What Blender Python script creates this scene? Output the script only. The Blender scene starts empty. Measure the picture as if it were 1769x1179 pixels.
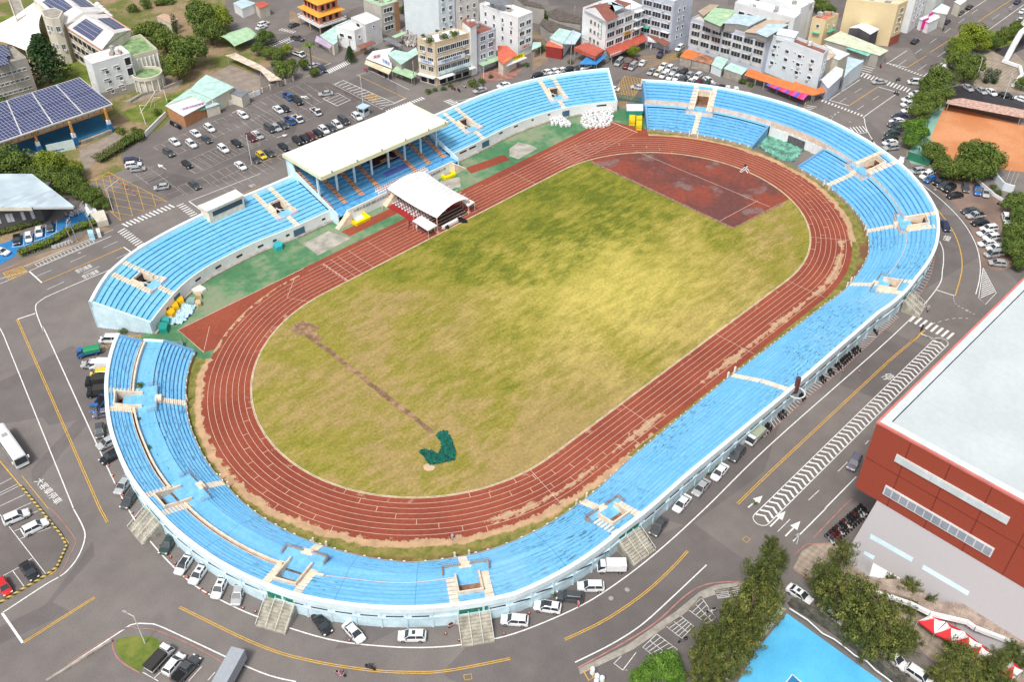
import bpy, math, random
from mathutils import Vector, Matrix
import numpy as np
random.seed(7)
C = bpy.context.scene.collection
SC = bpy.context.scene
R_ = math.radians
# ---------------------------------------------------------------- camera
PW, PH, F_ = 1769.0, 1179.0, 1659.5
CAMP = Vector((-135.64, -121.24, 134.10)); YAW, PIT, ROLL = .78806, -.69252, .00266
fw = Vector((math.cos(PIT)*math.cos(YAW), math.cos(PIT)*math.sin(YAW), math.sin(PIT)))
r0 = fw.cross(Vector((0,0,1))).normalized(); u0 = r0.cross(fw)
rt = r0*math.cos(ROLL)+u0*math.sin(ROLL); up = -r0*math.sin(ROLL)+u0*math.cos(ROLL)
cd = bpy.data.cameras.new('camera'); cam = bpy.data.objects.new('camera', cd); C.objects.link(cam)
m = Matrix((rt, up, -fw)).transposed().to_4x4(); m.translation = CAMP; cam.matrix_world = m
cd.sensor_width = 36; cd.lens = F_/PW*36; cd.clip_end = 3000; cd.clip_start = 1
SC.camera = cam
# ---------------------------------------------------------------- world, sun, exposure
SUN_EL, SUN_AZ = R_(58), R_(200)      # direction the light comes from: azimuth measured from +x towards +y
w = bpy.data.worlds.new('World'); SC.world = w; w.use_nodes = True
nt = w.node_tree; bg = nt.nodes['Background']
sky = nt.nodes.new('ShaderNodeTexSky'); sky.sky_type = 'NISHITA'; sky.sun_disc = False
sky.sun_elevation = SUN_EL; sky.sun_rotation = R_(90)-SUN_AZ; sky.air_density = 1.0; sky.dust_density = 4.0; sky.ozone_density = .6
hs = nt.nodes.new('ShaderNodeHueSaturation'); hs.inputs['Saturation'].default_value = .38
nt.links.new(sky.outputs[0], hs.inputs['Color']); nt.links.new(hs.outputs[0], bg.inputs[0]); bg.inputs[1].default_value = .10
sd_ = bpy.data.lights.new('sun', 'SUN'); sd_.energy = 1.5; sd_.angle = R_(10); sd_.color = (1, .95, .88)
so = bpy.data.objects.new('sun', sd_); C.objects.link(so)
dv = Vector((math.cos(SUN_EL)*math.cos(SUN_AZ), math.cos(SUN_EL)*math.sin(SUN_AZ), math.sin(SUN_EL)))
so.rotation_euler = dv.to_track_quat('Z', 'Y').to_euler(); so.location = (0, 0, 200)
SC.view_settings.view_transform = 'Standard'; SC.view_settings.look = 'None'; SC.view_settings.gamma = 1
SC.view_settings.exposure = 0.64
# ---------------------------------------------------------------- photo-frame surveying: a pixel on a plane of known height is a place
K_ = 1768/450
REG = {a+str(i+1): (x, y, K_) for a, y in (('A',0),('B',290),('C',580),('D',879)) for i, x in enumerate((0,440,880,1319))}
REG.update({'F':(0,0,1),'S1':(0,0,5.893),'T2':(500,0,7.367),'T3':(690,0,7.367),'T4':(920,0,7.367),'T5':(1150,0,7.367),'T6':(1360,0,7.367),'T7':(1529,0,7.367),'U7':(480,170,4.911),'U8':(930,130,7.367),'V1':(660,290,9.822),'V2':(1200,160,7.367),'V4':(0,290,7.367),'V5':(140,560,7.367),'V6':(1340,850,3.583),'V7':(250,480,9.827),'V8':(0,840,5.358)})
def ray(x, y): return fw+rt*((x-PW/2)/F_)+up*((PH/2-y)/F_)
def P(x, y, z=0.):
    d = ray(x, y); return CAMP+d*((z-CAMP.z)/d.z)
def PL(x, y, p, n):
    d = ray(x, y); n = Vector(n); return CAMP+d*((Vector(p)-CAMP).dot(n)/d.dot(n))
def px(s):
    o = []; g = REG['F']
    for t in s.split():
        if ',' in t:
            a = [float(v) for v in t.split(',')]; o.append((g[0]+a[0]/g[2], g[1]+a[1]/g[2])+tuple(a[2:]))
        else: g = REG[t]
    return o
def pp(s, z=0.): return [P(q[0], q[1], z) for q in px(s)]
# ---------------------------------------------------------------- stadium frame: s runs round the inner kerb, d outward from it
L_, R0 = 40.5, 36.5
SE_ = L_+math.pi*R0; ST_ = SE_+2*L_
def pos(s, d, z=0.):
    if -L_ <= s <= L_: return Vector((s, -R0-d, z))
    if s > L_:
        if s <= SE_:
            a = -math.pi/2+(s-L_)/R0; return Vector((L_+(R0+d)*math.cos(a), (R0+d)*math.sin(a), z))
        if s <= ST_: return Vector((L_-(s-SE_), R0+d, z))
        a = math.pi/2+(s-ST_)/R0; return Vector((-L_+(R0+d)*math.cos(a), (R0+d)*math.sin(a), z))
    a = 1.5*math.pi-(-L_-s)/R0; return Vector((-L_+(R0+d)*math.cos(a), (R0+d)*math.sin(a), z))
def sE(a): return L_+R_(a+90)*R0
def sW(a): return -L_-R_(270-(a % 360))*R0     # near-side numbering
def sW2(a): return ST_+R_(a-90)*R0
# ---------------------------------------------------------------- mesh helpers
class MB:
    def __init__(s): s.v = []; s.f = []; s.uv = None
    def quad(s, a, b, c, d):
        n = len(s.v); s.v += [Vector(a), Vector(b), Vector(c), Vector(d)]; s.f.append((n, n+1, n+2, n+3)); return s
    def poly(s, pts):
        n = len(s.v); s.v += [Vector(p) for p in pts]; s.f.append(tuple(range(n, n+len(pts)))); return s
    def box(s, c, size, rz=0.):
        c = Vector(c); hx, hy, hz = size[0]/2, size[1]/2, size[2]/2
        M_ = Matrix.Rotation(rz, 3, 'Z'); n = len(s.v)
        for z in (-hz, hz):
            for x, y in ((-hx,-hy),(hx,-hy),(hx,hy),(-hx,hy)): s.v.append(c+M_ @ Vector((x, y, z)))
        for q in ((3,2,1,0),(4,5,6,7),(0,1,5,4),(1,2,6,5),(2,3,7,6),(3,0,4,7)): s.f.append(tuple(n+i for i in q))
        return s
    def bx(s, x0, x1, y0, y1, z0, z1): return s.box(((x0+x1)/2, (y0+y1)/2, (z0+z1)/2), (x1-x0, y1-y0, z1-z0))
    def hexa(s, bot, top):
        n = len(s.v); k = len(bot); s.v += [Vector(p) for p in bot]+[Vector(p) for p in top]
        s.f.append(tuple(n+i for i in reversed(range(k)))); s.f.append(tuple(n+k+i for i in range(k)))
        for i in range(k):
            j = (i+1) % k; s.f.append((n+i, n+j, n+k+j, n+k+i))
        return s
    def prism(s, pts, z0, z1):
        a = sum(pts[i][0]*pts[(i+1) % len(pts)][1]-pts[(i+1) % len(pts)][0]*pts[i][1] for i in range(len(pts)))
        if a < 0: pts = pts[::-1]
        return s.hexa([(p[0], p[1], z0) for p in pts], [(p[0], p[1], z1) for p in pts])
    def tube(s, a, b, r, n=6, r2=None):
        a, b = Vector(a), Vector(b); r2 = r if r2 is None else r2
        d = (b-a).normalized(); x = d.orthogonal().normalized(); y = d.cross(x)
        return s.hexa([a+(x*math.cos(6.2832*i/n)+y*math.sin(6.2832*i/n))*r for i in range(n)], [b+(x*math.cos(6.2832*i/n)+y*math.sin(6.2832*i/n))*r2 for i in range(n)])
    def lathe(s, c, prof, n=12, sx=1., sy=1.):
        c = Vector(c); m0 = len(s.v)
        for r, z in prof:
            for i in range(n): s.v.append(c+Vector((sx*r*math.cos(6.2832*i/n), sy*r*math.sin(6.2832*i/n), z)))
        for k in range(len(prof)-1):
            for i in range(n):
                j = (i+1) % n; s.f.append((m0+k*n+i, m0+k*n+j, m0+(k+1)*n+j, m0+(k+1)*n+i))
        s.f.append(tuple(m0+i for i in reversed(range(n)))); s.f.append(tuple(m0+(len(prof)-1)*n+i for i in range(n)))
        return s
    def strip(s, pts, w, z=None, closed=False):
        pts = [Vector(p) for p in pts]; k = len(pts)
        if k < 2: return s
        l, r = [], []
        for i, p in enumerate(pts):
            a = pts[i-1] if (i > 0 or closed) else p; b = pts[(i+1) % k] if (i < k-1 or closed) else p
            t = (b-a); t.z = 0; t.normalize(); nn = Vector((-t.y, t.x, 0))*w/2
            zz = p.z if z is None else z
            l.append(Vector((p.x+nn.x, p.y+nn.y, zz))); r.append(Vector((p.x-nn.x, p.y-nn.y, zz)))
        for i in range(k if closed else k-1):
            j = (i+1) % k; s.quad(r[i], r[j], l[j], l[i])
        return s
    def build_split(s, name, mat, parent=None):
        adj = list(range(len(s.v)))
        def fd(i):
            while adj[i] != i: adj[i] = adj[adj[i]]; i = adj[i]
            return i
        for f in s.f:
            for j in f[1:]: adj[fd(j)] = fd(f[0])
        gp = {}
        for f in s.f: gp.setdefault(fd(f[0]), []).append(f)
        bb = []
        for fs in gp.values():
            ids = sorted({i for f in fs for i in f}); bb.append([ids, fs, [min(s.v[i][k] for i in ids) for k in range(3)], [max(s.v[i][k] for i in ids) for k in range(3)]])
        # pieces whose boxes touch belong together
        par = list(range(len(bb)))
        def f2(i):
            while par[i] != i: i = par[i]
            return i
        for i in range(len(bb)):
            for j in range(i):
                if all(bb[i][2][k] <= bb[j][3][k]+.05 and bb[j][2][k] <= bb[i][3][k]+.05 for k in range(3)): par[f2(i)] = f2(j)
        out = {}
        for i, b_ in enumerate(bb): out.setdefault(f2(i), []).append(b_)
        res = []
        for grp in out.values():
            m2 = MB()
            for ids, fs, _, _ in grp:
                mp = {v: len(m2.v)+n for n, v in enumerate(ids)}; m2.v += [s.v[i] for i in ids]; m2.f += [tuple(mp[i] for i in f) for f in fs]
            res.append(m2.build(name, mat, parent))
        return res
    def build(s, name, mat, parent=None, smooth=False, base=None):
        me = bpy.data.meshes.new(name)
        off = Vector((0,0,0))
        if base is not None: off = Vector(base)
        elif parent is not None:
            q = parent
            while q is not None: off += q.location; q = q.parent
        me.from_pydata([v-off for v in s.v], [], s.f)
        if s.uv is not None:
            ul = me.uv_layers.new(name='UVMap'); 
            for li, lp in enumerate(me.loops): ul.data[li].uv = s.uv[lp.vertex_index]
        me.validate()
        for m_ in (mat if isinstance(mat, (list, tuple)) else [mat]): me.materials.append(m_)
        if smooth: me.polygons.foreach_set('use_smooth', [True]*len(me.polygons))
        o = bpy.data.objects.new(name, me); C.objects.link(o)
        if base is not None: o.location = off
        if parent is not None: o.parent = parent
        return o
def tag(o, label=None, cat=None, group=None, kind=None):
    if label: o['label'] = label
    if cat: o['category'] = cat
    if group: o['group'] = group
    if kind: o['kind'] = kind
    return o
def thing(name, label, cat, loc, group=None, rz=0.):
    o = bpy.data.objects.new(name, None); C.objects.link(o); o.location = loc; o.rotation_euler = (0, 0, rz); o.empty_display_size = .5
    return tag(o, label, cat, group)
def struct(mb, name, mat, **k): return tag(mb.build(name, mat, **k), kind='structure')
KIDS = {}
def reg_tree(o):
    KIDS[o.name] = []
    for c_ in bpy.data.objects:
        if c_.parent is o: KIDS.setdefault(o.name, []).append(c_); reg_tree(c_)
def copy_tree(o, parent=None, col=None, tint=('body',)):
    c_ = o.copy(); C.objects.link(c_)
    if parent is not None: c_.parent = parent
    if col and o.name.split('.')[0] in tint: c_.color = (*col, 1)
    for ch in KIDS.get(o.name, []): copy_tree(ch, c_, col, tint)
    return c_
ORD = ['first','second','third','fourth','fifth','sixth','seventh','eighth','ninth','tenth','eleventh','twelfth','thirteenth','fourteenth','fifteenth','sixteenth','seventeenth','eighteenth','nineteenth','twentieth','twenty-first','twenty-second','twenty-third','twenty-fourth','twenty-fifth','twenty-sixth','twenty-seventh','twenty-eighth','twenty-ninth','thirtieth']
def nth(i): return ORD[i] if i < len(ORD) else str(i+1)+'th'
# ---------------------------------------------------------------- materials
class N:
    def __init__(s, name):
        s.m = bpy.data.materials.new(name); s.m.use_nodes = True; s.t = s.m.node_tree; s.b = s.t.nodes['Principled BSDF']
        s.co = s.t.nodes.new('ShaderNodeTexCoord').outputs['Object']; s._uv = None
    def n(s, ty, **k):
        x = s.t.nodes.new(ty)
        for a, b in k.items():
            if a.startswith('i_'):
                q = x.inputs[a[2:]] if not a[2:].isdigit() else x.inputs[int(a[2:])]
                if hasattr(b, 'links') or isinstance(b, bpy.types.NodeSocket): s.t.links.new(b, q)
                else: q.default_value = b
            else: setattr(x, a, b)
        return x
    def noise(s, scale, detail=4, vec=None, rough=.55, sc=None):
        v = vec or s.co
        if sc: v = s.n('ShaderNodeMapping', i_Vector=v, i_Scale=sc).outputs[0]
        return s.n('ShaderNodeTexNoise', i_Vector=v, i_Scale=scale, i_Detail=detail, i_Roughness=rough).outputs[0]
    def math(s, op, a, b=0., c=None, clamp=False):
        x = s.n('ShaderNodeMath', operation=op, use_clamp=clamp)
        for i, v in enumerate((a, b, c)):
            if v is None: continue
            if isinstance(v, (int, float)): x.inputs[i].default_value = v
            else: s.t.links.new(v, x.inputs[i])
        return x.outputs[0]
    def step(s, v, a, b): return s.n('ShaderNodeMapRange', i_0=v, i_1=a, i_2=b, interpolation_type='SMOOTHSTEP').outputs[0]
    def mix(s, f, a, b, bt='MIX'):
        x = s.n('ShaderNodeMix', data_type='RGBA', blend_type=bt)
        for i, v in ((0, f), (6, a), (7, b)):
            if isinstance(v, bpy.types.NodeSocket): s.t.links.new(v, x.inputs[i])
            elif i == 0: x.inputs[0].default_value = v
            else: x.inputs[i].default_value = (*v, 1) if len(v) == 3 else v
        return x.outputs[2]
    def vary(s, col, amt, scale, detail=4):
        f = s.noise(scale, detail); f = s.step(f, .3, .7)
        a = s.mix(f, (1-amt,)*3, (1+amt,)*3)
        return s.mix(1., col, a, 'MULTIPLY')
    def uv(s):
        if s._uv is None: s._uv = s.t.nodes.new('ShaderNodeTexCoord').outputs['UV']
        return s._uv
    def sep(s, v):
        x = s.n('ShaderNodeSeparateXYZ', i_0=v); return x.outputs
    def done(s, col, rough=.8, spec=.3, metal=0., bump=None, bstr=.3):
        if isinstance(col, bpy.types.NodeSocket): s.t.links.new(col, s.b.inputs['Base Color'])
        else: s.b.inputs['Base Color'].default_value = (*col, 1)
        if isinstance(rough, bpy.types.NodeSocket): s.t.links.new(rough, s.b.inputs['Roughness'])
        else: s.b.inputs['Roughness'].default_value = rough
        s.b.inputs['Specular IOR Level'].default_value = spec; s.b.inputs['Metallic'].default_value = metal
        if bump is not None:
            q = s.n('ShaderNodeBump', i_Height=bump, i_Strength=bstr, i_Distance=.1); s.t.links.new(q.outputs[0], s.b.inputs['Normal'])
        return s.m
MC = {}
def M(col, rough=.8, var=.1, sc=.35, fine=.07, name=None, spec=.3, metal=0.):
    k = (tuple(col), rough, var, sc, fine, metal)
    if k in MC: return MC[k]
    n = N(name or 'painted_surface'); c_ = n.vary(col, var, sc, 5); c_ = n.vary(c_, fine, 6, 3)
    MC[k] = n.done(c_, rough, spec, metal); return MC[k]
def ocol(name, rough=.35, spec=.5, coat=0.):
    n = N(name); c_ = n.n('ShaderNodeObjectInfo').outputs['Color']; c_ = n.vary(c_, .05, 2)
    m_ = n.done(c_, rough, spec); n.b.inputs['Coat Weight'].default_value = coat; n.b.inputs['Coat Roughness'].default_value = .08; return m_
def m_asphalt(name, col, patch=.12):
    n = N(name); c_ = n.vary(col, patch, .03, 3); c_ = n.vary(c_, .08, .25, 6); c_ = n.vary(c_, .13, 5, 4)
    v = n.n('ShaderNodeTexVoronoi', i_Vector=n.n('ShaderNodeMapping', i_Vector=n.co, i_Scale=(.035,.06,1), i_Rotation=(0,0,.6)).outputs[0], i_Scale=1.).outputs['Color']
    g = n.sep(v)[0]; c_ = n.mix(n.step(g, .25, .3), n.mix(1., c_, (.80,.80,.82), 'MULTIPLY'), c_)
    c_ = n.mix(n.math('MULTIPLY', n.step(n.noise(.11, 6, rough=.7), .52, .75), .30), c_, (.24,.215,.19)); c_ = n.mix(n.math('MULTIPLY', n.step(n.noise(.9, 5, rough=.75, sc=(.25,1,1)), .60, .75), .28), c_, (.06,.055,.052))
    st = n.step(n.noise(1.3, 6), .66, .74); c_ = n.mix(n.math('MULTIPLY', st, .25), c_, (.05,.048,.045))
    return n.done(c_, .9, .25)
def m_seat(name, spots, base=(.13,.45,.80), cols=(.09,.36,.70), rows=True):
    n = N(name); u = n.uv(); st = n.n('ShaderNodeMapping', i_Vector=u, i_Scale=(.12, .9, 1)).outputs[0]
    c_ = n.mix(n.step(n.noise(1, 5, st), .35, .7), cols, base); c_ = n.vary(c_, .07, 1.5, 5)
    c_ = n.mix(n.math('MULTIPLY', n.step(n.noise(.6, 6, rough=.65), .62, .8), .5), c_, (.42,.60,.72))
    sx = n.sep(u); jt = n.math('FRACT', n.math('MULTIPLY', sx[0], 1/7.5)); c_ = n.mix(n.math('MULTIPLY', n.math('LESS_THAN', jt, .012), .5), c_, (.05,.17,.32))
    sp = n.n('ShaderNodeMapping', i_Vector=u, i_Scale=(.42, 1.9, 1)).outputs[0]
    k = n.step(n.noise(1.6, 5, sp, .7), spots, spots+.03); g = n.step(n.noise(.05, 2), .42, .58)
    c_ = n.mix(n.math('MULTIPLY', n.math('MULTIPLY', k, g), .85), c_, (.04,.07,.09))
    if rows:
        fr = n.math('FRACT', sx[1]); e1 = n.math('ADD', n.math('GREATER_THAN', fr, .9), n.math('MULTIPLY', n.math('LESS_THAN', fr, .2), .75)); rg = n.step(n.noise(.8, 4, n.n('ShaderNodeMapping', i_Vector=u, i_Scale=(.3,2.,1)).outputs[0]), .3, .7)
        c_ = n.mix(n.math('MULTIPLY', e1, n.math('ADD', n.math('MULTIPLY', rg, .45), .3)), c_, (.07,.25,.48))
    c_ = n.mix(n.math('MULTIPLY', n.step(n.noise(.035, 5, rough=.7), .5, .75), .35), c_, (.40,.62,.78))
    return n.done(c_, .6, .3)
m_seat_w = m_seat('blue_painted_concrete', .78, (.23,.58,.80), (.17,.51,.77), rows=False)
m_seat_e = m_seat('weathered_blue_painted_concrete', .555, (.21,.53,.83), (.15,.46,.77))
m_walk = m_seat('blue_walkway_concrete', .62, (.21,.53,.83), (.15,.46,.77), rows=False)
m_riser = M((.14,.40,.62), var=.35, sc=.8, name='step_face_darker_blue')  # step faces set to a darker blue than the treads
m_riser2 = M((.11,.38,.66), var=.25, sc=.8, name='step_face_blue')
m_cream = M((.78,.66,.52), var=.14, sc=.8, name='cream_painted_concrete')
m_creamp = M((.72,.56,.47), var=.14, sc=.8, name='faded_pink_cream_wall')
m_white = M((.80,.82,.82), var=.05, name='white_paint')
m_wblue = M((.62,.80,.88), var=.10, sc=.5, name='pale_blue_white_wall')
m_rim = M((.74,.86,.90), var=.06, sc=.5, name='white_rim')
m_dark = M((.03,.03,.035), name='dark_opening')
m_darkbr = M((.11,.075,.06), name='dark_brown')
m_conc = M((.36,.33,.29), var=.22, sc=.7, name='bare_concrete')
m_rust = M((.30,.16,.12), var=.2, name='rusty_rail')
m_metal = M((.45,.46,.47), .45, name='grey_metal', metal=.3)
m_steelw = M((.7,.7,.68), .5, name='pale_metal')
m_line = M((.78,.78,.76), .7, var=.12, sc=1.2, fine=.15, name='white_road_paint')
m_yline = M((.72,.42,.06), .7, var=.12, sc=1.2, fine=.15, name='yellow_road_paint')
m_rline = M((.42,.20,.17), .7, var=.2, sc=.8, name='red_kerb_paint')
m_tline = M((.68,.48,.38), .8, var=.14, sc=1, name='track_line_paint')
m_glass = M((.035,.045,.055), .12, var=.1, name='dark_window_glass', spec=.6)
m_glass2 = M((.10,.12,.13), .15, var=.3, sc=2, name='grey_window_glass', spec=.6)
m_tyre = M((.02,.02,.02), .9, name='black_rubber')
m_black = M((.015,.015,.017), .5, name='black_plastic')
m_skin = M((.42,.25,.17), .6, name='skin')
m_car = ocol('car_paint', .28, .5, .6)
m_obj = ocol('painted_metal', .6)
m_cloth = ocol('cloth', .9, .1)
# ================================================================ GROUND AND SPORTS SURFACES
m_road = m_asphalt('asphalt', (.192,.172,.162))
m_lot = m_asphalt('car_park_asphalt', (.160,.142,.136), .18)
m_dirt = M((.27,.20,.14), .95, var=.28, sc=.12, fine=.2, name='bare_earth')
m_pave = M((.30,.25,.21), .9, var=.16, sc=.4, fine=.2, name='pavement_slabs')
def m_grass():
    n = N('dry_field_grass'); xy = n.sep(n.co)
    def streak(rot, sx, sy, scale, seed=0.): return n.noise(scale, 6, n.n('ShaderNodeMapping', i_Vector=n.co, i_Scale=(sx, sy, 1), i_Rotation=(0,0,rot), i_Location=(seed,seed,0)).outputs[0], .68)
    wob = n.n('ShaderNodeTexNoise', i_Vector=n.co, i_Scale=.02, i_Detail=2.); 
    a = n.noise(.022, 3, rough=.5); b_ = n.noise(.075, 6, rough=.62); f = n.noise(1.6, 6, rough=.8)
    s1 = streak(.95, .20, .55, .9); s2 = streak(.35, .18, .6, .9, 7.); s3 = streak(-.35, .2, .6, .9, 3.)
    sel = n.step(n.noise(.018, 2), .42, .58); st = n.mix(sel, s1, s2); st = n.sep(n.mix(n.step(n.noise(.025, 2, rough=.4), .5, .62), st, s3))[0]
    wv = n.math('ADD', n.math('MULTIPLY', b_, 1.0), n.math('ADD', n.math('MULTIPLY', st, .85), n.math('MULTIPLY', a, .8)))
    wv = n.math('ADD', wv, n.math('MULTIPLY', f, .22)); wv = n.math('SUBTRACT', n.math('ADD', wv, .02), n.math('ADD', n.math('MULTIPLY', xy[0], .0022), n.math('MULTIPLY', xy[1], .0040)))
    g = n.mix(n.step(wv, 1.12, 1.36), (.135,.162,.022), (.225,.225,.034)); g = n.mix(n.step(wv, 1.30, 1.46), g, (.285,.25,.052)); g = n.mix(n.step(wv, 1.46, 1.70), g, (.36,.265,.11))
    # dry yellow mid-pitch, with a bright central glow painted into the colour
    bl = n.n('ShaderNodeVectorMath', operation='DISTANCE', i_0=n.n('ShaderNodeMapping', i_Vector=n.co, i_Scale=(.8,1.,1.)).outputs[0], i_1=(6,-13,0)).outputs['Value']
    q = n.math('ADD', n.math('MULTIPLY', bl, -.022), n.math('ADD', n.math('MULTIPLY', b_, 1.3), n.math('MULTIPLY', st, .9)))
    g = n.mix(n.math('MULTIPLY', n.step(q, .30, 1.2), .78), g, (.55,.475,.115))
    g = n.mix(1., g, n.mix(n.step(f, .32, .68), (.76,.77,.74), (1.2,1.19,1.14)), 'MULTIPLY'); g = n.mix(1., g, n.mix(n.step(st, .38, .62), (.90,.91,.88), (1.08,1.07,1.06)), 'MULTIPLY')
    return n.done(g, .95, .15)
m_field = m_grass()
def m_verge():
    n = N('verge_grass_and_earth'); sp = n.sep(n.uv()); nz = n.noise(.22, 6, rough=.7)
    v = n.math('ADD', n.math('SUBTRACT', sp[1], 10.), n.math('MULTIPLY', n.math('SUBTRACT', nz, .5), 3.5))
    stv = n.math('MULTIPLY', n.math('GREATER_THAN', sp[0], -30.), n.math('LESS_THAN', sp[0], 62.)); v = n.math('ADD', v, n.math('MULTIPLY', stv, 1.8))
    g = n.mix(n.step(n.noise(.5, 6, rough=.7), .35, .65), (.14,.16,.035), (.30,.25,.08))
    ea = n.vary((.52,.34,.20), .16, .5, 5)
    c_ = n.mix(n.step(v, .9, 1.35), ea, g); c_ = n.mix(n.step(v, 2.9, 3.6), c_, n.mix(n.step(nz, .45, .6), (.19,.10,.055), g))
    return n.done(c_, .95, .15)
def m_track(name, tan=True):
    n = N(name); sp = n.sep(n.uv()) if tan else None
    c_ = n.mix(n.step(n.noise(.07, 4), .3, .7), (.245,.057,.034), (.315,.080,.045)); c_ = n.vary(c_, .10, 1.2, 6); c_ = n.vary(c_, .07, 7, 3)
    if tan:
        nz = n.noise(.45, 6, rough=.72); n2 = n.noise(.05, 2)
        ea = n.vary((.50,.335,.205), .14, .8, 5)
        q = n.math('ADD', sp[1], n.math('MULTIPLY', n.math('SUBTRACT', nz, .5), 5.5))
        stv = n.math('MULTIPLY', n.math('GREATER_THAN', sp[0], -22.), n.math('LESS_THAN', sp[0], 60.)); q = n.math('SUBTRACT', q, n.math('MULTIPLY', stv, 1.6)); k = n.step(q, 9.55, 9.75)
        near = n.math('LESS_THAN', sp[0], 105.); k = n.math('MULTIPLY', k, near)
        c_ = n.mix(k, c_, ea)
        dd = n.math('ABSOLUTE', n.math('SUBTRACT', sp[1], 7.55))
        wd = n.math('ADD', n.math('MULTIPLY', n.math('SUBTRACT', nz, .43), 5.), n.math('MULTIPLY', n.math('SUBTRACT', n2, .5), 5.))
        rg = n.math('MULTIPLY', n.math('GREATER_THAN', sp[0], -58.), n.math('LESS_THAN', sp[0], 62.))
        k2 = n.math('MULTIPLY', n.math('MULTIPLY', n.step(n.math('SUBTRACT', wd, dd), -.12, .02), rg), .9); c_ = n.mix(k2, c_, ea)
        pl = n.math('MULTIPLY', n.math('LESS_THAN', sp[1], 1.3), n.step(n.noise(.35, 5, rough=.7), .56, .62)); pl = n.math('MULTIPLY', pl, n.math('LESS_THAN', sp[0], 60.))
        c_ = n.mix(n.math('MULTIPLY', pl, .55), c_, ea)
    return n.done(c_, .85, .25)
def m_dzone():
    n = N('stained_red_apron'); c_ = n.mix(n.step(n.noise(.055, 5, rough=.6), .42, .6), (.27,.070,.045), (.155,.062,.055))
    c_ = n.mix(n.step(n.noise(.09, 6, rough=.6), .56, .64), c_, (.22,.14,.13)); c_ = n.vary(c_, .12, .9, 6)
    c_ = n.mix(n.math('MULTIPLY', n.step(n.noise(.5, 6, rough=.8), .68, .72), .5), c_, (.52,.36,.28)); return n.done(c_, .85, .2)
def m_apron():
    n = N('worn_green_apron'); c_ = n.mix(n.step(n.noise(.07, 5), .35, .65), (.075,.20,.095), (.125,.29,.14)); c_ = n.vary(c_, .12, .6, 6)
    c_ = n.mix(n.math('MULTIPLY', n.step(n.noise(.07, 6, rough=.75), .46, .60), .75), c_, (.29,.29,.20))
    c_ = n.mix(n.math('MULTIPLY', n.step(n.noise(.11, 5, rough=.6), .62, .7), .6), c_, (.10,.15,.10)); return n.done(c_, .9, .2)
g = MB(); g.poly([(-1500,-1500,0),(1500,-1500,0),(1500,1500,0),(-1500,1500,0)]); struct(g, 'ground', m_road)
def ringsheet(s0, s1, d0, d1, z, nd=3, step=2.5):
    b = MB(); b.uv = []; n = max(2, int((s1-s0)/step)+1)
    fn = lambda q, s: q(s) if callable(q) else q
    for i in range(n):
        s = s0+(s1-s0)*i/(n-1)
        for j in range(nd+1):
            d = fn(d0, s)+(fn(d1, s)-fn(d0, s))*j/nd; b.v.append(pos(s, d, z)); b.uv.append((s, d))
    for i in range(n-1):
        for j in range(nd):
            a = i*(nd+1)+j; b.f.append((a, a+1, a+nd+2, a+nd+1))
    return b
# ring-stand tables: s, front d, walkway d, back d
RT = sorted([(sE(44.5),13,24,33.6),(sE(28),11.8,23.4,33),(sE(10),12,22.6,32.2),(sE(-12),11.8,22.6,31.2),(sE(-30),12.8,23,31.4),(sE(-49),14.2,23.2,30.6),(sE(-61),14,21.8,28.4),(sE(-75),12.6,19.4,25.4),
 (38,11.8,18,23.9),(0,11.0,17.6,24.1),(-30,11.4,17.8,23.6),(sW(263),12.4,18.4,23.8),(sW(242),14.4,20.4,27.3),(sW(226),15.1,21.4,27.2),(sW(210),13.8,20.9,26.9),(sW(191),12.8,20.3,25.7),(sW(180),12.1,20.1,25.3),(sW(163),12.2,20.5,25.8),(sW(150),12.8,21.6,26.8),(sW(134),13.7,22.8,28.9),(sW(131),13.7,23,29.2)])
def rtab(k): 
    xs = [q[0] for q in RT]; ys = [q[k] for q in RT]; return lambda s: float(np.interp(s, xs, ys))
rdf, rdm, rdb = rtab(1), rtab(2), rtab(3)
S_N, S_W = sE(44.5), sW(131.5)
struct(ringsheet(S_W+.5, S_N, 9.7, rdf, .012, 4), 'verge', m_verge())
struct(ringsheet(S_N-.5, sW2(134), 9.4, 27.5, .006, 4), 'green_apron', m_apron())
struct(ringsheet(-SE_, ST_, 0, 10.0, .024, 4, 2.), 'running_track', m_track('running_track_rubber'))
b = MB(); b.prism([(-71.6,37.2),(-60,34),(-40,38),(40,38),(60,34),(72,30.5),(76.6,35.5),(73.4,45),(72.6,48.1),(-71.6,48.1)], .001, .018)
struct(b, 'sprint_chute', m_track('sprint_chute_rubber', False))
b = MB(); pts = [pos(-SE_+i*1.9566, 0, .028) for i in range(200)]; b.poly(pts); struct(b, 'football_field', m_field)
b = MB(); dz = [Vector((50.2,-14.2,.04)), Vector((69.5,-16.2,.04))]+[pos(sE(a), -.45, .04) for a in range(-27, 74, 3)]+[Vector((50.2,34.5,.04))]; b.poly(dz); struct(b, 'jumping_apron', m_dzone())
b = MB(); b.strip([(50.2,34.4,.05),(50.2,-14.2,.05),(69.5,-16.3,.05)], .8); struct(b, 'apron_rubble_edge', M((.27,.16,.12), var=.4, sc=1.3, fine=.3, name='crumbled_edge'))
b = MB()
for k in range(8):
    d = k*1.22+.03; b.strip([pos(-SE_+i*1.9566, d, .032) for i in range(200)], .14 if k == 0 else .085, closed=True)
b.strip([(-38,46.29,.031),(40,46.29,.031)], .085)
for k in range(9):
    y = R0+k*1.22+.03; b.strip([(18+k*.2, y, .031), (72.3+.12*k*0, y, .031)], .10)
b.strip([(-71.6,37.2,.03),(-71.6,48.0,.03),(-38,48.0,.03)], .16); b.strip([(73,36,.03),(72.6,47.6,.03)], .3)
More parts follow.
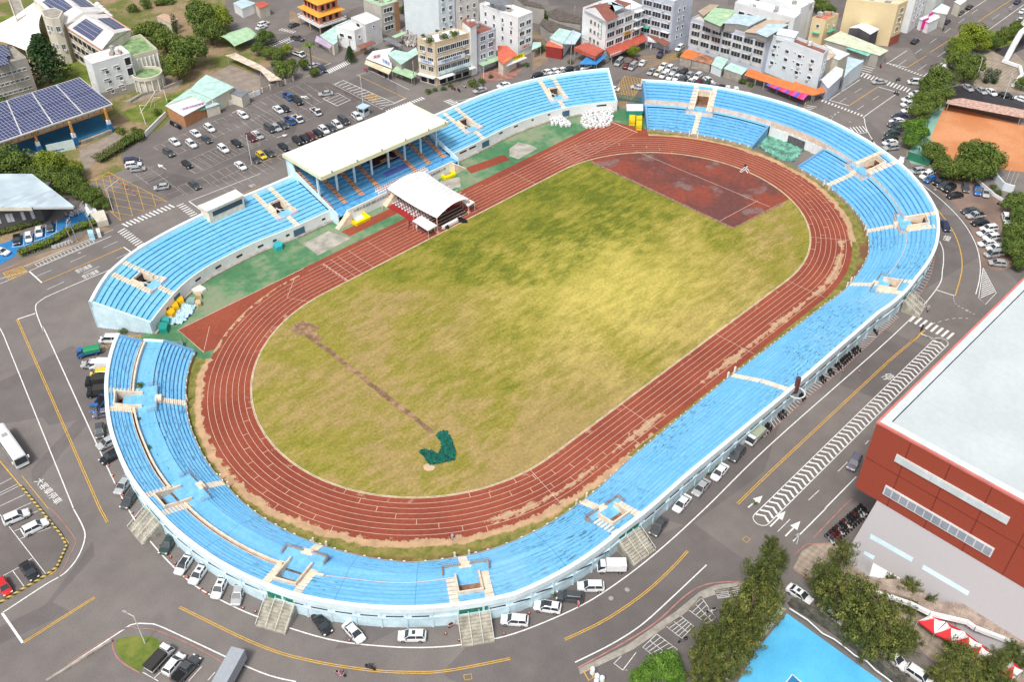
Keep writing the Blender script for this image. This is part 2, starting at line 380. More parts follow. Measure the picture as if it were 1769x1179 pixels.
for x in (-33.5,-31.2,-29.2,-25.8): b.strip([(x,36.6,.034),(x,46.4,.034)], .14 if x < -33 else .09)
for x in (-20.,30.,52.,-5.): b.strip([(x+.01*0,36.6,.034),(x,46.3 if x < 40 else 42,.034)], .07)
for x in (-33.9,-33.7):
    for k in range(8): b.strip([(x,36.9+k*1.22,.035),(x,37.4+k*1.22,.035)], .12)
for s in (-46,-20,12,40.5,62,): b.strip([pos(s, 0, .034), pos(s+(-.4 if s<0 else .4), 9.8, .034)], .09)
rr = random.Random(3)
for k in range(1,9):                                   # stagger ticks
    for s0 in (sE(-70), sE(-52), sE(30), sW(150), sW(165), sW(250), sW(236), sW(200)): s1 = s0+k*3.4; b.strip([pos(s1, (k-1)*1.22, .035), pos(s1, k*1.22, .035)], .10)
b.strip([pos(sW2(92), 9.5, .035), pos(sW2(100), 5, .035), pos(sW2(97), 0.2, .035)], .09)
b.strip([(50.4+15.2,-15,.05),(50.4+13.5,29,.05)], .12); b.strip([(50.4,-9.8,.05),(66,-11,.05)], .12)
b.strip([(-71.6,37.3,.034),(-66,44.2,.034)], .1)
struct(b, 'track_lines', m_tline)
b = MB(); b.strip([pos(-SE_+i*1.9566, -.22, .06) for i in range(200)], .16, closed=True)
struct(b, 'inner_kerb', M((.62,.56,.44), var=.3, sc=.5, name='worn_white_kerb'))
# long-jump runway and worn ground in the field
b = MB(); a0, a1 = P(527,575), P(748,748); k = 24; ri = random.Random(5); dirv = (a1-a0).normalized(); nv = Vector((-dirv.y, dirv.x, 0)); L2 = []; R2 = []
for i in range(k+1):
    p_ = a0.lerp(a1, i/k); L2.append(p_+nv*(.6+ri.uniform(-.2,.2))); R2.append(p_-nv*(.6+ri.uniform(-.2,.2)))
b.poly([(p.x, p.y, .045) for p in L2+R2[::-1]])
b.poly([(p.x+ri.uniform(-.5,.5), p.y+ri.uniform(-.5,.5), .047) for p in pp('B2 230,1090 300,1040 350,1045 425,1075 400,1110 350,1120 310,1150 260,1110')])
b.poly([(p.x, p.y, .047) for p in pp('B2 360,1110 420,1120 470,1165 430,1179 400,1165')])
struct(b, 'worn_runway', M((.28,.175,.10), .95, var=.4, sc=.6, fine=.35, name='worn_red_runway'))
b = MB(); b.poly([(p.x, p.y, .05) for p in pp('C2 1143,890 1165,872 1205,878 1226,897 1210,918 1170,922 1148,908')]); struct(b, 'sand_circle', M((.62,.45,.30), name='sand'))
# green netting lying in the field: crumpled
def crumple(poly, z, amp, seed, n=26):
    r = random.Random(seed); xs = [p.x for p in poly]; ys = [p.y for p in poly]; mb = MB(); idx = {}
    def inside(x, y):
        c_ = False
        for i in range(len(poly)):
            a, q = poly[i], poly[i-1]
            if (a.y > y) != (q.y > y) and x < (q.x-a.x)*(y-a.y)/(q.y-a.y)+a.x: c_ = not c_
        return c_
    x0, x1, y0, y1 = min(xs), max(xs), min(ys), max(ys); st = max(x1-x0, y1-y0)/n
    for i in range(int((x1-x0)/st)+1):
        for j in range(int((y1-y0)/st)+1):
            if inside(x0+(i+.5)*st, y0+(j+.5)*st):
                q = []
                for di, dj in ((0,0),(1,0),(1,1),(0,1)):
                    kk = (i+di, j+dj)
                    if kk not in idx: idx[kk] = len(mb.v); mb.v.append(Vector((x0+kk[0]*st+r.uniform(-.25,.25)*st, y0+kk[1]*st+r.uniform(-.25,.25)*st, z+r.random()**2*amp)))
                    q.append(idx[kk])
                mb.f.append(tuple(q))
    return mb
m_net = M((.008,.11,.08), .8, var=.3, sc=.9, fine=.3, name='dark_green_net')
tag(crumple(pp('C2 1230,690 1250,655 1300,648 1335,690 1350,740 1365,780 1358,850 1290,868 1200,884 1165,862 1150,830 1110,800 1130,775 1190,780 1245,800 1262,770 1262,720'), .05, .45, 3, 30).build('green_net', m_net), 'crumpled dark green netting lying in an L shape on the grass field', 'net')
tag(crumple(pp('V2 830,590 905,540 1150,600 1290,690 1400,720 1260,880 1200,880 1050,850 860,720 730,680'), .03, .5, 4, 30).build('torn_green_tarpaulin', M((.14,.34,.26), var=.5, sc=.5, fine=.35, name='torn_pale_green_sheet')), 'torn pale green tarpaulin on the ground in front of the gate in the stand', 'tarpaulin')
for i, (s_, c_, nm) in enumerate((('V2 910,560 1060,590 1110,610 930,700', (.10,.10,.06), 'd'), ('V2 1180,800 1330,740 1400,740 1260,860', (.13,.12,.07), 'e'))):
    b = MB(); b.poly([(p.x, p.y, .62) for p in pp(s_)]); 
b = MB()
for s_, in (('B2 325,515 500,430 650,480 430,595',),('A3 0,1010 60,965 150,985 190,1010 60,1080 0,1060',),('B2 1260,90 1390,60 1400,130 1290,150',)): b.poly([(p.x, p.y, .012) for p in pp(s_)])
struct(b, 'worn_grey_patch', M((.40,.38,.33), var=.25, sc=.4, fine=.2, name='worn_grey_surface'))
b = MB()
for s_ in ('B2 585,435 985,245 1012,288 645,465', 'A2 1470,1179 1735,1085 1690,1050 1430,1140'): b.poly([(p.x, p.y, .02) for p in pp(s_)])
struct(b, 'jump_runway', m_track('jump_runway_rubber', False))
# ================================================================ STANDS
def tierfn(A, B, zA, zB): 
    f = lambda q, s: q(s) if callable(q) else q
    def at(s, v): return f(A, s)+(f(B, s)-f(A, s))*v, f(zA, s)+(f(zB, s)-f(zA, s))*v
    return at
def seats(name, at, s0, s1, n, parent, mat, rmat, holes=(), step=1.6, slant=None):
    """stepped terrace: n treads between v=0 and v=1; holes = (sa, sb, row0, row1)"""
    holes = [h for h in holes if h[1] > s0 and h[0] < s1]
    ss = {s0, s1}; k = int((s1-s0)/step)
    for i in range(k+1): ss.add(s0+(s1-s0)*i/k)
    for h in holes: ss.add(max(s0, h[0])); ss.add(min(s1, h[1]))
    ss = sorted(ss); ss = [s for i, s in enumerate(ss) if i == 0 or s-ss[i-1] > .02 or any(abs(s-q) < 1e-6 for h in holes for q in h[:2])]
    t = MB(); t.uv = []; r = MB()
    for i in range(len(ss)-1):
        a, c_ = ss[i], ss[i+1]; mid = (a+c_)/2
        for j in range(n):
            if any(h[0] <= mid <= h[1] and h[2] <= j < h[3] for h in holes): continue
            q = []
            for s in (a, c_):
                d0, z0 = at(s, j/n); d1, z1 = at(s, (j+1)/n); q.append((s, d0, d1, z0, z1))
            (sa, d0a, d1a, za, zna), (sb, d0b, d1b, zb, znb) = q
            t.quad(pos(sa, d0a-.06, za), pos(sa, d1a, za), pos(sb, d1b, zb), pos(sb, d0b-.06, zb)); t.uv += [(sa, j), (sa, j+.999), (sb, j+.999), (sb, j)]
            if j < n-1 and not any(h[0] <= mid <= h[1] and h[2] <= j+1 < h[3] for h in holes):
                r.quad(pos(sa, d1a, za), pos(sa, d1a, zna), pos(sb, d1b, znb), pos(sb, d1b, zb))
            
    o = t.build(name, mat, parent); r.build('risers', rmat, o); return o
def curved_wall(s0, s1, d, z0, z1, th, step=2., mb=None):
    b = mb or MB(); n = max(2, int((s1-s0)/step)+1); f = lambda q, s: q(s) if callable(q) else q
    for i in range(n-1):
        a, c_ = s0+(s1-s0)*i/(n-1), s0+(s1-s0)*(i+1)/(n-1)
        b.hexa([pos(a, f(d,a), f(z0,a)), pos(c_, f(d,c_), f(z0,c_)), pos(c_, f(d,c_)+th, f(z0,c_)), pos(a, f(d,a)+th, f(z0,a))],
               [pos(a, f(d,a), f(z1,a)), pos(c_, f(d,c_), f(z1,c_)), pos(c_, f(d,c_)+th, f(z1,c_)), pos(a, f(d,a)+th, f(z1,a))])
    return b
def kk(s, d): return 1. if (-L_ <= s <= L_ or SE_ <= s <= ST_) else R0/(R0+d)
def lpos(sc, x, d, z=0.):
    p = pos(sc, d, z); t = (pos(sc+.05, d)-pos(sc-.05, d)).normalized(); return p+t*x
def aisle(at, s, wd, va, vb, n, mb, sc=None):
    """cream stair flight lying on the terrace from v=va to v=vb: two steps to a row"""
    r0_, r1_ = int(round(va*n)), int(round(vb*n)); 
    for j in range(r0_, r1_):
        for h in (0, 1):
            d0, z0 = at(s, (j+h*.5)/n); d1, _ = at(s, (j+.5+h*.5)/n); zb = at(s, j/n)[1]; zt = at(s, (j+1)/n)[1]
            z = zb+.06+(zt-zb)*.5*h
            lp = lambda x, d, z_: lpos(sc if sc is not None else s, x+(s-sc if sc is not None else 0), d, z_)
            mb.hexa([lp(-wd/2, d0, zb-.3), lp(wd/2, d0, zb-.3), lp(wd/2, d1-.01, zb-.3), lp(-wd/2, d1-.01, zb-.3)], [lp(-wd/2, d0, z), lp(wd/2, d0, z), lp(wd/2, d1-.01, z), lp(-wd/2, d1-.01, z)])
def sbox(mb, s0, s1, d0, d1, z0, z1, z1b=None, z0b=None, sc=None):
    z1b = z1 if z1b is None else z1b; z0b = z0 if z0b is None else z0b
    if sc is not None:
        lp = lambda s, d, z: lpos(sc, s-sc, d, z)
        mb.hexa([lp(s0,d0,z0), lp(s1,d0,z0), lp(s1,d1,z0b), lp(s0,d1,z0b)], [lp(s0,d0,z1), lp(s1,d0,z1), lp(s1,d1,z1b), lp(s0,d1,z1b)]); return mb
    mb.hexa([pos(s0,d0,z0), pos(s1,d0,z0), pos(s1,d1,z0b), pos(s0,d1,z0b)], [pos(s0,d0,z1), pos(s1,d0,z1), pos(s1,d1,z1b), pos(s0,d1,z1b)]); return mb
def rails(mb, pts, h=1., r=.035, gap=.45):
    for a, c_ in zip(pts, pts[1:]):
        L = (Vector(c_)-Vector(a)).length; n = max(1, int(L/gap)); upv = Vector((0,0,h))
        mb.tube(Vector(a)+upv, Vector(c_)+upv, r, 4); mb.tube(Vector(a)+upv*.5, Vector(c_)+upv*.5, r*.7, 4)
        for i in range(n+1):
            p = Vector(a).lerp(Vector(c_), i/n); mb.tube(p, p+upv, r*.8, 4)
# ---- ring stand
ZF, ZM = .8, 3.3
wkw = lambda s: float(np.interp(s, [sW(131), sW(200), sW(236), sW(262), sE(-80), sE(-60), sE(45)], [3.2,3.0,1.6,.3,.3,.9,1.6]))
cwk = lambda s: s
def gz(s): return float(np.interp(s, [-130,-60,60, sE(-48), sE(-20), sE(-5), sE(45)], [5.0,5.0,5.0,5.5,6.1,6.4,6.6]))
def gm(s): return float(np.interp(s, [-130, sW(250), -45, 60, sE(-45), sE(-22), sE(-8), sE(45)], [3.85,3.7,3.45,3.45,3.6,4.0,4.7,4.7]))
gapW = lambda s: float(np.interp(s, [sW(131), sW(205), sW(216), 0], [1.05,1.05,.0,0.]))
ring = thing('ring_stand', 'long curved blue concrete terrace wrapping the track with stairways cut through it', 'grandstand', pos(0, 17))
low = tierfn(rdf, lambda s: rdm(s)-wkw(s), ZF, ZM); upp = tierfn(lambda s: rdm(s)+gapW(s), lambda s: rdb(s)-.5, gm, gz)
NL, NU = 8, 6
RP = [sE(28.4), sE(-24.5), sE(-51), sE(-80), sW(264.5), sW(236), sW(207.5), sW(178.8), sW(149.5)]
HW = 2.1
hu = []; hl = []
for s in RP: k_ = kk(s, rdm(s)+2); hu.append((s-HW*k_, s+HW*k_, 0, 4)); k_ = kk(s, rdm(s)-1); hl.append((s-1.9*k_, s+1.9*k_, NL-1, NL))
hl2 = [h for h in hl]
G0, G1 = sE(-11), sE(7.5)
seats('lower_tier', low, S_W-.6, G0, NL, ring, m_seat_e, m_riser2, hl)
seats('lower_tier', low, G1, S_N, NL, ring, m_seat_e, m_riser, hl)
seats('upper_tier', upp, S_W, S_N, NU, ring, m_seat_e, m_riser2, hu)
wk = MB(); wk.uv = []
ww = ringsheet(S_W-.6, G0, lambda s: rdm(s)-wkw(s)-.03, lambda s: rdm(s)+gapW(s)+.02, ZM-.004, 2, 1.6); w2 = ringsheet(G1, S_N, lambda s: rdm(s)-wkw(s)-.03, lambda s: rdm(s)+.02, ZM-.004, 2, 1.6); w2.build('walkway', m_walk, ring)
curved_wall(S_W-.6, S_W-.2, lambda s: rdm(s)-wkw(s), 0, ZM+.2, 4.4, .4).build('walkway_end', m_rim, ring)
ww.build('walkway', m_walk, ring)
cw = MB()                                                  # wall between tiers
def wallseg(a, c_, f0, f1, d0, th): curved_wall(a, c_, d0, f0, f1, th, 1.5, cw)
cuts = sorted(RP); seg = [S_W]+[q for s in cuts for q in (s-HW*kk(s, rdm(s)), s+HW*kk(s, rdm(s)))]+[S_N]
for i in range(0, len(seg), 2):
    if seg[i+1] > seg[i]:
        if seg[i+1] > sE(-60) or seg[i] < sW(214):
            cw = curved_wall(seg[i], seg[i+1], lambda s: rdm(s)+gapW(s)-.12, ZM-.3, lambda s: gm(s)+.03, .12, 1.5); cw.build('tier_wall', m_creamp, ring)
        else: curved_wall(seg[i], seg[i+1], lambda s: rdm(s)+gapW(s)-.04, ZM-.3, lambda s: gm(s)-.01, .04, 1.5).build('tier_riser', m_riser2, ring)
cb = MB()
for i in range(0, len(seg), 2):
    a, c_ = seg[i], seg[i+1]; c_ = min(c_, sW(213))
    if a < c_: curved_wall(a+.2, c_-.3, lambda s: rdm(s)+.25, ZM-.1, ZM+.75, .34, 1.5).build('walkway_kerb', m_cream, ring)
tr = MB(); 
ringsheet_ = ringsheet(sW(151.5), sW(211), lambda s: rdm(s)+.58, lambda s: rdm(s)+1.0, ZM+.01, 1, 1.6); ringsheet_.build('gutter', M((.14,.10,.08), var=.4, sc=.6, name='dirty_gutter'), ring)
# ledge along the north-east wall above lower tier, rim, outer wall
rim = curved_wall(S_W-.2, S_N+.2, lambda s: rdb(s)-.5, lambda s: gz(s)-.9, lambda s: gz(s)+.28, .75, 1.6); rim.build('rim_parapet', m_rim, ring)
ow = curved_wall(S_W, S_N, lambda s: rdb(s)-.2, 0., lambda s: gz(s)-.5, .2, 1.6); ow.build('outer_wall', m_wblue, ring)
ld = MB()
curved_wall(S_W, S_N, rdb, lambda s: gz(s)*.5-.1, lambda s: gz(s)*.5+.35, .2, 1.6, ld)
sL = S_W+1
while sL < S_N: sbox(ld, sL, sL+.35, rdb(sL), rdb(sL)+.14, 0, gz(sL)-.9, sc=sL); sL += 4.1*kk(sL, rdb(sL))
ld.build('wall_piers', m_wblue, ring)
sl = MB(); sL = S_W+1.9
while sL < S_N-3:
    k_ = kk(sL, rdb(sL))
    if not any(abs(sL+1-q) < 3.4*k_ for q in RP): sbox(sl, sL-.6, sL+2.2, rdb(sL)-.05, rdb(sL)+.1, gz(sL)*.5+.40, gz(sL)*.5+.56, sc=sL)
    sL += 4.1*k_
sl.build_split('vent_slot', m_dark, ring)
fr = curved_wall(S_W-.6, G0, lambda s: rdf(s)-.25, 0, ZF, .22, 1.6); curved_wall(G1, S_N, lambda s: rdf(s)-.25, 0, ZF, .22, 1.6, fr); fr.build_split('front_wall', m_conc, ring)
wt = MB(); rr = random.Random(9); sL = S_W
while sL < S_N:
    if not G0 < sL < G1: sbox(wt, sL, sL+.3, rdf(sL)-.34, rdf(sL)-.2, ZF-.25, ZF+.08+rr.random()*.08)
    sL += rr.uniform(1.4, 2.6)
wt.build('front_post_row', m_white, ring)
ew = MB()                                                  # solid end walls (stepped tiers closed at the ends)
def endwall(mb, at, s, n, th=.4):
    for j in range(n):
        d0, z0 = at(s, j/n); d1, z1 = at(s, (j+1)/n); sbox(mb, s-th/2, s+th/2, d0, d1, 0, z0+.25, z1+.25)
for s, a_, n_ in ((S_N-.15, low, NL), (S_N-.15, upp, NU), (S_W+.15, upp, NU), (S_W-.5, low, NL), (G0-.1, low, NL), (G1+.1, low, NL)): endwall(ew, a_, s, n_)
ew.build_split('end_wall', m_seat('pale_blue_end_wall', .9, (.42,.66,.84), (.3,.56,.8)), ring)
# the gate bay where the lower tier is missing: white wall with grey gate
gw = curved_wall(G0, G1, lambda s: rdm(s)-.1, 0, ZM-.05, .25, 1.2); curved_wall(G0, G1, lambda s: rdm(s)+.2, ZM-.1, ZM+.02, .9, 1.2, gw)
sL = G0+1
while sL < G1-1: sbox(gw, sL, sL+.35, rdm(sL)-.4, rdm(sL)-.1, 0, ZM-.4); sL += 1.5
gw.build('gate_bay_wall', m_white, ring)
gt = MB(); sbox(gt, sE(-4.2), sE(1.2), rdm(sE(-2))-.5, rdm(sE(-2))-.42, .1, 2.5)
for i in range(9): s = sE(-4.2)+i*(sE(1.2)-sE(-4.2))/8; sbox(gt, s, s+.06, rdm(s)-.6, rdm(s)-.5, 0, 2.6)
gt.build('gate', M((.12,.12,.13), var=.4, sc=2, name='grey_barred_gate'), ring)
# stair passages
m_plat = M((.19,.50,.80), var=.14, sc=.8, fine=.12, name='blue_platform_paint')
for i, s in enumerate(RP):
    c_ = MB(); n_side = S_N-s < 75
    zf = ZM; hd = upp(s, 4/NU)[0]; z4 = upp(s, 4/NU)[1]; dm = rdm(s)+gapW(s)
    for sg in (-1, 1):
        aisle(upp, s+sg*(HW+.75), 1.45, 0, 1, NU, c_, sc=s)
        x0, x1 = (s-HW-.02, s-HW+.3) if sg < 0 else (s+HW-.3, s+HW+.02)
        sbox(c_, x0, x1, dm-.3, hd, ZM-.5, ZM+1.0, z4+.75, sc=s)
        if gm(s) > 4.2 or gapW(s) > .5:
            y0 = dm-1.6 if gapW(s) < .5 else dm-2.3
            for q in range(4): sbox(c_, s+sg*(HW+.75)-.72, s+sg*(HW+.75)+.72, dm-.3*(4-q)-.15, dm-.3*(3-q)-.15, ZM-.1, ZM+(gm(s)-ZM)*(q+1)/5, sc=s)
            sbox(c_, x0, x1, y0, dm-.3, ZM-.2, ZM+.55, ZM+1.0, sc=s)
    sbox(c_, s-HW, s+HW, hd, hd+.25, ZM-.4, z4+.8, sc=s)
    c_.build_split('stair_flight', m_cream, ring)
    f_ = MB(); sbox(f_, s-HW+.3, s+HW-.3, dm-.1, dm+1.5, ZM-.1, ZM-.002, sc=s); f_.build('landing', m_plat, ring)
    k = MB(); sbox(k, s-HW+.3, s+HW-.3, hd-.1, hd+.02, ZM-1.5, ZM+1.3 if n_side else ZM+.9, sc=s); sbox(k, s-HW+.3, s+HW-.3, dm+1.5, hd, ZM-.5, ZM-.02, ZM-1.2, ZM-2., sc=s); k.build('passage_ramp', M((.30,.17,.11), var=.35, sc=.5, name='brown_passage'), ring)
    if n_side:
        k = MB()
        for q in range(8): sbox(k, s-HW+.4+q*.47, s-HW+.47+q*.47, hd-.2, hd-.12, ZM-.3, ZM+1.3, sc=s)
        k.build('passage_gate', m_dark, ring)
    # platform jutting over the lower tier with low walls and rusty rails
    p_ = MB(); d0, z0 = low(s, (NL-1)/NL); sbox(p_, s-3.9, s+3.9, d0-.2, rdm(s)-.02, z0, ZM+.01, sc=s); o = p_.build('platform', m_plat, ring)
    q_ = MB(); 
    for sg in (-1, 1):
        sbox(q_, s+sg*3.9-.12, s+sg*3.9+.12, d0-.35, d0+1.2, z0-.4, ZM+.45, sc=s)
        sbox(q_, s+(.75 if sg > 0 else -3.9), s+(3.9 if sg > 0 else -.75), d0-.4, d0-.2, z0-.5, ZM+.4, sc=s)
    if n_side or i in (5, 6, 4): q_.build('platform_wall', m_creamp if n_side else m_conc, ring)
    r_ = MB(); e = .28
    for sg in (-1, 1): rails(r_, [lpos(s, sg*.9, d0-e, ZM), lpos(s, sg*3.9, d0-e, ZM), lpos(s, sg*3.9, d0+1.6, ZM)], 1., .03, .3)
    r_.build_split('rusty_rail', m_rust, ring)
    c2 = MB(); aisle(low, s, 1.5, 0, (NL-1)/NL, NL, c2); sbox(c2, s-1.0, s+1.0, d0-.9, d0+.3, z0-.3, ZM+.03, sc=s)
    c2.build('stair_flight', m_cream, ring)
    pz = MB()
    for sg in (-1, 1): sbox(pz, s+sg*1.25-.16, s+sg*1.25+.16, rdf(s)-.5, rdf(s)-.2, 0, ZF+1.0, sc=s)
    pz.build_split('gate_post', m_cream, ring)
# lone aisle on the long side and a brown hut stump at its head
c_ = MB(); s9 = -.5+9.5; aisle(low, 2.6, 1.3, 0, 1, NL, c_); aisle(upp, 2.6, 1.3, 0, 1, NU, c_)
c_.build_split('stair_flight', m_cream, ring)
c_ = MB()
for sg in (-1, 1): sbox(c_, 2.6+sg*1.2-.18, 2.6+sg*1.2+.18, rdf(2)-.5, rdf(2)-.2, 0, ZF+1.3)
c_.build_split('gate_post', m_white, ring)
# outside stairways of bare concrete with green roller door at their heads
for i, s in enumerate(RP[3:8]):
    b = MB(); d0 = rdb(s)+.1; n = 9; zt = 2.5; ln = 4.2
    for q in range(n): sbox(b, s-2.6, s+2.6, d0+ln*q/n, d0+ln*(q+1)/n, 0, zt*(1-q/n), sc=s)
    b.build('outer_stairway', M((.38,.36,.30), var=.3, sc=.8, name='mossy_concrete'), ring)
    rl = MB()
    for x in (-2.6,-.87,.87,2.6):
        rl.tube(lpos(s, x, d0, zt+.85), lpos(s, x, d0+ln, .85), .05, 5)
        for q in range(5): rl.tube(lpos(s, x, d0+ln*q/4, zt*(1-q/4)), lpos(s, x, d0+ln*q/4, zt*(1-q/4)+.85), .04, 4)
    rl.build('handrails', m_steelw, ring)
    d_ = MB(); sbox(d_, s-2.3, s+2.3, rdb(s)+.02, rdb(s)+.12, zt, gz(s)-1.1, sc=s); d_.build('green_door', M((.02,.20,.14), var=.3, sc=1.5, name='green_mesh_door'), ring)
# ---- west stand in two wings
WT = sorted([(sE(51.5),26.9,42.2),(sE(68),26.5,41),(sE(84),25.2,40),(SE_+10,24.4,39.6),(ST_-10,24.2,39.6),(sW2(98),25.6,39.9),(sW2(105),26.4,40.6),(sW2(111),26.6,41.3),(sW2(118),26.0,40.9),(sW2(125.2),25.6,38.7)])
wx = [q[0] for q in WT]; wdf = lambda s: float(np.interp(s, wx, [q[1] for q in WT])); wdb = lambda s: float(np.interp(s, wx, [q[2] for q in WT]))
NW = 11; ZA, ZB = 3.0, 7.0
wat = tierfn(wdf, lambda s: wdb(s)-.8, ZA, ZB-.3)
XG0, XG1 = -20.3, 20.6
sx = lambda x: L_-x+SE_
wings = [('west_stand', 'southern wing of the single tier blue stand, left of the roofed grandstand', sx(XG0)+.05, sW2(125.2), [sx(-30.4), sW2(115)]),
         ('west_stand', 'northern wing of the single tier blue stand, between the roofed grandstand and the entrance gap', sE(51.8), sx(XG1)-.05, [sE(67.3), sx(34.2)])]
for wi, (nm, lb, a, e, ps) in enumerate(wings):
    T = thing(nm, lb, 'grandstand', pos((a+e)/2, 33), 'wings of the west stand')
    hol = [(s-1.7*kk(s, 32), s+1.7*kk(s, 32), 5, 7) for s in ps]+[(s-2.0*kk(s, 29), s+2.0*kk(s, 29), 3, 5) for s in ps]
    seats('tier', wat, a, e, NW, T, m_seat_w, m_riser, hol)
    curved_wall(a, e, lambda s: wdb(s)-.8, ZB-1.2, ZB+.15, .8, 1.6).build('rim_parapet', m_rim, T)
    curved_wall(a, e, lambda s: wdb(s)-.3, 0, ZB-.9, .25, 1.6).build('outer_wall', m_wblue, T)
    curved_wall(a, e, lambda s: wdf(s)-.35, 0, ZA+.12, .3, 1.6).build('front_wall', m_white, T)
    curved_wall(a, e, lambda s: wdf(s)-1.15, 0, .35, .8, 1.6).build('front_plinth', m_conc, T)
    k = MB(); s = a+2
    while s < e-4:
        if not any(abs(s+1.5-q) < 3 for q in ps): sbox(k, s, s+(2.6 if wi else 1.0), wdf(s)-.4, wdf(s)-.3, 1.3+(.7*wi), 1.8+(.7*wi))
        s += 3.6
    k.build_split('vent_slot', m_dark, T)
    k = MB()
    for q in ps: sbox(k, q-1.6, q+1.6, wdf(q)-.42, wdf(q)-.3, .3, 2.2, sc=q)
    k.build_split('door', M((.07,.16,.24), name='blue_grey_door'), T)
    ew = MB(); endwall(ew, wat, a+.15, NW, .3); endwall(ew, wat, e-.15, NW, .3)
    for s in (a+.2, e-.2): sbox(ew, s-.2, s+.2, wdf(s)-.35, wdf(s), 0, ZA+.3); sbox(ew, s-.2, s+.2, wdb(s)-.8, wdb(s)-.05, 0, ZB+.2)
    ew.build_split('end_wall', m_wblue, T)
    for s in ps:
        c_ = MB(); d5, z5 = wat(s, 5/NW); d7, z7 = wat(s, 7/NW); d3, z3 = wat(s, 3/NW)
        for sg in (-1, 1):
            aisle(wat, s+sg*2.35, 1.3, 3/NW, 1, NW, c_, sc=s)
            x0, x1 = (s-1.72, s-1.5) if sg < 0 else (s+1.5, s+1.72)
            sbox(c_, x0, x1, d5-.2, d7, z3-.3, z5+.5, z7+.6, sc=s)
        sbox(c_, s-1.7, s+1.7, d7, d7+.25, z3, z7+.6, sc=s); aisle(wat, s, 1.3, 0, 3/NW, NW, c_)
        c_.build_split('stair_flight', m_cream, T)
        f_ = MB(); sbox(f_, s-3.0, s+3.0, d3-.1, d5, z3-.3, z3+.02, sc=s); f_.build('platform', M((.22,.52,.80), var=.1, name='blue_platform'), T)
        q_ = MB(); 
        for sg in (-1, 1): sbox(q_, s+(.7 if sg > 0 else -3.1), s+(3.1 if sg > 0 else -.7), d3-.3, d3-.1, z3-.5, z3+.4, sc=s); sbox(q_, s+sg*3.0-.12, s+sg*3.0+.12, d3-.2, d5-1.2, z3-.3, z3+.5, sc=s)
        q_.build('platform_wall', M((.66,.62,.68), var=.15, name='pinkish_grey_wall'), T)
        k = MB(); sbox(k, s-1.5, s+1.5, d5, d7, z3-1.6, z3-1.5, sc=s); sbox(k, s-1.5, s+1.5, d7-.1, d7, z3-1.6, z7, sc=s); k.build('passage_floor', M((.10,.08,.08), var=.5, sc=1, name='dark_passage'), T)
        k = MB(); sbox(k, s-.1, s+.1, d5, d7-.1, z3-.2, z3+.1, sc=s); k.tube(lpos(s, -1.4, d5, z3+.1), lpos(s, 1.2, d7-.2, z3+.1), .09, 5); k.build('beams', m_steelw, T)
# ================================================================ ROOFED GRANDSTAND
GS = thing('grandstand', 'roofed main grandstand with flat cream roof, blue rows and orange brick steps', 'grandstand', (0, 66, 0))
GX0, GX1, NG = XG0, XG1, 12
def ggrid(x): return x
gs_y0, gs_y1, gs_z0, gs_z1 = 60.8, 76.3, 2.9, 8.6
b = MB(); r = MB(); b.uv = []
stx = [-15.3,-9.7,-4.2, 8.4, 13.6, 18.9, GX0+.7]
for j in range(NG):
    y0, y1 = gs_y0+(gs_y1-gs_y0)*j/NG, gs_y0+(gs_y1-gs_y0)*(j+1)/NG; z = gs_z0+(gs_z1-gs_z0)*j/NG; z1 = gs_z0+(gs_z1-gs_z0)*(j+1)/NG
    for x0, x1 in ([(GX0, GX1)] if j < 5 else [(GX0, -1.2), (8.0, GX1)]):
        b.quad((x0,y0-.05,z),(x1,y0-.05,z),(x1,y1,z),(x0,y1,z)); b.uv += [(x0,y0),(x1,y0),(x1,y1),(x0,y1)]
        r.quad((x0,y1,z),(x1,y1,z),(x1,y1,z1),(x0,y1,z1))
o = b.build('seat_rows', m_seat('shaded_blue_concrete', .9, (.13,.36,.56), (.09,.28,.48)), GS); r.build('risers', m_riser2, o)  # shade under the roof painted in as a darker seat blue
b = MB(); b.bx(GX0, GX1, 57.3, gs_y0, 2.2, 2.45); b.hexa([(GX0,gs_y0-.06,2.3),(GX1,gs_y0-.06,2.3),(GX1,gs_y0+.05,2.3),(GX0,gs_y0+.05,2.3)], [(GX0,gs_y0-.06,2.91),(GX1,gs_y0-.06,2.91),(GX1,gs_y0+.05,2.91),(GX0,gs_y0+.05,2.91)]); b.build('front_walkway', m_riser2, GS)
for x in stx:
    b = MB()
    for j in range(NG):
        for h in (0, 1):
            y0 = gs_y0+(gs_y1-gs_y0)*(j+h*.5)/NG; z = gs_z0+(gs_z1-gs_z0)*j/NG; b.bx(x-.65, x+.65, y0, y0+.62, z-.2, z+.05+h*.22)
    b.build('brick_steps', M((.60,.30,.17), var=.25, sc=1.5, fine=.2, name='orange_brick'), GS)
b = MB(); b.hexa([(-21.2,61.6,12.0),(20.9,61.6,12.0),(20.9,77.9,12.4),(-21.2,77.9,12.4)], [(-21.2,61.6,12.6),(20.9,61.6,12.6),(20.9,77.9,12.75),(-21.2,77.9,12.75)])
n_ = N('cream_roof_sheet'); c_ = n_.vary((.80,.80,.72), .05, .12, 4); rf = b.build('roof', n_.done(c_, .6), GS)
b = MB(); b.bx(-21.3, 21, 61.2, 61.6, 11.7, 12.75); b.bx(-21.5, -21.2, 61.2, 77.9, 11.9, 12.85); b.bx(20.9, 21.2, 61.2, 77.9, 11.9, 12.85); b.build('fascia', M((.72,.74,.52), var=.06, name='pale_yellow_fascia'), rf)
b = MB()
for x in (-18,-10,-2,6,14,20): b.bx(x-.15,x+.15,61.1,61.4,12.75,13.3)
b.build('lamps', m_metal, rf)
b = MB(); b.bx(-21.2,20.9,61.7,77.8,11.85,11.95); b.build('ceiling', M((.55,.55,.5), name='soffit'), rf)
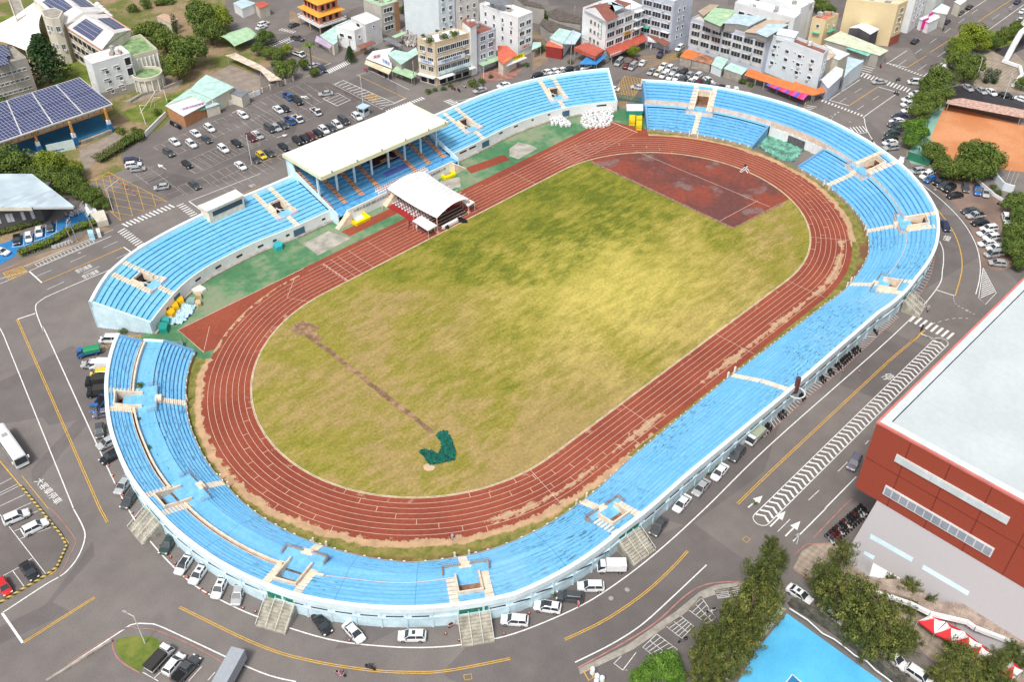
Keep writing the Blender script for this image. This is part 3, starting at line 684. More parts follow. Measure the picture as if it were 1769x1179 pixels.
for i in range(8):
    x = -20+i*5.7; b = MB(); b.bx(x-.22, x+.22, 65.1, 65.55, 2.4, 12.0); b.build('column', m_wblue, GS)
    b = MB(); b.bx(x-.15, x+.15, 76.6, 77., 0, 12.2); b.build('column', m_wblue, GS)
b = MB()
for x in (GX0-.35, GX1+.05):
    b.hexa([(x,57.2,0),(x+.3,57.2,0),(x+.3,77.6,0),(x,77.6,0)], [(x,57.2,3.3),(x+.3,57.2,3.3),(x+.3,77.6,9.6),(x,77.6,9.6)])
b.bx(GX0-.3, GX1+.3, 77.0, 77.5, 0, 9.4)
b.hexa([(GX0-.5,71,0),(GX0-.2,71,0),(GX0-.2,77.8,0),(GX0-.5,77.8,0)], [(GX0-.5,75.5,12),(GX0-.2,75.5,12),(GX0-.2,77.8,12),(GX0-.5,77.8,12)])
b.build('side_walls', m_wblue, GS)
b = MB(); b.bx(-17.6, 18.5, 57.0, 57.3, 0, 3.35); b.hexa([(-20.3,57.0,0),(-17.6,57.0,0),(-17.6,57.3,0),(-20.3,57.3,0)], [(-20.3,57.0,.4),(-17.6,57.0,3.35),(-17.6,57.3,3.35),(-20.3,57.3,.4)]); b.build('front_wall', m_white, GS)
b = MB(); b.bx(-1.1, 7.9, 66.3, 66.6, 4, 4.6); b.bx(-1.2,8,71.2,71.5,5.,8.2); b.bx(-1.2,8,66.6,71.2,4.9,5.0); b.build('dignitary_box', M((.10,.03,.035), var=.3, name='dark_red_box'), GS)
b = MB(); b.bx(0, 7.5, 63.2, 66.2, 3.3, 3.95); b.build('blue_cloth_tables', M((.13,.16,.50), name='blue_tablecloth'), GS)
b = MB(); b.hexa([(2,67.4,4.9),(6,67.4,4.9),(5.6,68.6,4.9),(2.4,68.6,4.9)], [(2,67.4,5.3),(6,67.4,5.3),(5.6,68.6,5.3),(2.4,68.6,5.3)]); b.build('orange_lectern_table', M((.62,.30,.09), name='orange_wood'), GS)
for (xa, xb) in ((-2.6,-4.6),(17.9,20.2),(-17.6,-19.9)):
    b = MB(); n = 10
    for q in range(n): 
        x0 = xa+(xb-xa)*q/n*1.9; x1 = xa+(xb-xa)*(q+1)/n*1.9; b.bx(min(x0,x1), max(x0,x1), 55.6, 57.0, 0, 3.2*(1-(q+.5)/n))
    b.build('side_stairs', m_cream, GS)
def text(txt, size, mat, name='lettering', parent=None, ext=.01):
    cu = bpy.data.curves.new(name, 'FONT'); cu.body = txt; cu.size = size; cu.extrude = ext; cu.align_x = 'CENTER'; cu.align_y = 'CENTER'
    o = bpy.data.objects.new(name, cu); C.objects.link(o)
    bpy.context.view_layer.update(); me = bpy.data.meshes.new_from_object(o.evaluated_get(bpy.context.evaluated_depsgraph_get()))
    bpy.data.objects.remove(o); me.materials.clear(); me.materials.append(mat); o = bpy.data.objects.new(name, me); C.objects.link(o)
    if parent is not None: o.parent = parent
    return o
m_ink = M((.25,.28,.30), name='grey_lettering')
for x, t_ in ((-12.5,'中華民國運動會'),(-6.5,'歡迎蒞臨指導'),(8.5,'1'),(13.,'全國運動大會')):
    o = text(t_, .95, m_ink, parent=GS); o.location = (x, 56.96-66, 2.2); o.rotation_euler = (R_(90), 0, 0)
# white draped chairs with pink sashes along the front of the grandstand
m_ch = M((.85,.82,.82), name='white_chair_cover'); m_sash = M((.80,.35,.30), name='pink_sash')
t = thing('draped_chair', 'white draped banquet chair with pink sash, in the front rows of the roofed grandstand', 'chair', (0,0,0), 'draped chairs in the grandstand')
b = MB(); b.bx(-.24,.24,-.24,.24,0,.46); b.bx(-.23,.23,.16,.26,.46,1.0); b.build('cover', m_ch, t)
b = MB(); b.bx(-.25,.25,.14,.28,.6,.76); b.build('sash', m_sash, t)
reg_tree(t); first = True
a, c_ = P(644,322,3.), P(727,283,3.)
for rw in range(2):
    for i in range(24):
        q = t if first else copy_tree(t); first = False
        q.location = (-5.9+i*.72+(.3 if i > 13 else 0), 59.0+rw*1.0, 2.45)
# commentators' booth on the rim of the southern wing
T = thing('commentary_booth', 'cream box booth with one long dark window on the rim of the southern stand wing', 'booth', (0,0,0)); q = pp('B1 1520,225 1720,140 1768,160 1768,215 1590,315', 9.2)
x0, y0 = P(*px('B1 1530,235')[0], 9.2).xy; 
s0, s1 = sW2(92.5), sx(-36.4)
bc = pos((s0+s1)/2, 37.6); T.location = bc
b = MB(); s0 = sx(-45.5) if False else ST_+3.4; s1 = ST_-3.2
sbox(b, s1, s0, 36.2, 39.6, 4.5, 9.3); b.build('walls', m_cream, T); b = MB(); sbox(b, s1-.2, s0+.2, 36., 39.8, 9.3, 9.5); b.build('roof', M((.8,.8,.74), name='cream_roof'), T)
b = MB(); sbox(b, s1+.5, s0-.5, 36.1, 36.25, 7.3, 8.6); b.build('window', m_glass, T)
# ================================================================ EVENT TENT ON THE TRACK
z0 = 4.0; A_, B_, C2_, D_ = Vector((-4.6,57,4.4)), Vector((8.2,57,4.4)), Vector((7.4,38.6,4.2)), Vector((-4.6,37.3,4.2))
T = thing('event_tent', 'big white vaulted event canopy set up across the track in front of the grandstand', 'tent', (1.5, 47, 0))
b = MB(); nu, nv = 24, 16
for i in range(nu+1):
    u = i/nu; ed = (A_.lerp(D_, u), B_.lerp(C2_, u))
    for j in range(nv+1):
        v = j/nv; p = ed[0].lerp(ed[1], v); hgt = 1.0-.3*math.sin(u*math.pi*2-.6); p = p+Vector((0, 0, hgt*math.sin(math.pi*v)-.5*math.sin(math.pi*u)*abs(2*v-1))); b.v.append(p)
for i in range(nu):
    for j in range(nv): a = i*(nv+1)+j; b.f.append((a, a+1, a+nv+2, a+nv+1))
nn = len(b.v); b.v += [v-Vector((0,0,.05)) for v in b.v[:nn]]; b.f += [tuple(nn+i for i in reversed(f)) for f in b.f]
b.build('canopy', M((.88,.88,.87), .6, var=.02, name='white_canvas'), T, smooth=True)
for p in (A_, B_, C2_, D_): b = MB(); b.tube((p.x,p.y,0), p, .14, 8); b.lathe((p.x,p.y,0), [(.5,0),(.5,.12),(.2,.16)], 10); b.build('leg', M((.75,.35,.28), name='red_white_pole'), T)
b = MB()
for i in range(12): y = 55.8-i*1.5; b.bx(-4.4, 7., y-.04, y+.04, 5.3, 5.4)
b.build('truss', m_steelw, T)
b = MB(); b.bx(-6.2, 7.2, 39.2, 56.4, .03, .06); struct(b, 'red_carpet', M((.35,.03,.03), .95, name='red_carpet'))
def small_tent(nm, lb, pts, z, col, peak=.9, group=None, cols=None):
    c_ = sum(pts, Vector())/len(pts); T = thing(nm, lb, 'tent', (c_.x, c_.y, 0), group)
    top = c_.copy(); top.z = z+peak
    for i in range(4):
        a, q = pts[i].copy(), pts[(i+1) % 4].copy(); a.z = q.z = z; b = MB(); m1 = a.lerp(top, .5)-Vector((0,0,.15*peak)); m2 = q.lerp(top, .5)-Vector((0,0,.15*peak))
        b.quad(a, q, m2, m1); b.poly([m1, m2, top]); dn = Vector((0,0,.3)); b.quad(a-dn, q-dn, q, a)
        b.build('canopy_panel', cols[i % 2] if cols else col, T)
    for p in pts: b = MB(); b.tube((p.x,p.y,0), (p.x,p.y,z), .05, 5); b.build('leg', m_steelw, T)
    return T
m_canvas = M((.86,.86,.85), .6, var=.03, name='white_canvas_sheet')
small_tent('side_tent', 'low white side tent with people around it at the south-west foot of the event canopy', pp('V1 520,895 670,815 930,975 780,1060', 2.5), 2.5, m_canvas, .25)
small_tent('side_tent', 'small white side tent at the east foot of the event canopy, on the running track', pp('V1 1370,570 1420,500 1570,580 1460,650', 2.6), 2.6, m_canvas, .25)
# chairs under the canopy
t = thing('event_chair', 'light plastic chair in the rows on red carpet under the event canopy', 'chair', (0,0,0), 'chairs under the event canopy')
b = MB(); b.bx(-.22,.22,-.22,.22,.40,.46); b.build('seat', m_canvas, t)
b = MB(); b.bx(-.22,.22,.18,.24,.46,.92); b.build('backrest', M((.62,.60,.62), name='grey_lilac_plastic'), t)
b = MB()
for x in (-.19,.19):
    for y in (-.19,.19): b.tube((x,y,0),(x,y,.4),.03,4)
b.build('legs', m_metal, t); reg_tree(t); first = True
for r_ in range(11):
    for i in range(9):
        q = t if first else copy_tree(t); first = False
        q.location = (-4.3+i*.75+(0 if i < 5 else 1.2), 55.3-r_*1.25, .06)
# raised stage front: black and white risers facing the field
T = thing('stage', 'low stage with white-edged black risers at the field end of the event canopy', 'stage', (1.5, 39.2, 0))
b = MB()
for i in range(4): b.bx(-3.6, 6.6, 38.2+i*.9, 39.1+i*.9, .06, .3+i*.3)
b.build('risers', M((.07,.04,.035), name='black_stage_riser'), T)
b = MB()
for i in range(4): b.bx(-3.6, 6.6, 38.15+i*.9, 38.25+i*.9, .25+i*.3, .36+i*.3)
b.build('edges', M((.5,.4,.35), name='stage_edging'), T)
q = pp('V1 1010,990 1330,820 1360,845 1040,1010', .8); b = MB(); b.hexa([(p.x,p.y,.1) for p in q], [(p.x,p.y,.85) for p in q]); tag(b.build('white_table', m_canvas), 'long white cloth table at the edge of the field in front of the stage', 'table')
for k, (c__, rad) in enumerate((('V1 1330,890', 1.0), ('V1 1395,905', .7), ('V1 1110,1015', .5))):
    p = P(*px(c__)[0], .4); b = MB(); rr = random.Random(k)
    for i in range(5): b.box((p.x+rr.uniform(-.6,.6)*rad, p.y+rr.uniform(-.6,.6)*rad, .45), (.8*rad,.6*rad,.9), rr.random()*3)
    tag(b.build('speaker_cases', M((.03,.03,.03), name='black_case'), base=(p.x,p.y,0)), ('heap of black loudspeaker cases on the grass', 'single black flight case right of the heap of cases', 'small black case at the end of the white table')[k], 'equipment case')
# yellow foam walls round the two landing beds
for k, (s_, sb, lb) in enumerate((('B2 615,340 770,290 785,330 690,375','white', 'yellow foam U around a white landing mat, left of the event canopy'), ('A2 1340,1130 0,0', '', ''))):
    if k: q = pp('V1 945,105 1180,25 1260,100 1075,185', .6)
    else: q = pp('B2 610,345 720,285 788,335 690,385', .6)
    lb = lb or 'yellow foam U around a grey landing mat, right of the event canopy'
    c0 = sum(q, Vector())/4; T = thing('landing_bed', lb, 'landing mat', (c0.x, c0.y, 0)); b = MB(); w_ = .9
    for i in (1,2,3):
        a, e = q[i], q[(i+1) % 4]; t_ = (e-a).normalized(); n2 = Vector((-t_.y,t_.x,0))*w_; 
        b.hexa([(a.x,a.y,.05),(e.x,e.y,.05),(e.x-n2.x,e.y-n2.y,.05),(a.x-n2.x,a.y-n2.y,.05)], [(a.x,a.y,.75+.01*i),(e.x,e.y,.75+.01*i),(e.x-n2.x,e.y-n2.y,.75+.01*i),(a.x-n2.x,a.y-n2.y,.75+.01*i)])
    b.build('foam_wall', M((.85,.66,.0), var=.08, name='yellow_foam'), T)
    b = MB(); b.poly([(c0.x+(p.x-c0.x)*.7, c0.y+(p.y-c0.y)*.7, .22) for p in q]); b.build('mat', M((.75,.77,.78) if not k else (.22,.23,.26), name='mat_cover'), T)
# ================================================================ PEOPLE (skinned figures, one continuous body each)
def figure(name, joints, edges, mat):
    me = bpy.data.meshes.new(name); me.from_pydata([j[:3] for j in joints], edges, []); o = bpy.data.objects.new(name, me); C.objects.link(o)
    md = o.modifiers.new('s', 'SKIN'); md.use_smooth_shade = True; 
    if not me.skin_vertices: me.attributes  # layer is made with the modifier
    if not me.skin_vertices:
        import bmesh; bm = bmesh.new(); bm.from_mesh(me); bm.verts.layers.skin.verify(); bm.to_mesh(me); bm.free()
    for i, v in enumerate(me.skin_vertices[0].data): v.radius = (joints[i][3],)*2; v.use_root = (i == 0)
    o.modifiers.new('u', 'SUBSURF').levels = 1
    bpy.context.view_layer.update(); m2 = bpy.data.meshes.new_from_object(o.evaluated_get(bpy.context.evaluated_depsgraph_get()))
    bpy.data.objects.remove(o); m2.materials.clear(); m2.materials.append(mat); return m2
J_st = [(0,0,.95,.15),(0,0,1.2,.14),(0,0,1.42,.13),(0,0,1.52,.06),(0,.01,1.68,.10),(.19,0,1.42,.06),(.26,0,1.15,.045),(.25,.1,.92,.035),(-.19,0,1.42,.06),(-.26,0,1.15,.045),(-.25,.1,.92,.035),(.10,0,.85,.09),(.11,.05,.48,.06),(.12,0,.08,.045),(.12,.14,.04,.04),(-.10,0,.85,.09),(-.11,-.02,.48,.06),(-.12,-.08,.08,.045),(-.12,.06,.04,.04)]
Ed = [(0,1),(1,2),(2,3),(3,4),(2,5),(5,6),(6,7),(2,8),(8,9),(9,10),(0,11),(11,12),(12,13),(13,14),(0,15),(15,16),(16,17),(17,18)]
J_rd = [(0,-.25,.82,.16),(0,-.18,1.05,.15),(0,-.05,1.28,.14),(0,0,1.38,.06),(0,.05,1.54,.11),(.2,0,1.26,.06),(.28,.2,1.05,.045),(.25,.42,1.0,.04),(-.2,0,1.26,.06),(-.28,.2,1.05,.045),(-.25,.42,1.0,.04),(.12,-.1,.78,.09),(.16,.2,.72,.065),(.16,.2,.35,.05),(.16,.32,.30,.04),(-.12,-.1,.78,.09),(-.16,.2,.72,.065),(-.16,.2,.35,.05),(-.16,.32,.30,.04)]
me_stand = figure('person', J_st, Ed, m_cloth); me_ride = figure('person', J_rd, Ed, m_cloth)
hair = MB().lathe((0,0,0), [(.05,-.06),(.115,0),(.10,.08),(.04,.12)], 8)
def person(loc, rz, col, label, pose='stand', helmet=None, group=None):
    o = bpy.data.objects.new('person', me_stand if pose == 'stand' else me_ride); C.objects.link(o); o.location = loc; o.rotation_euler = (0,0,rz); o.color = (*col, 1)
    tag(o, label, 'person', group)
    h = hair.build('helmet' if helmet else 'hair', m_obj, o, base=(0, .01 if pose == 'stand' else .05, 1.70 if pose == 'stand' else 1.56)); h.color = (*(helmet or (.02,.015,.012)), 1); 
    return o
ppl = [('B2 868,290',(.7,.7,.72),'person in a white top walking on the green apron near the yellow landing bed'),('B2 898,225',(.6,.6,.65),'person in grey standing by the grandstand stairs'),('B2 925,235',(.1,.1,.12),'person in black beside the grandstand stairs'),('V1 470,980',(.1,.05,.07),'person in dark clothes outside the low white side tent, on the track'),('V1 440,1030',(.5,.2,.2),'person in dull red squatting place left of the white side tent'),('V1 590,1060',(.8,.8,.8),'person in white at the near edge of the side tent'),('V1 680,1110',(.03,.06,.45),'person in bright blue at the corner of the side tent'),('V1 830,1090',(.75,.7,.6),'person in cream near the tent pole'),('V1 900,1090',(.8,.75,.7),'person in white with pale bag near the tent pole'),('V1 540,870',(.8,.8,.85),'person in white between the chairs and the side tent'),('V1 590,800',(.75,.75,.8),'person in a white shirt at the aisle of the chairs'),('V1 340,690',(.8,.8,.85),'person in white behind the red table row'),('V1 470,760',(.7,.7,.75),'person in a pale shirt beside the red tables'),('V1 1510,650',(.75,.75,.78),'person in white beneath the small east side tent'),('V1 600,990',(.06,.06,.08),'person in black beneath the eave of the white side tent'),('V1 770,1130',(.15,.08,.06),'person in dark brown at the field edge below the side tent'),('D3 468,668',(.75,.25,.28),'person in pink walking on the white edge line beside the parked cars'),('D2 1343,215',(.5,.55,.7),'person in pale blue sitting on the bare verge below the track'),('T4 1500,640',(.75,.75,.78),'person in white on the forecourt by the red canopy'),('V2 1510,110',(.75,.7,.65),'person in cream waiting at the kerb by the market stalls'),('V2 1310,190',(.05,.05,.2),'person in navy on the crossing by the curved rim'),('V2 1400,185',(.7,.5,.1),'person in yellow on the crossing by the curved rim'),('A3 960,330',(.7,.7,.72),'person in white beneath the edge of the long red canopy'),('A3 740,395',(.2,.25,.4),'person in blue-grey beside the small tree on the forecourt')]
rr = random.Random(1)
for s_, c_, lb in ppl: person(P(*px(s_)[0], 0.06 if 'V1' in s_ else 0.03), rr.random()*6.28, c_, lb)
# ================================================================ VEHICLES
def loft(rings):
    b = MB(); k = len(rings[0])
    for r in rings: b.v += [Vector(p) for p in r]
    for i in range(len(rings)-1):
        for j in range(k): q = (j+1) % k; b.f.append((i*k+j, i*k+q, (i+1)*k+q, (i+1)*k+j))
    b.f.append(tuple(reversed(range(k)))); b.f.append(tuple((len(rings)-1)*k+j for j in range(k))); return b
def sect(x, w, zb, zt, crown=.06):
    return [(x,-w*.88,zb),(x,-w,zb+.12),(x,-w,zt*.62+.1),(x,-w*.94,zt-crown),(x,-w*.7,zt),(x,0,zt+crown*.4),(x,w*.7,zt),(x,w*.94,zt-crown),(x,w,zt*.62+.1),(x,w,zb+.12),(x,w*.88,zb)]
m_lamp = M((.75,.78,.8), .2, name='headlight_glass'); m_tail = M((.45,.02,.02), .3, name='tail_light'); m_rim2 = M((.4,.41,.43), .35, name='wheel_rim', metal=.6)
def wheels(T, L, w, r=.32, xs=None):
    for x in (xs or (L*.31, -L*.30)):
        for y in (-1, 1):
            b = MB(); b.tube((x, y*(w-.2), r), (x, y*(w+.01), r), r, 12); o = b.build('wheel', m_tyre, T)
            b = MB(); b.tube((x, y*(w+.005), r), (x, y*(w+.02), r), r*.6, 8); b.build('rim', m_rim2, o)
def lights(T, L, w, z):
    for y in (-1, 1):
        b = MB(); b.box((L/2-.12, y*w*.70, z), (.22, .34, .14)); b.build('headlight', m_lamp, T)
        b = MB(); b.box((-L/2+.10, y*w*.74, z+.12), (.18, .26, .16)); b.build('taillight', m_tail, T)
VEH = {}
def car(kind):
    T = thing('parked_car', 'x', 'car', (0,0,0))
    S = dict(sedan=(4.6,.9,[(-2.3,.72,.35,.80),(-2.15,.86,.28,.98),(-1.5,.9,.25,1.02),(-.6,.9,.22,.98),(.9,.9,.22,.96),(1.5,.89,.24,.90),(2.1,.84,.26,.78),(2.3,.68,.34,.62)],(-1.75,1.25,-1.05,.38,1.43)),
             suv=(4.5,.92,[(-2.25,.78,.4,1.05),(-2.15,.88,.32,1.12),(-1.2,.92,.28,1.10),(.8,.92,.26,1.06),(1.5,.91,.28,1.0),(2.05,.86,.3,.88),(2.25,.72,.38,.7)],(-2.12,1.2,-1.75,.42,1.66)),
             hatch=(4.0,.86,[(-2.0,.74,.38,.98),(-1.9,.84,.3,1.04),(-1.1,.86,.26,1.02),(.7,.86,.24,.98),(1.3,.85,.26,.9),(1.85,.8,.28,.76),(2.0,.66,.36,.6)],(-1.88,1.15,-1.45,.35,1.5)),
             van=(4.8,.92,[(-2.4,.84,.4,1.2),(-2.3,.9,.32,1.22),(-1.2,.92,.28,1.2),(1.0,.92,.28,1.16),(1.7,.91,.28,1.02),(2.25,.86,.3,.86),(2.4,.76,.38,.7)],(-2.34,1.75,-2.15,.95,1.92)),
             pickup=(5.1,.92,[(-2.55,.86,.45,.95),(-2.4,.9,.4,.98),(-.6,.92,.35,.98),(.8,.92,.3,1.02),(1.6,.91,.3,1.0),(2.3,.86,.32,.9),(2.55,.74,.4,.72)],(-.5,1.3,-.3,.7,1.72)))[kind]
    L, w, se, (g0, g1, g2, g3, zr) = S
    loft([sect(*q) for q in se]).build('body', m_car, T, smooth=False)
    zb = 1.0 if kind == 'sedan' else 1.06 if kind in ('suv','pickup') else 1.0 if kind == 'hatch' else 1.18; zb -= .05; wb, wt = w*.90, w*.70
    b = MB(); b.hexa([(g0,-wb,zb),(g1,-wb,zb-.02),(g1,wb,zb-.02),(g0,wb,zb)], [(g2,-wt,zr-.03),(g3,-wt,zr-.03),(g3,wt,zr-.03),(g2,wt,zr-.03)]); b.build('windows', m_glass, T)
    b = MB(); b.hexa([(g2-.06,-wt-.03,zr-.05),(g3+.06,-wt-.03,zr-.05),(g3+.06,wt+.03,zr-.05),(g2-.06,wt+.03,zr-.05)], [(g2+.02,-wt+.06,zr+.02),(g3-.05,-wt+.06,zr+.01),(g3-.05,wt-.06,zr+.01),(g2+.02,wt-.06,zr+.02)])
    for y in (-1, 1):
        xm = (g2+g3)/2
        for a, c_ in (((g1-.03,y*wb,zb),(g3,y*wt,zr-.03)), ((g0+.03,y*wb,zb),(g2,y*wt,zr-.03)), ((xm,y*(wb+.01),zb),(xm,y*(wt+.01),zr-.03))): b.tube(a, c_, .055, 4)
    b.build('roof', m_car, T)
    if kind == 'pickup': b = MB(); b.bx(-2.42,-.62,-.76,.76,.96,1.01); b.build('load_bed', m_black, T)
    wheels(T, L, w, .34 if kind in ('suv','pickup','van') else .31); lights(T, L, w, .68 if kind in ('sedan','hatch') else .82)
    b = MB()
    for y in (-1,1): b.box((g1-.35, y*(w+.08), zb+.06), (.16,.18,.12))
    b.build('mirrors', m_black, T)
    VEH[kind] = T; reg_tree(T)
for k in ('sedan','suv','hatch','van','pickup'): car(k)
def truck(kind, L, box, cov):
    T = thing('parked_truck', 'x', 'truck', (0,0,0)); w = .88 if L < 6 else 1.1; hx = L/2; H = 2.0 if L < 6 else 2.5; cl = 1.5 if L < 6 else 1.9
    loft([sect(hx-cl, w*.98, .5, H-.5), sect(hx-cl+.1, w, .45, H-.42), sect(hx-.5, w, .4, H*.62), sect(hx-.1, w*.97, .4, H*.5), sect(hx, w*.8, .5, H*.42)]).build('body', m_car, T)
    b = MB(); b.hexa([(hx-cl+.15,-w*.95,H*.5),(hx-.12,-w*.95,H*.5),(hx-.12,w*.95,H*.5),(hx-cl+.15,w*.95,H*.5)], [(hx-cl+.2,-w*.85,H-.05),(hx-.6,-w*.85,H-.05),(hx-.6,w*.85,H-.05),(hx-cl+.2,w*.85,H-.05)]); b.build('windows', m_glass, T)
    b = MB(); b.bx(hx-cl+.12, hx-.55, -w*.88, w*.88, H-.06, H+.03); b.build('roof', m_car, T)
    b = MB(); b.bx(-hx, hx-cl, -w*.9, w*.9, .5, .75); b.build('chassis', m_black, T)
    if box: b = MB(); b.bx(-hx, hx-cl-.05, -w-.03, w+.03, .78, box); b.build('cargo_box', m_obj, T)
    else:
        b = MB()
        for y in (-w, w-.05): b.bx(-hx, hx-cl-.05, y, y+.05, .75, 1.15)
        b.bx(-hx,-hx+.05,-w,w,.75,1.15); b.build('drop_sides', m_car, T)
    if cov:
        nS = 6; pr = [(math.cos(math.pi*i/nS), math.sin(math.pi*i/nS)) for i in range(nS+1)]
        loft([[(x, -w-.04, 1.1)]+[(x, -c_*(w+.02), cov+.22*s_) for c_, s_ in pr]+[(x, w+.04, 1.1)] for x in (-hx, hx-cl-.1)]).build('tarpaulin_cover', m_obj, T)
    wheels(T, L, w, .33 if L < 6 else .45, (hx-.8, -hx+1.)); lights(T, L, w, .7); VEH[kind] = T; reg_tree(T)
truck('boxtruck', 4.9, 2.25, 0); truck('tarptruck', 4.9, 0, 1.75); truck('flattruck', 4.9, 0, 0); truck('bigtruck', 8.2, 3.1, 0)
T = thing('coach', 'x', 'bus', (0,0,0)); b = loft([sect(-5.6,1.2,.4,3.0,.2), sect(-5.4,1.25,.35,3.1,.2), sect(5.2,1.25,.35,3.1,.2), sect(5.6,1.2,.4,2.9,.2), sect(5.75,1.1,.45,1.2,.1)]); b.build('body', m_car, T)
b = MB(); b.bx(-5.3,5.2,-1.275,-1.25,1.5,2.4); b.bx(-5.3,5.2,1.25,1.275,1.5,2.4); b.hexa([(5.3,-1.15,1.25),(5.82,-1.1,1.25),(5.82,1.1,1.25),(5.3,1.15,1.25)], [(5.3,-1.1,2.7),(5.66,-1.05,2.6),(5.66,1.05,2.6),(5.3,1.1,2.7)]); b.build('windows', m_glass, T)
b = MB(); b.bx(-2.2,-1.2,-.5,.5,3.1,3.22); b.build('roof_vent', m_metal, T)
b = MB(); b.box((5.7,-1.45,2.2),(.25,.25,.5)); b.box((5.7,1.45,2.2),(.25,.25,.5)); b.build('mirrors', m_car, T); wheels(T, 11, 1.22, .5); lights(T, 11.4, 1.2, .8); VEH['coach'] = T; reg_tree(T)
CN = dict(w=('white',(.80,.82,.83)), s=('silver',(.42,.43,.44)), g=('dark grey',(.07,.075,.08)), k=('black',(.012,.013,.016)), r=('dark red',(.13,.012,.015)), b=('blue',(.03,.14,.42)), y=('yellow',(.80,.58,.01)), R=('bright red',(.62,.02,.02)), G=('dark green',(.03,.06,.05)), p=('purple-grey',(.16,.15,.21)), c=('cream',(.72,.68,.48)), n=('navy blue',(.02,.03,.09)), L=('pale grey',(.55,.56,.58)))
KN = dict(s='sedan', u='suv', h='hatch', v='van', p='pickup', B='boxtruck', T='tarptruck', F='flattruck', X='bigtruck', C='coach')
KW = dict(sedan='sedan', suv='SUV', hatch='hatchback', van='van', pickup='pickup', boxtruck='box truck', tarptruck='canvas-covered truck', flattruck='small open truck', bigtruck='large box truck', coach='coach')
CAT = dict(sedan='car', suv='car', hatch='car', van='van', pickup='pickup truck', boxtruck='truck', tarptruck='truck', flattruck='truck', bigtruck='truck', coach='bus')
used = set(); LABS = {}
def put(kind, loc, rz, col, label, name='parked_car', group=None, extra=None, cargo=None):
    T = VEH[kind]; first = kind not in used
    used.add(kind)
    if first: 
        KIDS0 = T; o = copy_tree(T, None, col, ('body','roof','drop_sides'))
    else: o = copy_tree(T, None, col, ('body','roof','drop_sides'))
    o.location = loc; o.rotation_euler = (0, 0, rz); o.name = name; tag(o, label, CAT[kind], group)
    for ch in o.children:
        nm = ch.name.split('.')[0]
        if nm in ('cargo_box','tarpaulin_cover'): ch.color = (*(cargo or (.7,.7,.7)), 1)
    if extra:
        b = MB(); b.box((-.3 if extra == 'sun' else 0, 0, dict(sedan=1.46,suv=1.69,hatch=1.53,van=1.95,pickup=1.75).get(kind,1.5)), (.55,.7,.03) if extra == 'sun' else (1.35,1.0,.03)); q = b.build('sunroof', m_glass, o, base=(0,0,0))
    return o
def row(desc, dirv, spec, group, order='from the left'):
    """spec: REG x,y,kind,colour[,dx,dy] ... every car of one row"""
    out = []; g = None
    for t in spec.split():
        if ',' not in t: g = REG[t]; continue
        a = t.split(','); X, Y = g[0]+float(a[0])/g[2], g[1]+float(a[1])/g[2]
        d = dirv if len(a) < 6 else (float(a[4]), float(a[5])); out.append((X, Y, KN[a[2]], a[3], d, a[6] if len(a) > 6 else None))
    n = len(out); ixs = sorted(range(n), key=lambda i: out[i][0]); rank = {i: r for r, i in enumerate(ixs)}
    for i, (X, Y, k, c_, d, ex) in enumerate(out):
        p = P(X, Y, .75); q = P(X+d[0]*.02, Y+d[1]*.02, .75); rz = math.atan2(q.y-p.y, q.x-p.x); cn, cc = CN[c_]
        same = [j for j in range(n) if out[j][2] == k and out[j][3] == c_]
        if len(same) == 1 and n < 30: lb = f'{cn} {KW[k]} {desc}'
        elif n <= 12: lb = f'{cn} {KW[k]}, {nth(rank[i])} {order} {desc}'
        else: lb = f'{cn} {KW[k]}, {nth(rank[i])} {order} {desc}'
        v = .92+.16*rr.random(); put(k, (p.x, p.y, .03), rz, tuple(min(.9, x*v) for x in cc), lb, 'parked_car' if CAT[k] == 'car' else 'parked_'+CAT[k].replace(' ', '_'), group, None if ex in (None,'W','K','V') else ex, dict(D=(.36,.40,.30), W=(.82,.84,.85), Q=(.36,.39,.43), K=(.035,.035,.033), V=(.02,.28,.12)).get(ex))
VARS = 1
row('against the outer wall at lower left', (-55,85), 'D1 1140,235,s,G,-50,90 1252,372,s,w,-60,90,glass 1350,437,s,w,-62,92,sun 1492,530,s,w,-45,100,sun 1615,575,s,s,-25,100', 'cars parked round the ring stand')
row('by the outer wall between two bottom stairways', (90,5), 'D2 455,780,s,k,55,80 672,838,s,w,70,75 1068,865,u,w,-100,0,sun', 'cars parked round the ring stand')
row('along the lower right outer wall', (-95,-10), 'D3 35,758,u,w,-100,-8 258,668,u,w,-95,-15,glass 410,598,u,g,-90,-8 552,528,u,w,-95,0 692,402,B,w,-90,0,W 1013,120,s,g,-50,70', 'cars parked round the ring stand')
row('along the straight outer wall', (-60,70), 'C3 1172,1138,s,w 1302,1030,s,s 1428,925,s,w 1545,802,u,g 1668,690,T,w,-80,80,D', 'cars parked round the ring stand')
row('against the left curve of the stand', (-90,15), 'C1 750,25,v,w,-90,0 600,115,T,b,-90,20,V 625,192,u,s,-90,5 690,205,B,w,-90,0,W 690,262,v,y,-90,10 660,318,B,k,-90,10,K 672,388,B,k,-90,10,K 672,465,F,b,-40,60 700,525,h,p,-60,10 676,645,h,g,0,90 735,725,u,s,-85,45 755,818,u,k,-85,50 838,1010,s,s,-60,85 880,1105,s,g,-60,85', 'cars parked round the ring stand', 'from the left')
row('in the yellow kerbed car park', (-90,40), 'V8 150,285,u,w,90,-38 325,378,u,w,90,-45 268,785,s,k,55,75 35,930,h,R,45,75', 'cars in the bottom left car park')
row('by the small grass island', (70,-80), 'D1 1085,1020,T,w,65,-70,K 1180,1055,h,w,70,-85 1262,1092,p,g,72,-78 1548,1165,X,L,-52,95,Q', 'cars by the grass island')
row('stopped on the left road', (100,150), 'C1 80,770,C,w,115,165,Q', None)
row('driving beside the red gymnasium', (-35,62), 'C4 617,860,u,p', None)
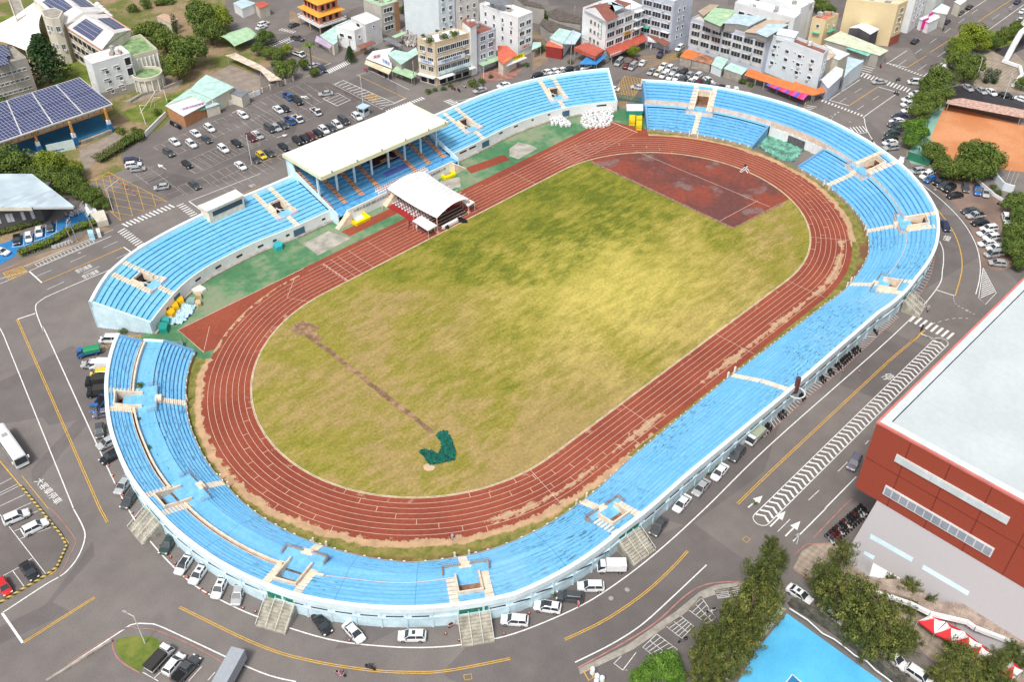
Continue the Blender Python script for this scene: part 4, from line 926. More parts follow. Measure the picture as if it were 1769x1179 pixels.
row('in the lane above the blue court', (95,60), 'D4 245,580,s,w,100,68,sun 888,1015,s,w,90,78 1060,1135,u,w,90,60 600,835,s,w,90,60 480,725,s,w,90,60', 'cars beneath the gymnasium trees')
row('driving round the right-hand bend', (30,58), 'B4 1235,392,s,n', None)
row('in the earth lot, upper fan', (-60,15), 'B4 1040,20,u,s,-80,10 1105,48,u,w,-70,35 1130,75,h,b,-70,35 1195,92,u,k,-70,40 1225,115,s,g,-70,40 1262,138,u,k,-70,40 1300,185,s,k,-90,15 1372,135,h,g,20,80 1452,150,p,b,10,80 1508,165,s,s,10,80', 'cars on the earth lot')
row('in the earth lot, lower cluster', (-90,12), 'B4 1402,290,s,g 1440,322,p,s 1472,370,s,k 1530,410,u,w 1510,440,s,w 1547,472,u,w 1518,510,s,w 1575,545,u,w 1565,585,v,s 1590,645,h,s,-90,-10 1648,345,u,w,25,80 1660,430,s,g,25,80 1640,525,h,b,25,80', 'cars on the earth lot')
row('in the column under the roadside trees', (-90,12), 'A4 1035,632,s,w 985,672,u,w 980,705,u,w 985,745,s,w 925,785,s,n 905,818,s,w 893,842,s,g 907,875,s,g 875,903,s,G 862,937,s,k 860,965,s,w 865,1000,u,s 937,1085,h,w,25,-70 1040,1150,h,g 1120,1168,h,w', 'cars under the roadside trees')
row('crossing the upper right junction', (-95,0), 'A4 785,552,s,s,-95,5 1030,556,v,w,-95,-5', None)
row('around the right edge park', (60,45), 'A4 1235,440,h,w,15,-60 1388,592,s,s 1480,612,s,s 1548,622,s,w 1645,645,s,k,80,20 1755,672,s,w,80,25', 'cars near the white monument')
row('along the upper right avenue', (60,-45), 'A4 1030,275,s,k 1245,142,s,n 1400,45,s,k 1340,82,s,g 1760,72,s,w 1745,130,s,w 1665,195,s,w 1630,215,s,w 1725,8,s,n', 'cars along the avenue')
row('on the forecourt behind the northern gap', (45,-60), 'A3 745,422,v,s,-60,55 795,442,s,r 850,408,s,r 838,450,v,s,-60,55 905,422,s,w 1025,368,u,n', 'cars on the forecourt')
row('in the packed lot, front row', (-50,45), 'A3 965,482,s,s 1010,490,s,c 1048,505,s,w 1095,517,s,w 1138,524,s,w 1175,540,u,g 1230,552,s,w 1285,558,s,r 1338,570,h,G 1385,580,s,s 1432,595,s,k', 'cars in the packed lot')
row('in the packed lot, back row', (-50,40), 'A3 1045,445,s,w 1085,464,u,w 1125,476,s,s 1180,490,u,k 1222,506,s,s 1278,515,u,w 1352,540,s,w,60,40 1480,602,s,w,-30,70 1540,615,h,w,10,60 1612,642,s,w,-80,-15', 'cars in the packed lot')
row('by the northern gap, yellow hatching', (-90,-10), 'A3 872,590,s,L 1155,322,u,w,-60,50 700,600,s,w', None)
row('half hidden behind the northern wing', (-60,20), 'A3 192,507,s,k 250,488,s,w 302,480,s,w 352,475,s,w 402,468,s,k 470,458,s,g 515,452,s,w', 'cars behind the north wing')
D0 = (55,42)
row('in the big car park, left half', D0, 'A1 1185,960,s,w 1298,975,u,w 1328,903,s,w 1400,943,s,g 1422,868,u,w 1650,778,s,w 1145,1035,u,g 1268,1115,h,k 1515,1008,u,w 1605,970,s,k 1705,933,u,r 1745,912,s,w', 'cars in the big car park')
row('at the big car park, lower left corner', (70,-10), 'A1 895,1090,u,n 905,1118,u,w 935,1145,h,s B1 1095,128,h,s,-90,12 1318,115,s,g,60,45', 'cars in the big car park')
row('in the big car park, right half', D0, 'A2 225,655,F,b 290,685,v,k 160,740,s,w 205,733,s,k 415,757,F,w 290,806,F,w 238,820,F,b 190,845,s,g 145,862,s,s 103,872,v,g 22,915,s,s 482,632,s,s,-95,12', 'cars in the big car park')
row('in the row behind the grandstand', D0, 'A2 695,790,u,w 605,818,v,g 560,845,u,w 517,862,s,g 470,880,u,w 432,900,s,k 380,920,s,r 340,938,s,k 292,955,u,k 195,995,s,k 100,1035,s,g 45,1052,h,y A1 1730,1078,s,g 1632,1122,s,w', 'cars in the big car park')
row('on the street beside the temple', (50,-20), 'A2 60,160,u,w 45,182,s,w 290,258,p,g,50,10 265,165,s,g 460,466,s,n,35,50 400,442,s,w 300,368,F,w,60,20 A1 1692,78,s,g', 'cars beside the temple')
row('on the street below the tan building', (-60,15), 'A2 1530,610,s,s 1690,575,s,w', None)
row('in the blue bays', (0,60), 'V4 212,905,s,k 365,880,h,w 495,805,s,w 635,748,h,g 10,1060,s,w,60,15', 'cars in the blue bays')
for T in VEH.values():
    for ch in list(T.children_recursive)+[T]: bpy.data.objects.remove(ch)
# ---------------------------------------------------------------- scooters
def scooter():
    T = thing('scooter', 'x', 'scooter', (0,0,0))
    b = loft([[(x,-w,z0),(x,-w,z1),(x,0,z1+.05),(x,w,z1),(x,w,z0)] for x, w, z0, z1 in ((-.85,.08,.55,.7),(-.6,.16,.4,.78),(-.1,.17,.35,.74),(.05,.14,.22,.3),(.4,.15,.22,.3),(.5,.17,.3,.75),(.62,.12,.5,.95),(.72,.05,.7,.95))]); b.build('body', m_obj, T)
    b = MB(); b.bx(-.7,.0,-.14,.14,.76,.84); b.build('seat', m_black, T)
    b = MB(); b.tube((.55,-.33,1.02),(.55,.33,1.02),.025,5); b.tube((.55,-.3,1.02),(.5,-.36,1.2),.02,4); b.tube((.55,.3,1.02),(.5,.36,1.2),.02,4); b.tube((.55,0,.9),(.55,0,1.03),.04,5); b.build('handlebar', m_black, T)
    for x in (-.6,.72): b = MB(); b.tube((x,-.06,.25),(x,.06,.25),.25,10); b.build('wheel', m_tyre, T)
    reg_tree(T); return T
SCO = scooter()
def sco(p, rz, col, label, group=None, name='scooter'):
    o = copy_tree(SCO, None, col, ('body',)); o.name = name; o.location = p; o.rotation_euler = (0,0,rz); tag(o, label, 'scooter', group); return o
def hd(x, y, dx, dy, z=.5): p = P(x, y, z); q = P(x+dx*.02, y+dy*.02, z); return p, math.atan2(q.y-p.y, q.x-p.x)
rc = random.Random(11); scols = [('black',(.02,.02,.02)),('black',(.03,.03,.035)),('dark red',(.2,.02,.02)),('white',(.6,.6,.6)),('grey',(.15,.15,.16))]
wl = [px(s)[0] for s in ('C4 12,640','C4 30,625','C4 40,612','C4 110,545','C4 125,535','C4 140,520','C4 255,420','C4 268,408','C4 395,302','C4 410,290','C4 445,250','C4 465,242','C4 500,212','C4 515,200','C4 535,180','C4 547,168','C4 560,155','C4 575,145','C4 590,132','C4 612,112','C4 625,100','C4 645,88','B4 760,1112')]
for i, (x, y) in enumerate(wl):
    cn, cc = scols[rc.randrange(5) if i % 4 == 0 else 0]; p, rz = hd(x, y, 38, 40); sco((p.x, p.y, .01), rz+rc.uniform(-.08,.08), cc, f'{cn} scooter, {nth(i)} from the left along the outer wall', 'scooters along the outer wall')
k = 0
for r_ in range(2):
    for i in range(15):
        t_ = i/14; x, y = (437+t_*235)/K_+1319+r_*6.5, (205-t_*205)/K_+879+r_*6-2
        cn, cc = scols[rc.randrange(5)]; p, rz = hd(x, y, 25, 28); sco((p.x, p.y, .01), rz+rc.uniform(-.1,.1), cc, f'{cn} scooter, {nth(i)} from the left, {"outer" if not r_ else "inner"} row of the gymnasium bay', 'scooters beside the gymnasium')
for i in range(7):
    p, rz = hd(*px(f'A1 {1158+i*11},{828+i*6}')[0], -20, 45); sco((p.x,p.y,.01), rz, scols[i % 5][1], f'{scols[i % 5][0]} scooter, {nth(i)} from the left below the orange-walled cafe', 'scooters at the cafe')
for i, (s_, lb) in enumerate((('A2 850,497','beneath the cream awning of the banner shop'),('A2 890,515','right of the banner shop awning'),('A2 1350,600','before the corner of the tan building'),('A2 1420,583','at the plant pots of the tan building'),('A2 1550,575','near the lavender building corner'),('A2 1385,610','beside the silver car below the tan building'),('D2 1342,785','covered with a pink sheet beside the bottom concrete stairway'),('A4 795,448','at the market kerb of the junction'),('D3 1375,690','in the white bays under the trees'),('D3 1180,890','in the bay edge near the bright tree'),('B4 1610,245','on the earth lot by the tree'))):
    p, rz = hd(*px(s_)[0], rc.uniform(-40,40), rc.uniform(-40,40)); sco((p.x,p.y,.01), rz, (.6,.3,.3) if 'pink' in lb else scols[i % 5][1], ('pink' if 'pink' in lb else scols[i % 5][0])+' scooter '+lb)
for s_, d, c_, h, lb in (('D2 780,1070',(60,20),(.04,.04,.04),(.03,.03,.03),'black above the yellow double line at the bottom'),('D2 578,1115',(55,18),(.5,.25,.3),(.7,.7,.7),'pinkish below the yellow double line at the bottom'),('B4 1120,950',(-10,50),(.5,.5,.5),(.75,.75,.75),'white by the stop line of the right junction'),('B4 1080,1080',(-30,50),(.05,.05,.06),(.03,.03,.03),'black on the zebra stripes of the right junction'),('A4 740,960',(-25,-50),(.04,.04,.05),(.03,.03,.03),'black beside the white edge line near the upper right stand'),('A4 915,535',(60,-10),(.05,.05,.06),(.7,.7,.7),'black in the middle of the upper right junction'),('A4 905,628',(-50,-20),(.06,.06,.06),(.05,.05,.05),'dark at the stop line of the upper right junction'),('A4 1222,192',(40,-35),(.06,.06,.07),(.05,.05,.05),'dark on the avenue near the left kerb'),('A4 1680,60',(-40,35),(.5,.5,.5),(.8,.8,.8),'grey on the far avenue at the top right'),('A2 752,470',(-40,-25),(.5,.1,.1),(.8,.8,.8),'red beside the stop line near the banner shop')):
    p, rz = hd(*px(s_)[0], *d, .8); sco((p.x,p.y,.01), rz, c_, f'scooter being ridden, {lb}', 'ridden scooters'); person((p.x,p.y,.02), rz-math.pi/2, c_ if c_[0] > .2 else (.08,.08,.1), f'person riding the scooter, {lb}', 'ride', h)
for ch in list(SCO.children_recursive)+[SCO]: bpy.data.objects.remove(ch)
# ================================================================ GROUND PATCHES AND ROAD MARKINGS
def patch(name, specs, mat, z, ghost=None):
    b = MB()
    for i, s_ in enumerate(specs): b.poly([(p.x, p.y, z+i*.0015) for p in pp(s_)])
    return struct(b, name, mat)
m_lawn = N('lawn'); _c = m_lawn.mix(m_lawn.step(m_lawn.noise(.25, 6, rough=.7), .35, .65), (.10,.16,.03), (.22,.24,.06)); m_lawn = m_lawn.done(_c, .95, .1)
m_dirtmix = N('school_yard_ground'); _c = m_dirtmix.mix(m_dirtmix.step(m_dirtmix.noise(.07, 6, rough=.65), .42, .58), (.33,.24,.15), (.15,.17,.05)); _c = m_dirtmix.vary(_c, .12, 1, 5); m_dirtmix = m_dirtmix.done(_c, .95, .1)
patch('school_yard', ['F -300,-300 330,-300 400,60 480,110 420,130 330,165 285,215 210,295 120,330 -60,480 -300,500'], m_dirtmix, .01)
patch('car_park', ['A1 1000,920 1330,740 1768,600 A2 280,560 500,560 1000,760 240,1060 A1 1768,1160 B1 1170,215 1060,150 820,-60 830,-130 980,-230'], m_lot, .014)
patch('car_park', ['C1 -300,500 0,860 260,1179 D1 260,0 460,230 380,430 0,650 -700,1100 -900,300'], m_lot, .012)
patch('lawn', ['A1 0,110 90,100 150,200 0,240 -100,160', 'A1 390,430 600,420 640,560 400,600 330,560', 'A1 810,760 1010,700 1180,640 1260,600 1200,700 1110,760 1050,830 900,830', 'A4 1430,180 1768,250 1700,300 1500,350', 'D1 800,885 930,865 1040,875 1110,920 1000,1030 950,1115 860,1060 800,990 780,930'], m_lawn, .03)
patch('paved_yard', ['A1 540,1020 780,900 830,940 640,1110 560,1170', 'A1 830,690 1060,590 1120,520 1240,550 1200,600 900,700', 'A1 1330,560 1560,440 1768,520 1768,600 1330,740'], m_pave, .02)
_n = N('chequered_paving'); _b = _n.n('ShaderNodeTexChecker', i_Vector=_n.n('ShaderNodeMapping', i_Vector=_n.co, i_Rotation=(0,0,.75)).outputs[0], i_Scale=1.3); _b.inputs['Color1'].default_value = (.37,.31,.24,1); _b.inputs['Color2'].default_value = (.31,.255,.205,1); m_chk = _n.done(_n.vary(_n.vary(_b.outputs[0], .14, .5, 5), .1, .08, 3), .9)
patch('plaza', ['A4 1340,420 1450,380 1560,350 1650,300 1768,420 1768,640 1500,600 1300,540', 'D4 200,410 260,290 340,245 480,235 640,370 700,450 1000,620 1300,760 1768,1000 1768,1179 1300,1179 1000,900 700,720 470,560 360,500'], m_chk, .02)
patch('earth_lot', ['A4 940,1000 1000,1100 B4 1000,0 1130,110 1300,260 1400,400 1460,560 1480,680 1600,700 1768,640 1768,330 1500,120 1400,0 1200,-40'], M((.24,.17,.14), .95, var=.25, sc=.12, fine=.2, name='brown_earth_and_gravel'), .01)
patch('street', ['A4 1290,590 1330,580 1768,680 1768,790 1500,700 1250,680'], m_asphalt('fresh_asphalt', (.05,.048,.055)), .03)
patch('street', ['A4 1560,350 1768,215 1768,330 1640,390'], m_asphalt('fresh_asphalt', (.06,.055,.06)), .03)
m_clay = N('orange_clay'); _c = m_clay.mix(m_clay.step(m_clay.noise(.08, 4), .35, .65), (.56,.23,.10), (.66,.31,.155)); _c = m_clay.vary(_c, .06, 1.5, 5); m_clay = m_clay.done(_c, .95, .15)
patch('clay_court', ['A4 1225,725 1250,715 1768,850 1768,1170 1600,1150 1240,1080 1130,940'], m_clay, .035)
patch('green_court_border', ['A4 1230,690 1150,740 1060,900 970,1060 1000,1110 1130,1130 1160,960 1250,690'], M((.22,.42,.36), name='pale_green_border'), .03)
patch('blue_parking_bays', ['B1 0,520 330,400 450,335 600,250 660,370 110,580 100,600 0,660 -200,740 -200,560'], M((.035,.22,.52), .6, var=.1, name='blue_road_surface'), .03)
patch('verge_soil', ['B1 100,640 350,560 690,400 770,410 480,545 190,680'], m_dirt, .02)
patch('vacant_lot', ['T2 0,120 130,180 120,290 60,330 0,330', 'T4 0,640 130,560 180,700 200,780 0,900', 'A3 160,180 250,290 170,330 0,300'], m_dirt, .02)
m_court = N('court_paint'); _c = m_court.mix(m_court.step(m_court.noise(.09, 5, rough=.6), .3, .7), (.085,.43,.74), (.13,.56,.88)); _c = m_court.mix(m_court.math('MULTIPLY', m_court.step(m_court.noise(.12, 5, rough=.6, sc=(1,.35,1)), .60, .70), .5), _c, (.05,.24,.42)); m_court = m_court.done(m_court.vary(_c, .06, 3, 4), .6)
patch('hedge_soil', ['D4 160,640 230,620 420,760 560,860 760,1000 900,1110 860,1179 640,960 400,800 180,670'], M((.075,.05,.035), .95, var=.4, sc=.8, fine=.3, name='dark_leaf_litter'), .028)
patch('court_square', ['D4 155,1185 195,1132 262,1185 200,1240'], M((.03,.22,.45), name='dark_blue_square'), .045)
patch('court_surface', ['V6 70,755 655,1179 700,1300 -300,1300 -130,1000'], m_court, .03)
patch('forecourt', ['T3 1000,960 1300,830 1560,880 1450,1000 1100,1040'], M((.33,.17,.14), var=.3, sc=.6, name='red_brick_forecourt'), .02)
struct(MB().poly([(p.x,p.y,.05) for p in pp('D3 470,1090 800,930 1130,700 1290,570 1400,520 1570,500 1640,520 1480,560 1300,620 1160,740 840,960 480,1130')]), 'pavement', m_conc)
W = MB(); Y = MB(); Rr = MB()
ZL = .05
def ln(s_, w_=.15, mb=None, z=ZL): (mb or W).strip(pp(s_), w_, z)
def dash(s_, n, duty=.45, w_=.12, mb=None):
    a, c_ = pp(s_)
    for i in range(n): (mb or W).strip([a.lerp(c_, i/n), a.lerp(c_, (i+duty)/n)], w_, ZL)
def zebra(s_, n, bar, w_=.45):
    """bars from point a to b; bar = pixel vector of one bar in the region's scale"""
    rg = s_.split()[0]; (x0,y0),(x1,y1) = [tuple(map(float, t.split(','))) for t in s_.split()[1:]]
    for i in range(n):
        t = i/(n-1); x, y = x0+(x1-x0)*t, y0+(y1-y0)*t; W.strip(pp(f'{rg} {x},{y} {x+bar[0]},{y+bar[1]}'), w_, ZL)
# crossings
zebra('B1 830,380 1145,250', 13, (40,20)); zebra('B1 800,440 930,540', 10, (50,-28), .4); zebra('B1 1200,262 1290,330', 7, (48,-20), .4)
zebra('A2 490,475 625,412', 12, (22,-8+30)); zebra('A2 100,305 230,255', 9, (28,-10+22), .4); zebra('A2 165,205 250,225', 6, (28,-18+5), .4)
zebra('A2 890,750 1130,660', 16, (22,-8+22), .45); zebra('A2 1285,690 1355,728', 6, (48,-15), .45)
zebra('A4 395,690 660,790', 13, (-14+25,18-30)); zebra('A4 660,520 970,625', 15, (25,-25), .42); zebra('A4 835,432 1080,520', 13, (-16+32,24-30), .42)
zebra('A4 640,485 690,420', 6, (80,20), .35); zebra('A4 225,750 290,715', 5, (70,-8+20), .3); zebra('A4 545,870 670,855', 7, (34,40), .35)
zebra('B4 990,1045 1245,1165', 8, (46,-42), .55)
# left road, yellow double line and edges
def dbl(s_, w_=.13, off=.16):
    p = pp(s_)
    for sg in (-1, 1):
        q = []
        for i, v in enumerate(p):
            t = ((p[i+1] if i < len(p)-1 else v)-(p[i-1] if i else v)).normalized(); q.append(v+Vector((-t.y, t.x, 0))*off*sg)
        Y.strip(q, w_, ZL)
def smooth(s_, n=6):
    q = px(s_); o = []
    for i in range(len(q)-1):
        p0, p1, p2, p3 = q[max(0,i-1)], q[i], q[i+1], q[min(len(q)-1,i+2)]
        for k in range(n):
            t = k/n; o.append(tuple(.5*((2*p1[j])+(-p0[j]+p2[j])*t+(2*p0[j]-5*p1[j]+4*p2[j]-p3[j])*t*t+(-p0[j]+3*p1[j]-3*p2[j]+p3[j])*t**3) for j in (0,1)))
    o.append(q[-1][:2]); return 'F '+' '.join(f'{a:.2f},{b:.2f}' for a, b in o)
dbl('B1 118,1032 C1 165,0 680,1179 D1 730,95'); dbl('D1 160,912 645,605')
dbl(smooth('D1 1218,672 1768,935 D2 400,1040 780,1100 1050,1115 1300,1105 1735,1022')); dbl(smooth('D3 375,893 640,765 900,590 1090,420 1210,290'))
dbl('C3 1548,1145 1768,930 C4 850,175 1055,0', off=.18); ln(smooth('B4 1170,270 1280,420 1335,560 1345,700 1300,870'), .22, Y)
ln('B4 1000,1179 1095,1105', .3, Y); ln('A4 585,715 775,590', .2, Y); ln('A4 980,455 1105,378', .2, Y); ln('A4 1130,355 1415,175', .2, Y); ln('A4 1450,150 1700,-15', .2, Y)
ln('B1 285,780 840,540', .2, Y); ln('B1 1400,300 1768,120', .16, Y); ln('A2 0,1125 190,1045', .16, Y)
ln('A2 700,512 1025,668 ', .16, Y); ln('A2 215,300 340,360 510,430', .16, Y)
ln('C1 0,855 270,1179 D1 270,5 465,235 375,430 0,640', .18, Y); ln('C1 150,955 330,1179', .12, Y)
# white edges
ln('B1 0,1090 C1 25,0 500,1179 D1 500,0 ', .2); ln(smooth('D1 497,0 565,130 575,210 530,330 440,440 300,525 15,712'), .22); ln('D1 15,712 155,915', .4)
ln(smooth('B1 1179,535 770,685 400,840 280,900 242,960 300,1120 C1 320,0 680,790 870,1179 D1 1050,260 1290,500 1500,625 1768,745 D2 500,890 900,940 1200,945 1450,920 1768,850 D3 440,685 700,530 1000,300 1330,0 C3 1768,745 C4 880,0 B4 1170,830 1215,690 1220,570 1195,500'), .22)
ln(smooth('D1 320,1165 800,850 900,790 1000,785 1080,800 1300,900 1768,1115 D2 280,1179'), .22)
ln(smooth('D3 445,1048 700,920 900,790 1100,610 1338,385'), .22)
ln('C4 415,1179 630,960', .22); ln('D4 200,225 425,0', .22); dash('C4 305,1120 385,1045', 1, .9); dash('C4 505,925 580,850', 1, .9); dash('C4 690,740 715,712', 1, .9); ln('D4 95,160 180,75', .12)
ln(smooth('A4 920,625 700,780 685,810 710,900 800,1025 970,1160 B4 1050,90 1230,240 1360,380 1440,520 1470,650 1465,760 1440,860'), .22)
ln('A4 445,680 655,540', .2); ln('A4 445,680 580,718', .3); ln('A4 780,590 920,630', .3); ln('A4 850,430 975,458', .3); ln('A4 855,420 975,342', .2); ln('A4 1330,115 1510,0', .2); ln('A4 1080,520 1350,330 1768,30', .2)
ln('A4 600,915 715,897', .25); ln('B4 1170,830 1295,870', .3); ln('B4 1070,1130 1200,1179 C4 1085,0 1180,45', .35)
for s_, n in (('A4 515,695 720,565',2),('A4 635,745 840,615',2),('A4 920,440 1500,30',6),('A4 1045,480 1768,-20',6)): dash(s_, n)
ln('B1 200,705 285,782', .35); ln('B1 200,702 755,465', .18); ln('B1 840,540 900,580', .3); ln('B1 118,1030 240,990', .3)
for s_ in ('B1 245,740 350,695','B1 480,640 585,595','B1 700,545 800,500','B1 320,828 435,775','B1 565,718 675,670','B1 790,618 890,572','B1 1335,260 1420,230','B1 1510,190 1595,155'): ln(s_, .12)
ln('B1 1285,230 1385,302', .3); ln('B1 1280,230 1768,40', .18); ln('B1 -50,770 190,700 B1 60,765 -100,830', .15)
for i in range(17): 
    x = 240+i*24; y = 655-i*10.3; ln(f'B1 {x},{y} {x+22},{y+22}', .12)
ln('B1 235,655 630,488', .12); ln('B1 255,672 645,505', .12); ln('B1 160,672 770,420', .15)
ln('A2 690,512 790,482 1050,610', .16); ln('A2 940,705 1028,665', .35); ln('A2 1360,690 1768,600', .16); ln('A2 1365,690 1395,712', .3); ln('A2 470,448 515,428', .3); ln('A2 215,295 270,272', .3)
for i in range(13):
    t = i/12; x0, y0 = 545+t*300, 570+t*150; ln(f'A2 {x0},{y0} {x0+60+t*40},{y0-25+t*10}', .25)
ln('A2 545,575 600,545 950,700 850,740', .2); ln('A2 530,570 870,745', .12)
# car park bays
def bays(s_, n, vec, w_=.10, ends=True, mb=None):
    rg = s_.split()[0]; (x0,y0),(x1,y1) = [tuple(map(float, t.split(','))) for t in s_.split()[1:]]
    mb = mb or W; mb.strip(pp(s_), w_, ZL)
    for i in range(n+1):
        t = i/n; x, y = x0+(x1-x0)*t, y0+(y1-y0)*t; mb.strip(pp(f'{rg} {x},{y} {x+vec[0]},{y+vec[1]}'), w_, ZL)
m_oldline = M((.42,.40,.37), .8, var=.3, sc=1, name='faded_line_paint'); OL = MB()
for a_ in (('A1 1040,1000 1768,690', 14, (120,68)), ('A1 1160,1070 1768,795', 12, (-110,-66)), ('A1 1220,1115 1768,870', 11, (100,60)), ('A1 1330,1179 1768,985', 8, (-90,-58)), ('A1 1440,1240 1768,1090', 6, (110,70)),
    ('A2 -20,700 330,560', 7, (110,70)), ('A2 0,800 360,640', 7, (95,60)), ('A2 0,890 560,645', 10, (-90,-60)), ('A2 -20,970 420,790', 8, (-80,-55)), ('A2 -20,1070 700,770', 13, (90,62)), ('B1 1205,130 1640,-45', 8, (70,55)), ('B1 1020,120 890,25', 0+4, (120,-60)),('B1 1250,180 1000,-10', 7, (-90,35))): bays(a_[0], a_[1], a_[2], .10, mb=OL)
bays('A2 465,670 560,718', 1, (0,0)); 
for i in range(5): t = i/4; ln(f'A2 {465+t*95*1},{670+t*48} {560+t*90},{632+t*45}', .14)
ln('A2 465,672 560,720 650,680 560,630', .14)
for i in range(7): ln(f'V8 {-140+i*55+ (0)},{60+i*72} {110+i*60-0},{-70+i*76}', .11)
ln('V8 -60,190 430,825', .12); ln('V8 30,835 170,760', .11); ln('V8 120,790 235,950', .11); ln('V8 265,690 315,665', .1); ln('C1 0,1070 120,1010', .1)
ln('V4 150,1015 300,995 440,940 580,885 715,825 845,765 845,645', .12)
for s_ in ('V4 160,1010 175,900','V4 300,1000 310,820','V4 440,945 445,780','V4 580,885 585,735','V4 715,825 720,665'): ln(s_, .11)
# yellow box junctions
def hatch(s_, n=7, w_=.16):
    w_ *= .75
    c4 = pp(s_); a, b_, c_, d = c4; Y.strip([a, b_, c_, d, a], w_*1.3, ZL)
    for i in range(1, n*2):
        t = i/n
        e = lambda t_: (a.lerp(b_, t_) if t_ <= 1 else b_.lerp(c_, t_-1)); f = lambda t_: (a.lerp(d, t_) if t_ <= 1 else d.lerp(c_, t_-1)); Y.strip([e(t), f(t)], w_, ZL+.002)
        e = lambda t_: (b_.lerp(a, t_) if t_ <= 1 else a.lerp(d, t_-1)); f = lambda t_: (b_.lerp(c_, t_) if t_ <= 1 else c_.lerp(d, t_-1)); Y.strip([e(t), f(t)], w_, ZL+.004)
hatch('U8 1100,10 1360,45 1180,320 930,250', 7, .14); hatch('A3 1130,365 890,385 900,470 1140,400', 6, .12); hatch('U8 950,350 1130,340 1110,410 950,400', 3, .12)
hatch('B1 735,30 1135,230 820,360 560,120', 4, .15); hatch('B1 20,715 145,670 190,710 65,765', 5, .14); hatch('V5 600,150 760,145 765,200 600,190', 3, .1); hatch('A2 740,660 790,632 850,655 805,690', 5, .12)
hatch('C1 700,30 700,110 760,60 760,20', 2, .1)
# arrows, chevron strip, triangle island, motorcycle bays, text
def arrow(a, b_, w_=.28):
    a, b_ = pp(f'{a} {b_}') if ' ' in a else (a, b_); t = (b_-a).normalized(); n_ = Vector((-t.y,t.x,0)); L = (b_-a).length; m_ = a+t*L*.55
    W.strip([a, m_], w_, ZL); W.poly([(p.x,p.y,ZL+.002) for p in (m_-n_*.75, b_, m_+n_*.75, m_+n_*.2-t*.0)])
for s_ in ('D4 45,125 150,20','D4 148,190 250,88','C3 1620,1170 1718,1090'): a, c_ = pp(s_); arrow(a, c_)
for s_ in ('A1 1128,1150 1070,1115','A2 150,935 225,912','A2 355,672 310,650','A2 370,668 330,650','A1 1575,765 1640,745'): a, c_ = pp(s_); arrow(a, c_, .2)
cA, cB = pp('C4 1205,45 D3 1710,75'); t = (cB-cA).normalized(); n_ = Vector((-t.y,t.x,0)); Lc = (cB-cA).length
W.strip([cA-n_*1.5, cB-n_*1.5], .16, ZL); W.strip([cA+n_*1.5, cB+n_*1.5], .16, ZL)
for e, sg in ((cA,-1),(cB,1)): W.strip([e+n_*1.5*math.cos(q*math.pi/8)+t*sg*1.4*math.sin(q*math.pi/8) for q in range(9)], .16, ZL)
nn_ = int(Lc/1.35)
for i in range(nn_): c0 = cA+t*(Lc*i/nn_+.3); W.strip([c0-n_*1.35+t*.75, c0, c0+n_*1.35+t*.75], .42, ZL+.002)
tri = pp('B4 1490,680 1460,885 1505,930 1580,850'); W.strip(tri+[tri[0]], .14, ZL)
for i in range(14):
    t_ = (i+1)/15; a = tri[0].lerp(tri[1].lerp(tri[2], .3), t_); c_ = tri[0].lerp(tri[3], t_); W.strip([a, c_], .22, ZL)
def combs(s_in, s_out, n, mb=None):
    a = [Vector(v) for v in pp(s_in)]; c_ = [Vector(v) for v in pp(s_out)]
    def along(p, t_):
        ls = [(p[i+1]-p[i]).length for i in range(len(p)-1)]; d = t_*sum(ls)
        for i, l in enumerate(ls):
            if d <= l or i == len(ls)-1: return p[i].lerp(p[i+1], min(1, d/l))
            d -= l
    Rr.strip(c_, .14, ZL)
    for i in range(n+1): W.strip([along(a, i/n), along(c_, i/n)], .12, ZL); 
combs('B4 1125,600 1090,700 1010,830 960,900','B4 1165,600 1140,720 1090,820 1010,935', 17); combs('B4 870,985 760,1090 C4 690,0','B4 915,1020 800,1120 C4 770,10', 12)
combs('C4 690,10 500,190 230,400 -20,640','C4 765,15 545,220 270,450 5,690', 46)
for s_ in ('D3 1395,560 1555,530 1570,590 1415,612', 'D3 1300,600 1215,690 1340,785 1400,745', 'D3 1165,735 1060,800 1170,885 1250,800', 'D3 1000,855 905,945 1000,1020 1140,960', 'D3 860,980 770,1100 800,1100', 'D3 760,1005 710,1055 770,1100'):
    q = pp(s_); W.strip(q+([q[0]] if len(q) == 4 else []), .11, ZL)
    if len(q) == 4:
        for i in range(1, 5): W.strip([q[0].lerp(q[3], i/5), q[1].lerp(q[2], i/5)], .09, ZL)
        W.strip([q[0].lerp(q[1], .5), q[3].lerp(q[2], .5)], .09, ZL)
ln(smooth('D3 465,1085 800,900 1000,770 1200,590 1330,520 1480,500 1570,500'), .25, Rr); ln(smooth('D1 400,470 470,330 515,230 500,190 400,60 340,0'), .16, Rr); ln(smooth('D1 460,1060 830,825 950,820 1060,830 1300,930 1560,1075'), .16, Rr)
ln(smooth('D1 765,890 770,960 820,1040 950,1120'), .22, Rr); ln('D4 205,320 290,245 470,235', .2, Rr); ln('D4 340,200 530,0 C4 600,1110', .2, Rr); ln('D4 200,410 350,510', .2, Rr); ln('A2 470,570 760,720', .12, Rr); ln('B1 0,700 130,650', .5, Rr)
for s_ in ('A4 380,805 450,790 520,755','A4 460,840 465,800 520,755','B4 1290,870 1300,920 1370,965 1440,1000','B4 1150,1060 1280,1025 1400,1025'):
    q = pp(smooth(s_))
    for i in range(0, len(q)-1, 2): W.strip(q[i:i+2], .12, ZL)
for s_ in ('D3 1580,210 1605,190 1635,210 1610,235','D2 1418,1135 1470,1125 1475,1160 1425,1168'): q = pp(s_); Y.strip(q+[q[0]], .1, ZL)
ln('D1 970,1115 1075,1175', .12); ln('D1 1280,1175 1370,1075', .12); ln('D1 1410,1170 1460,1115', .12); ln('D1 1040,1160 1090,1115', .12)
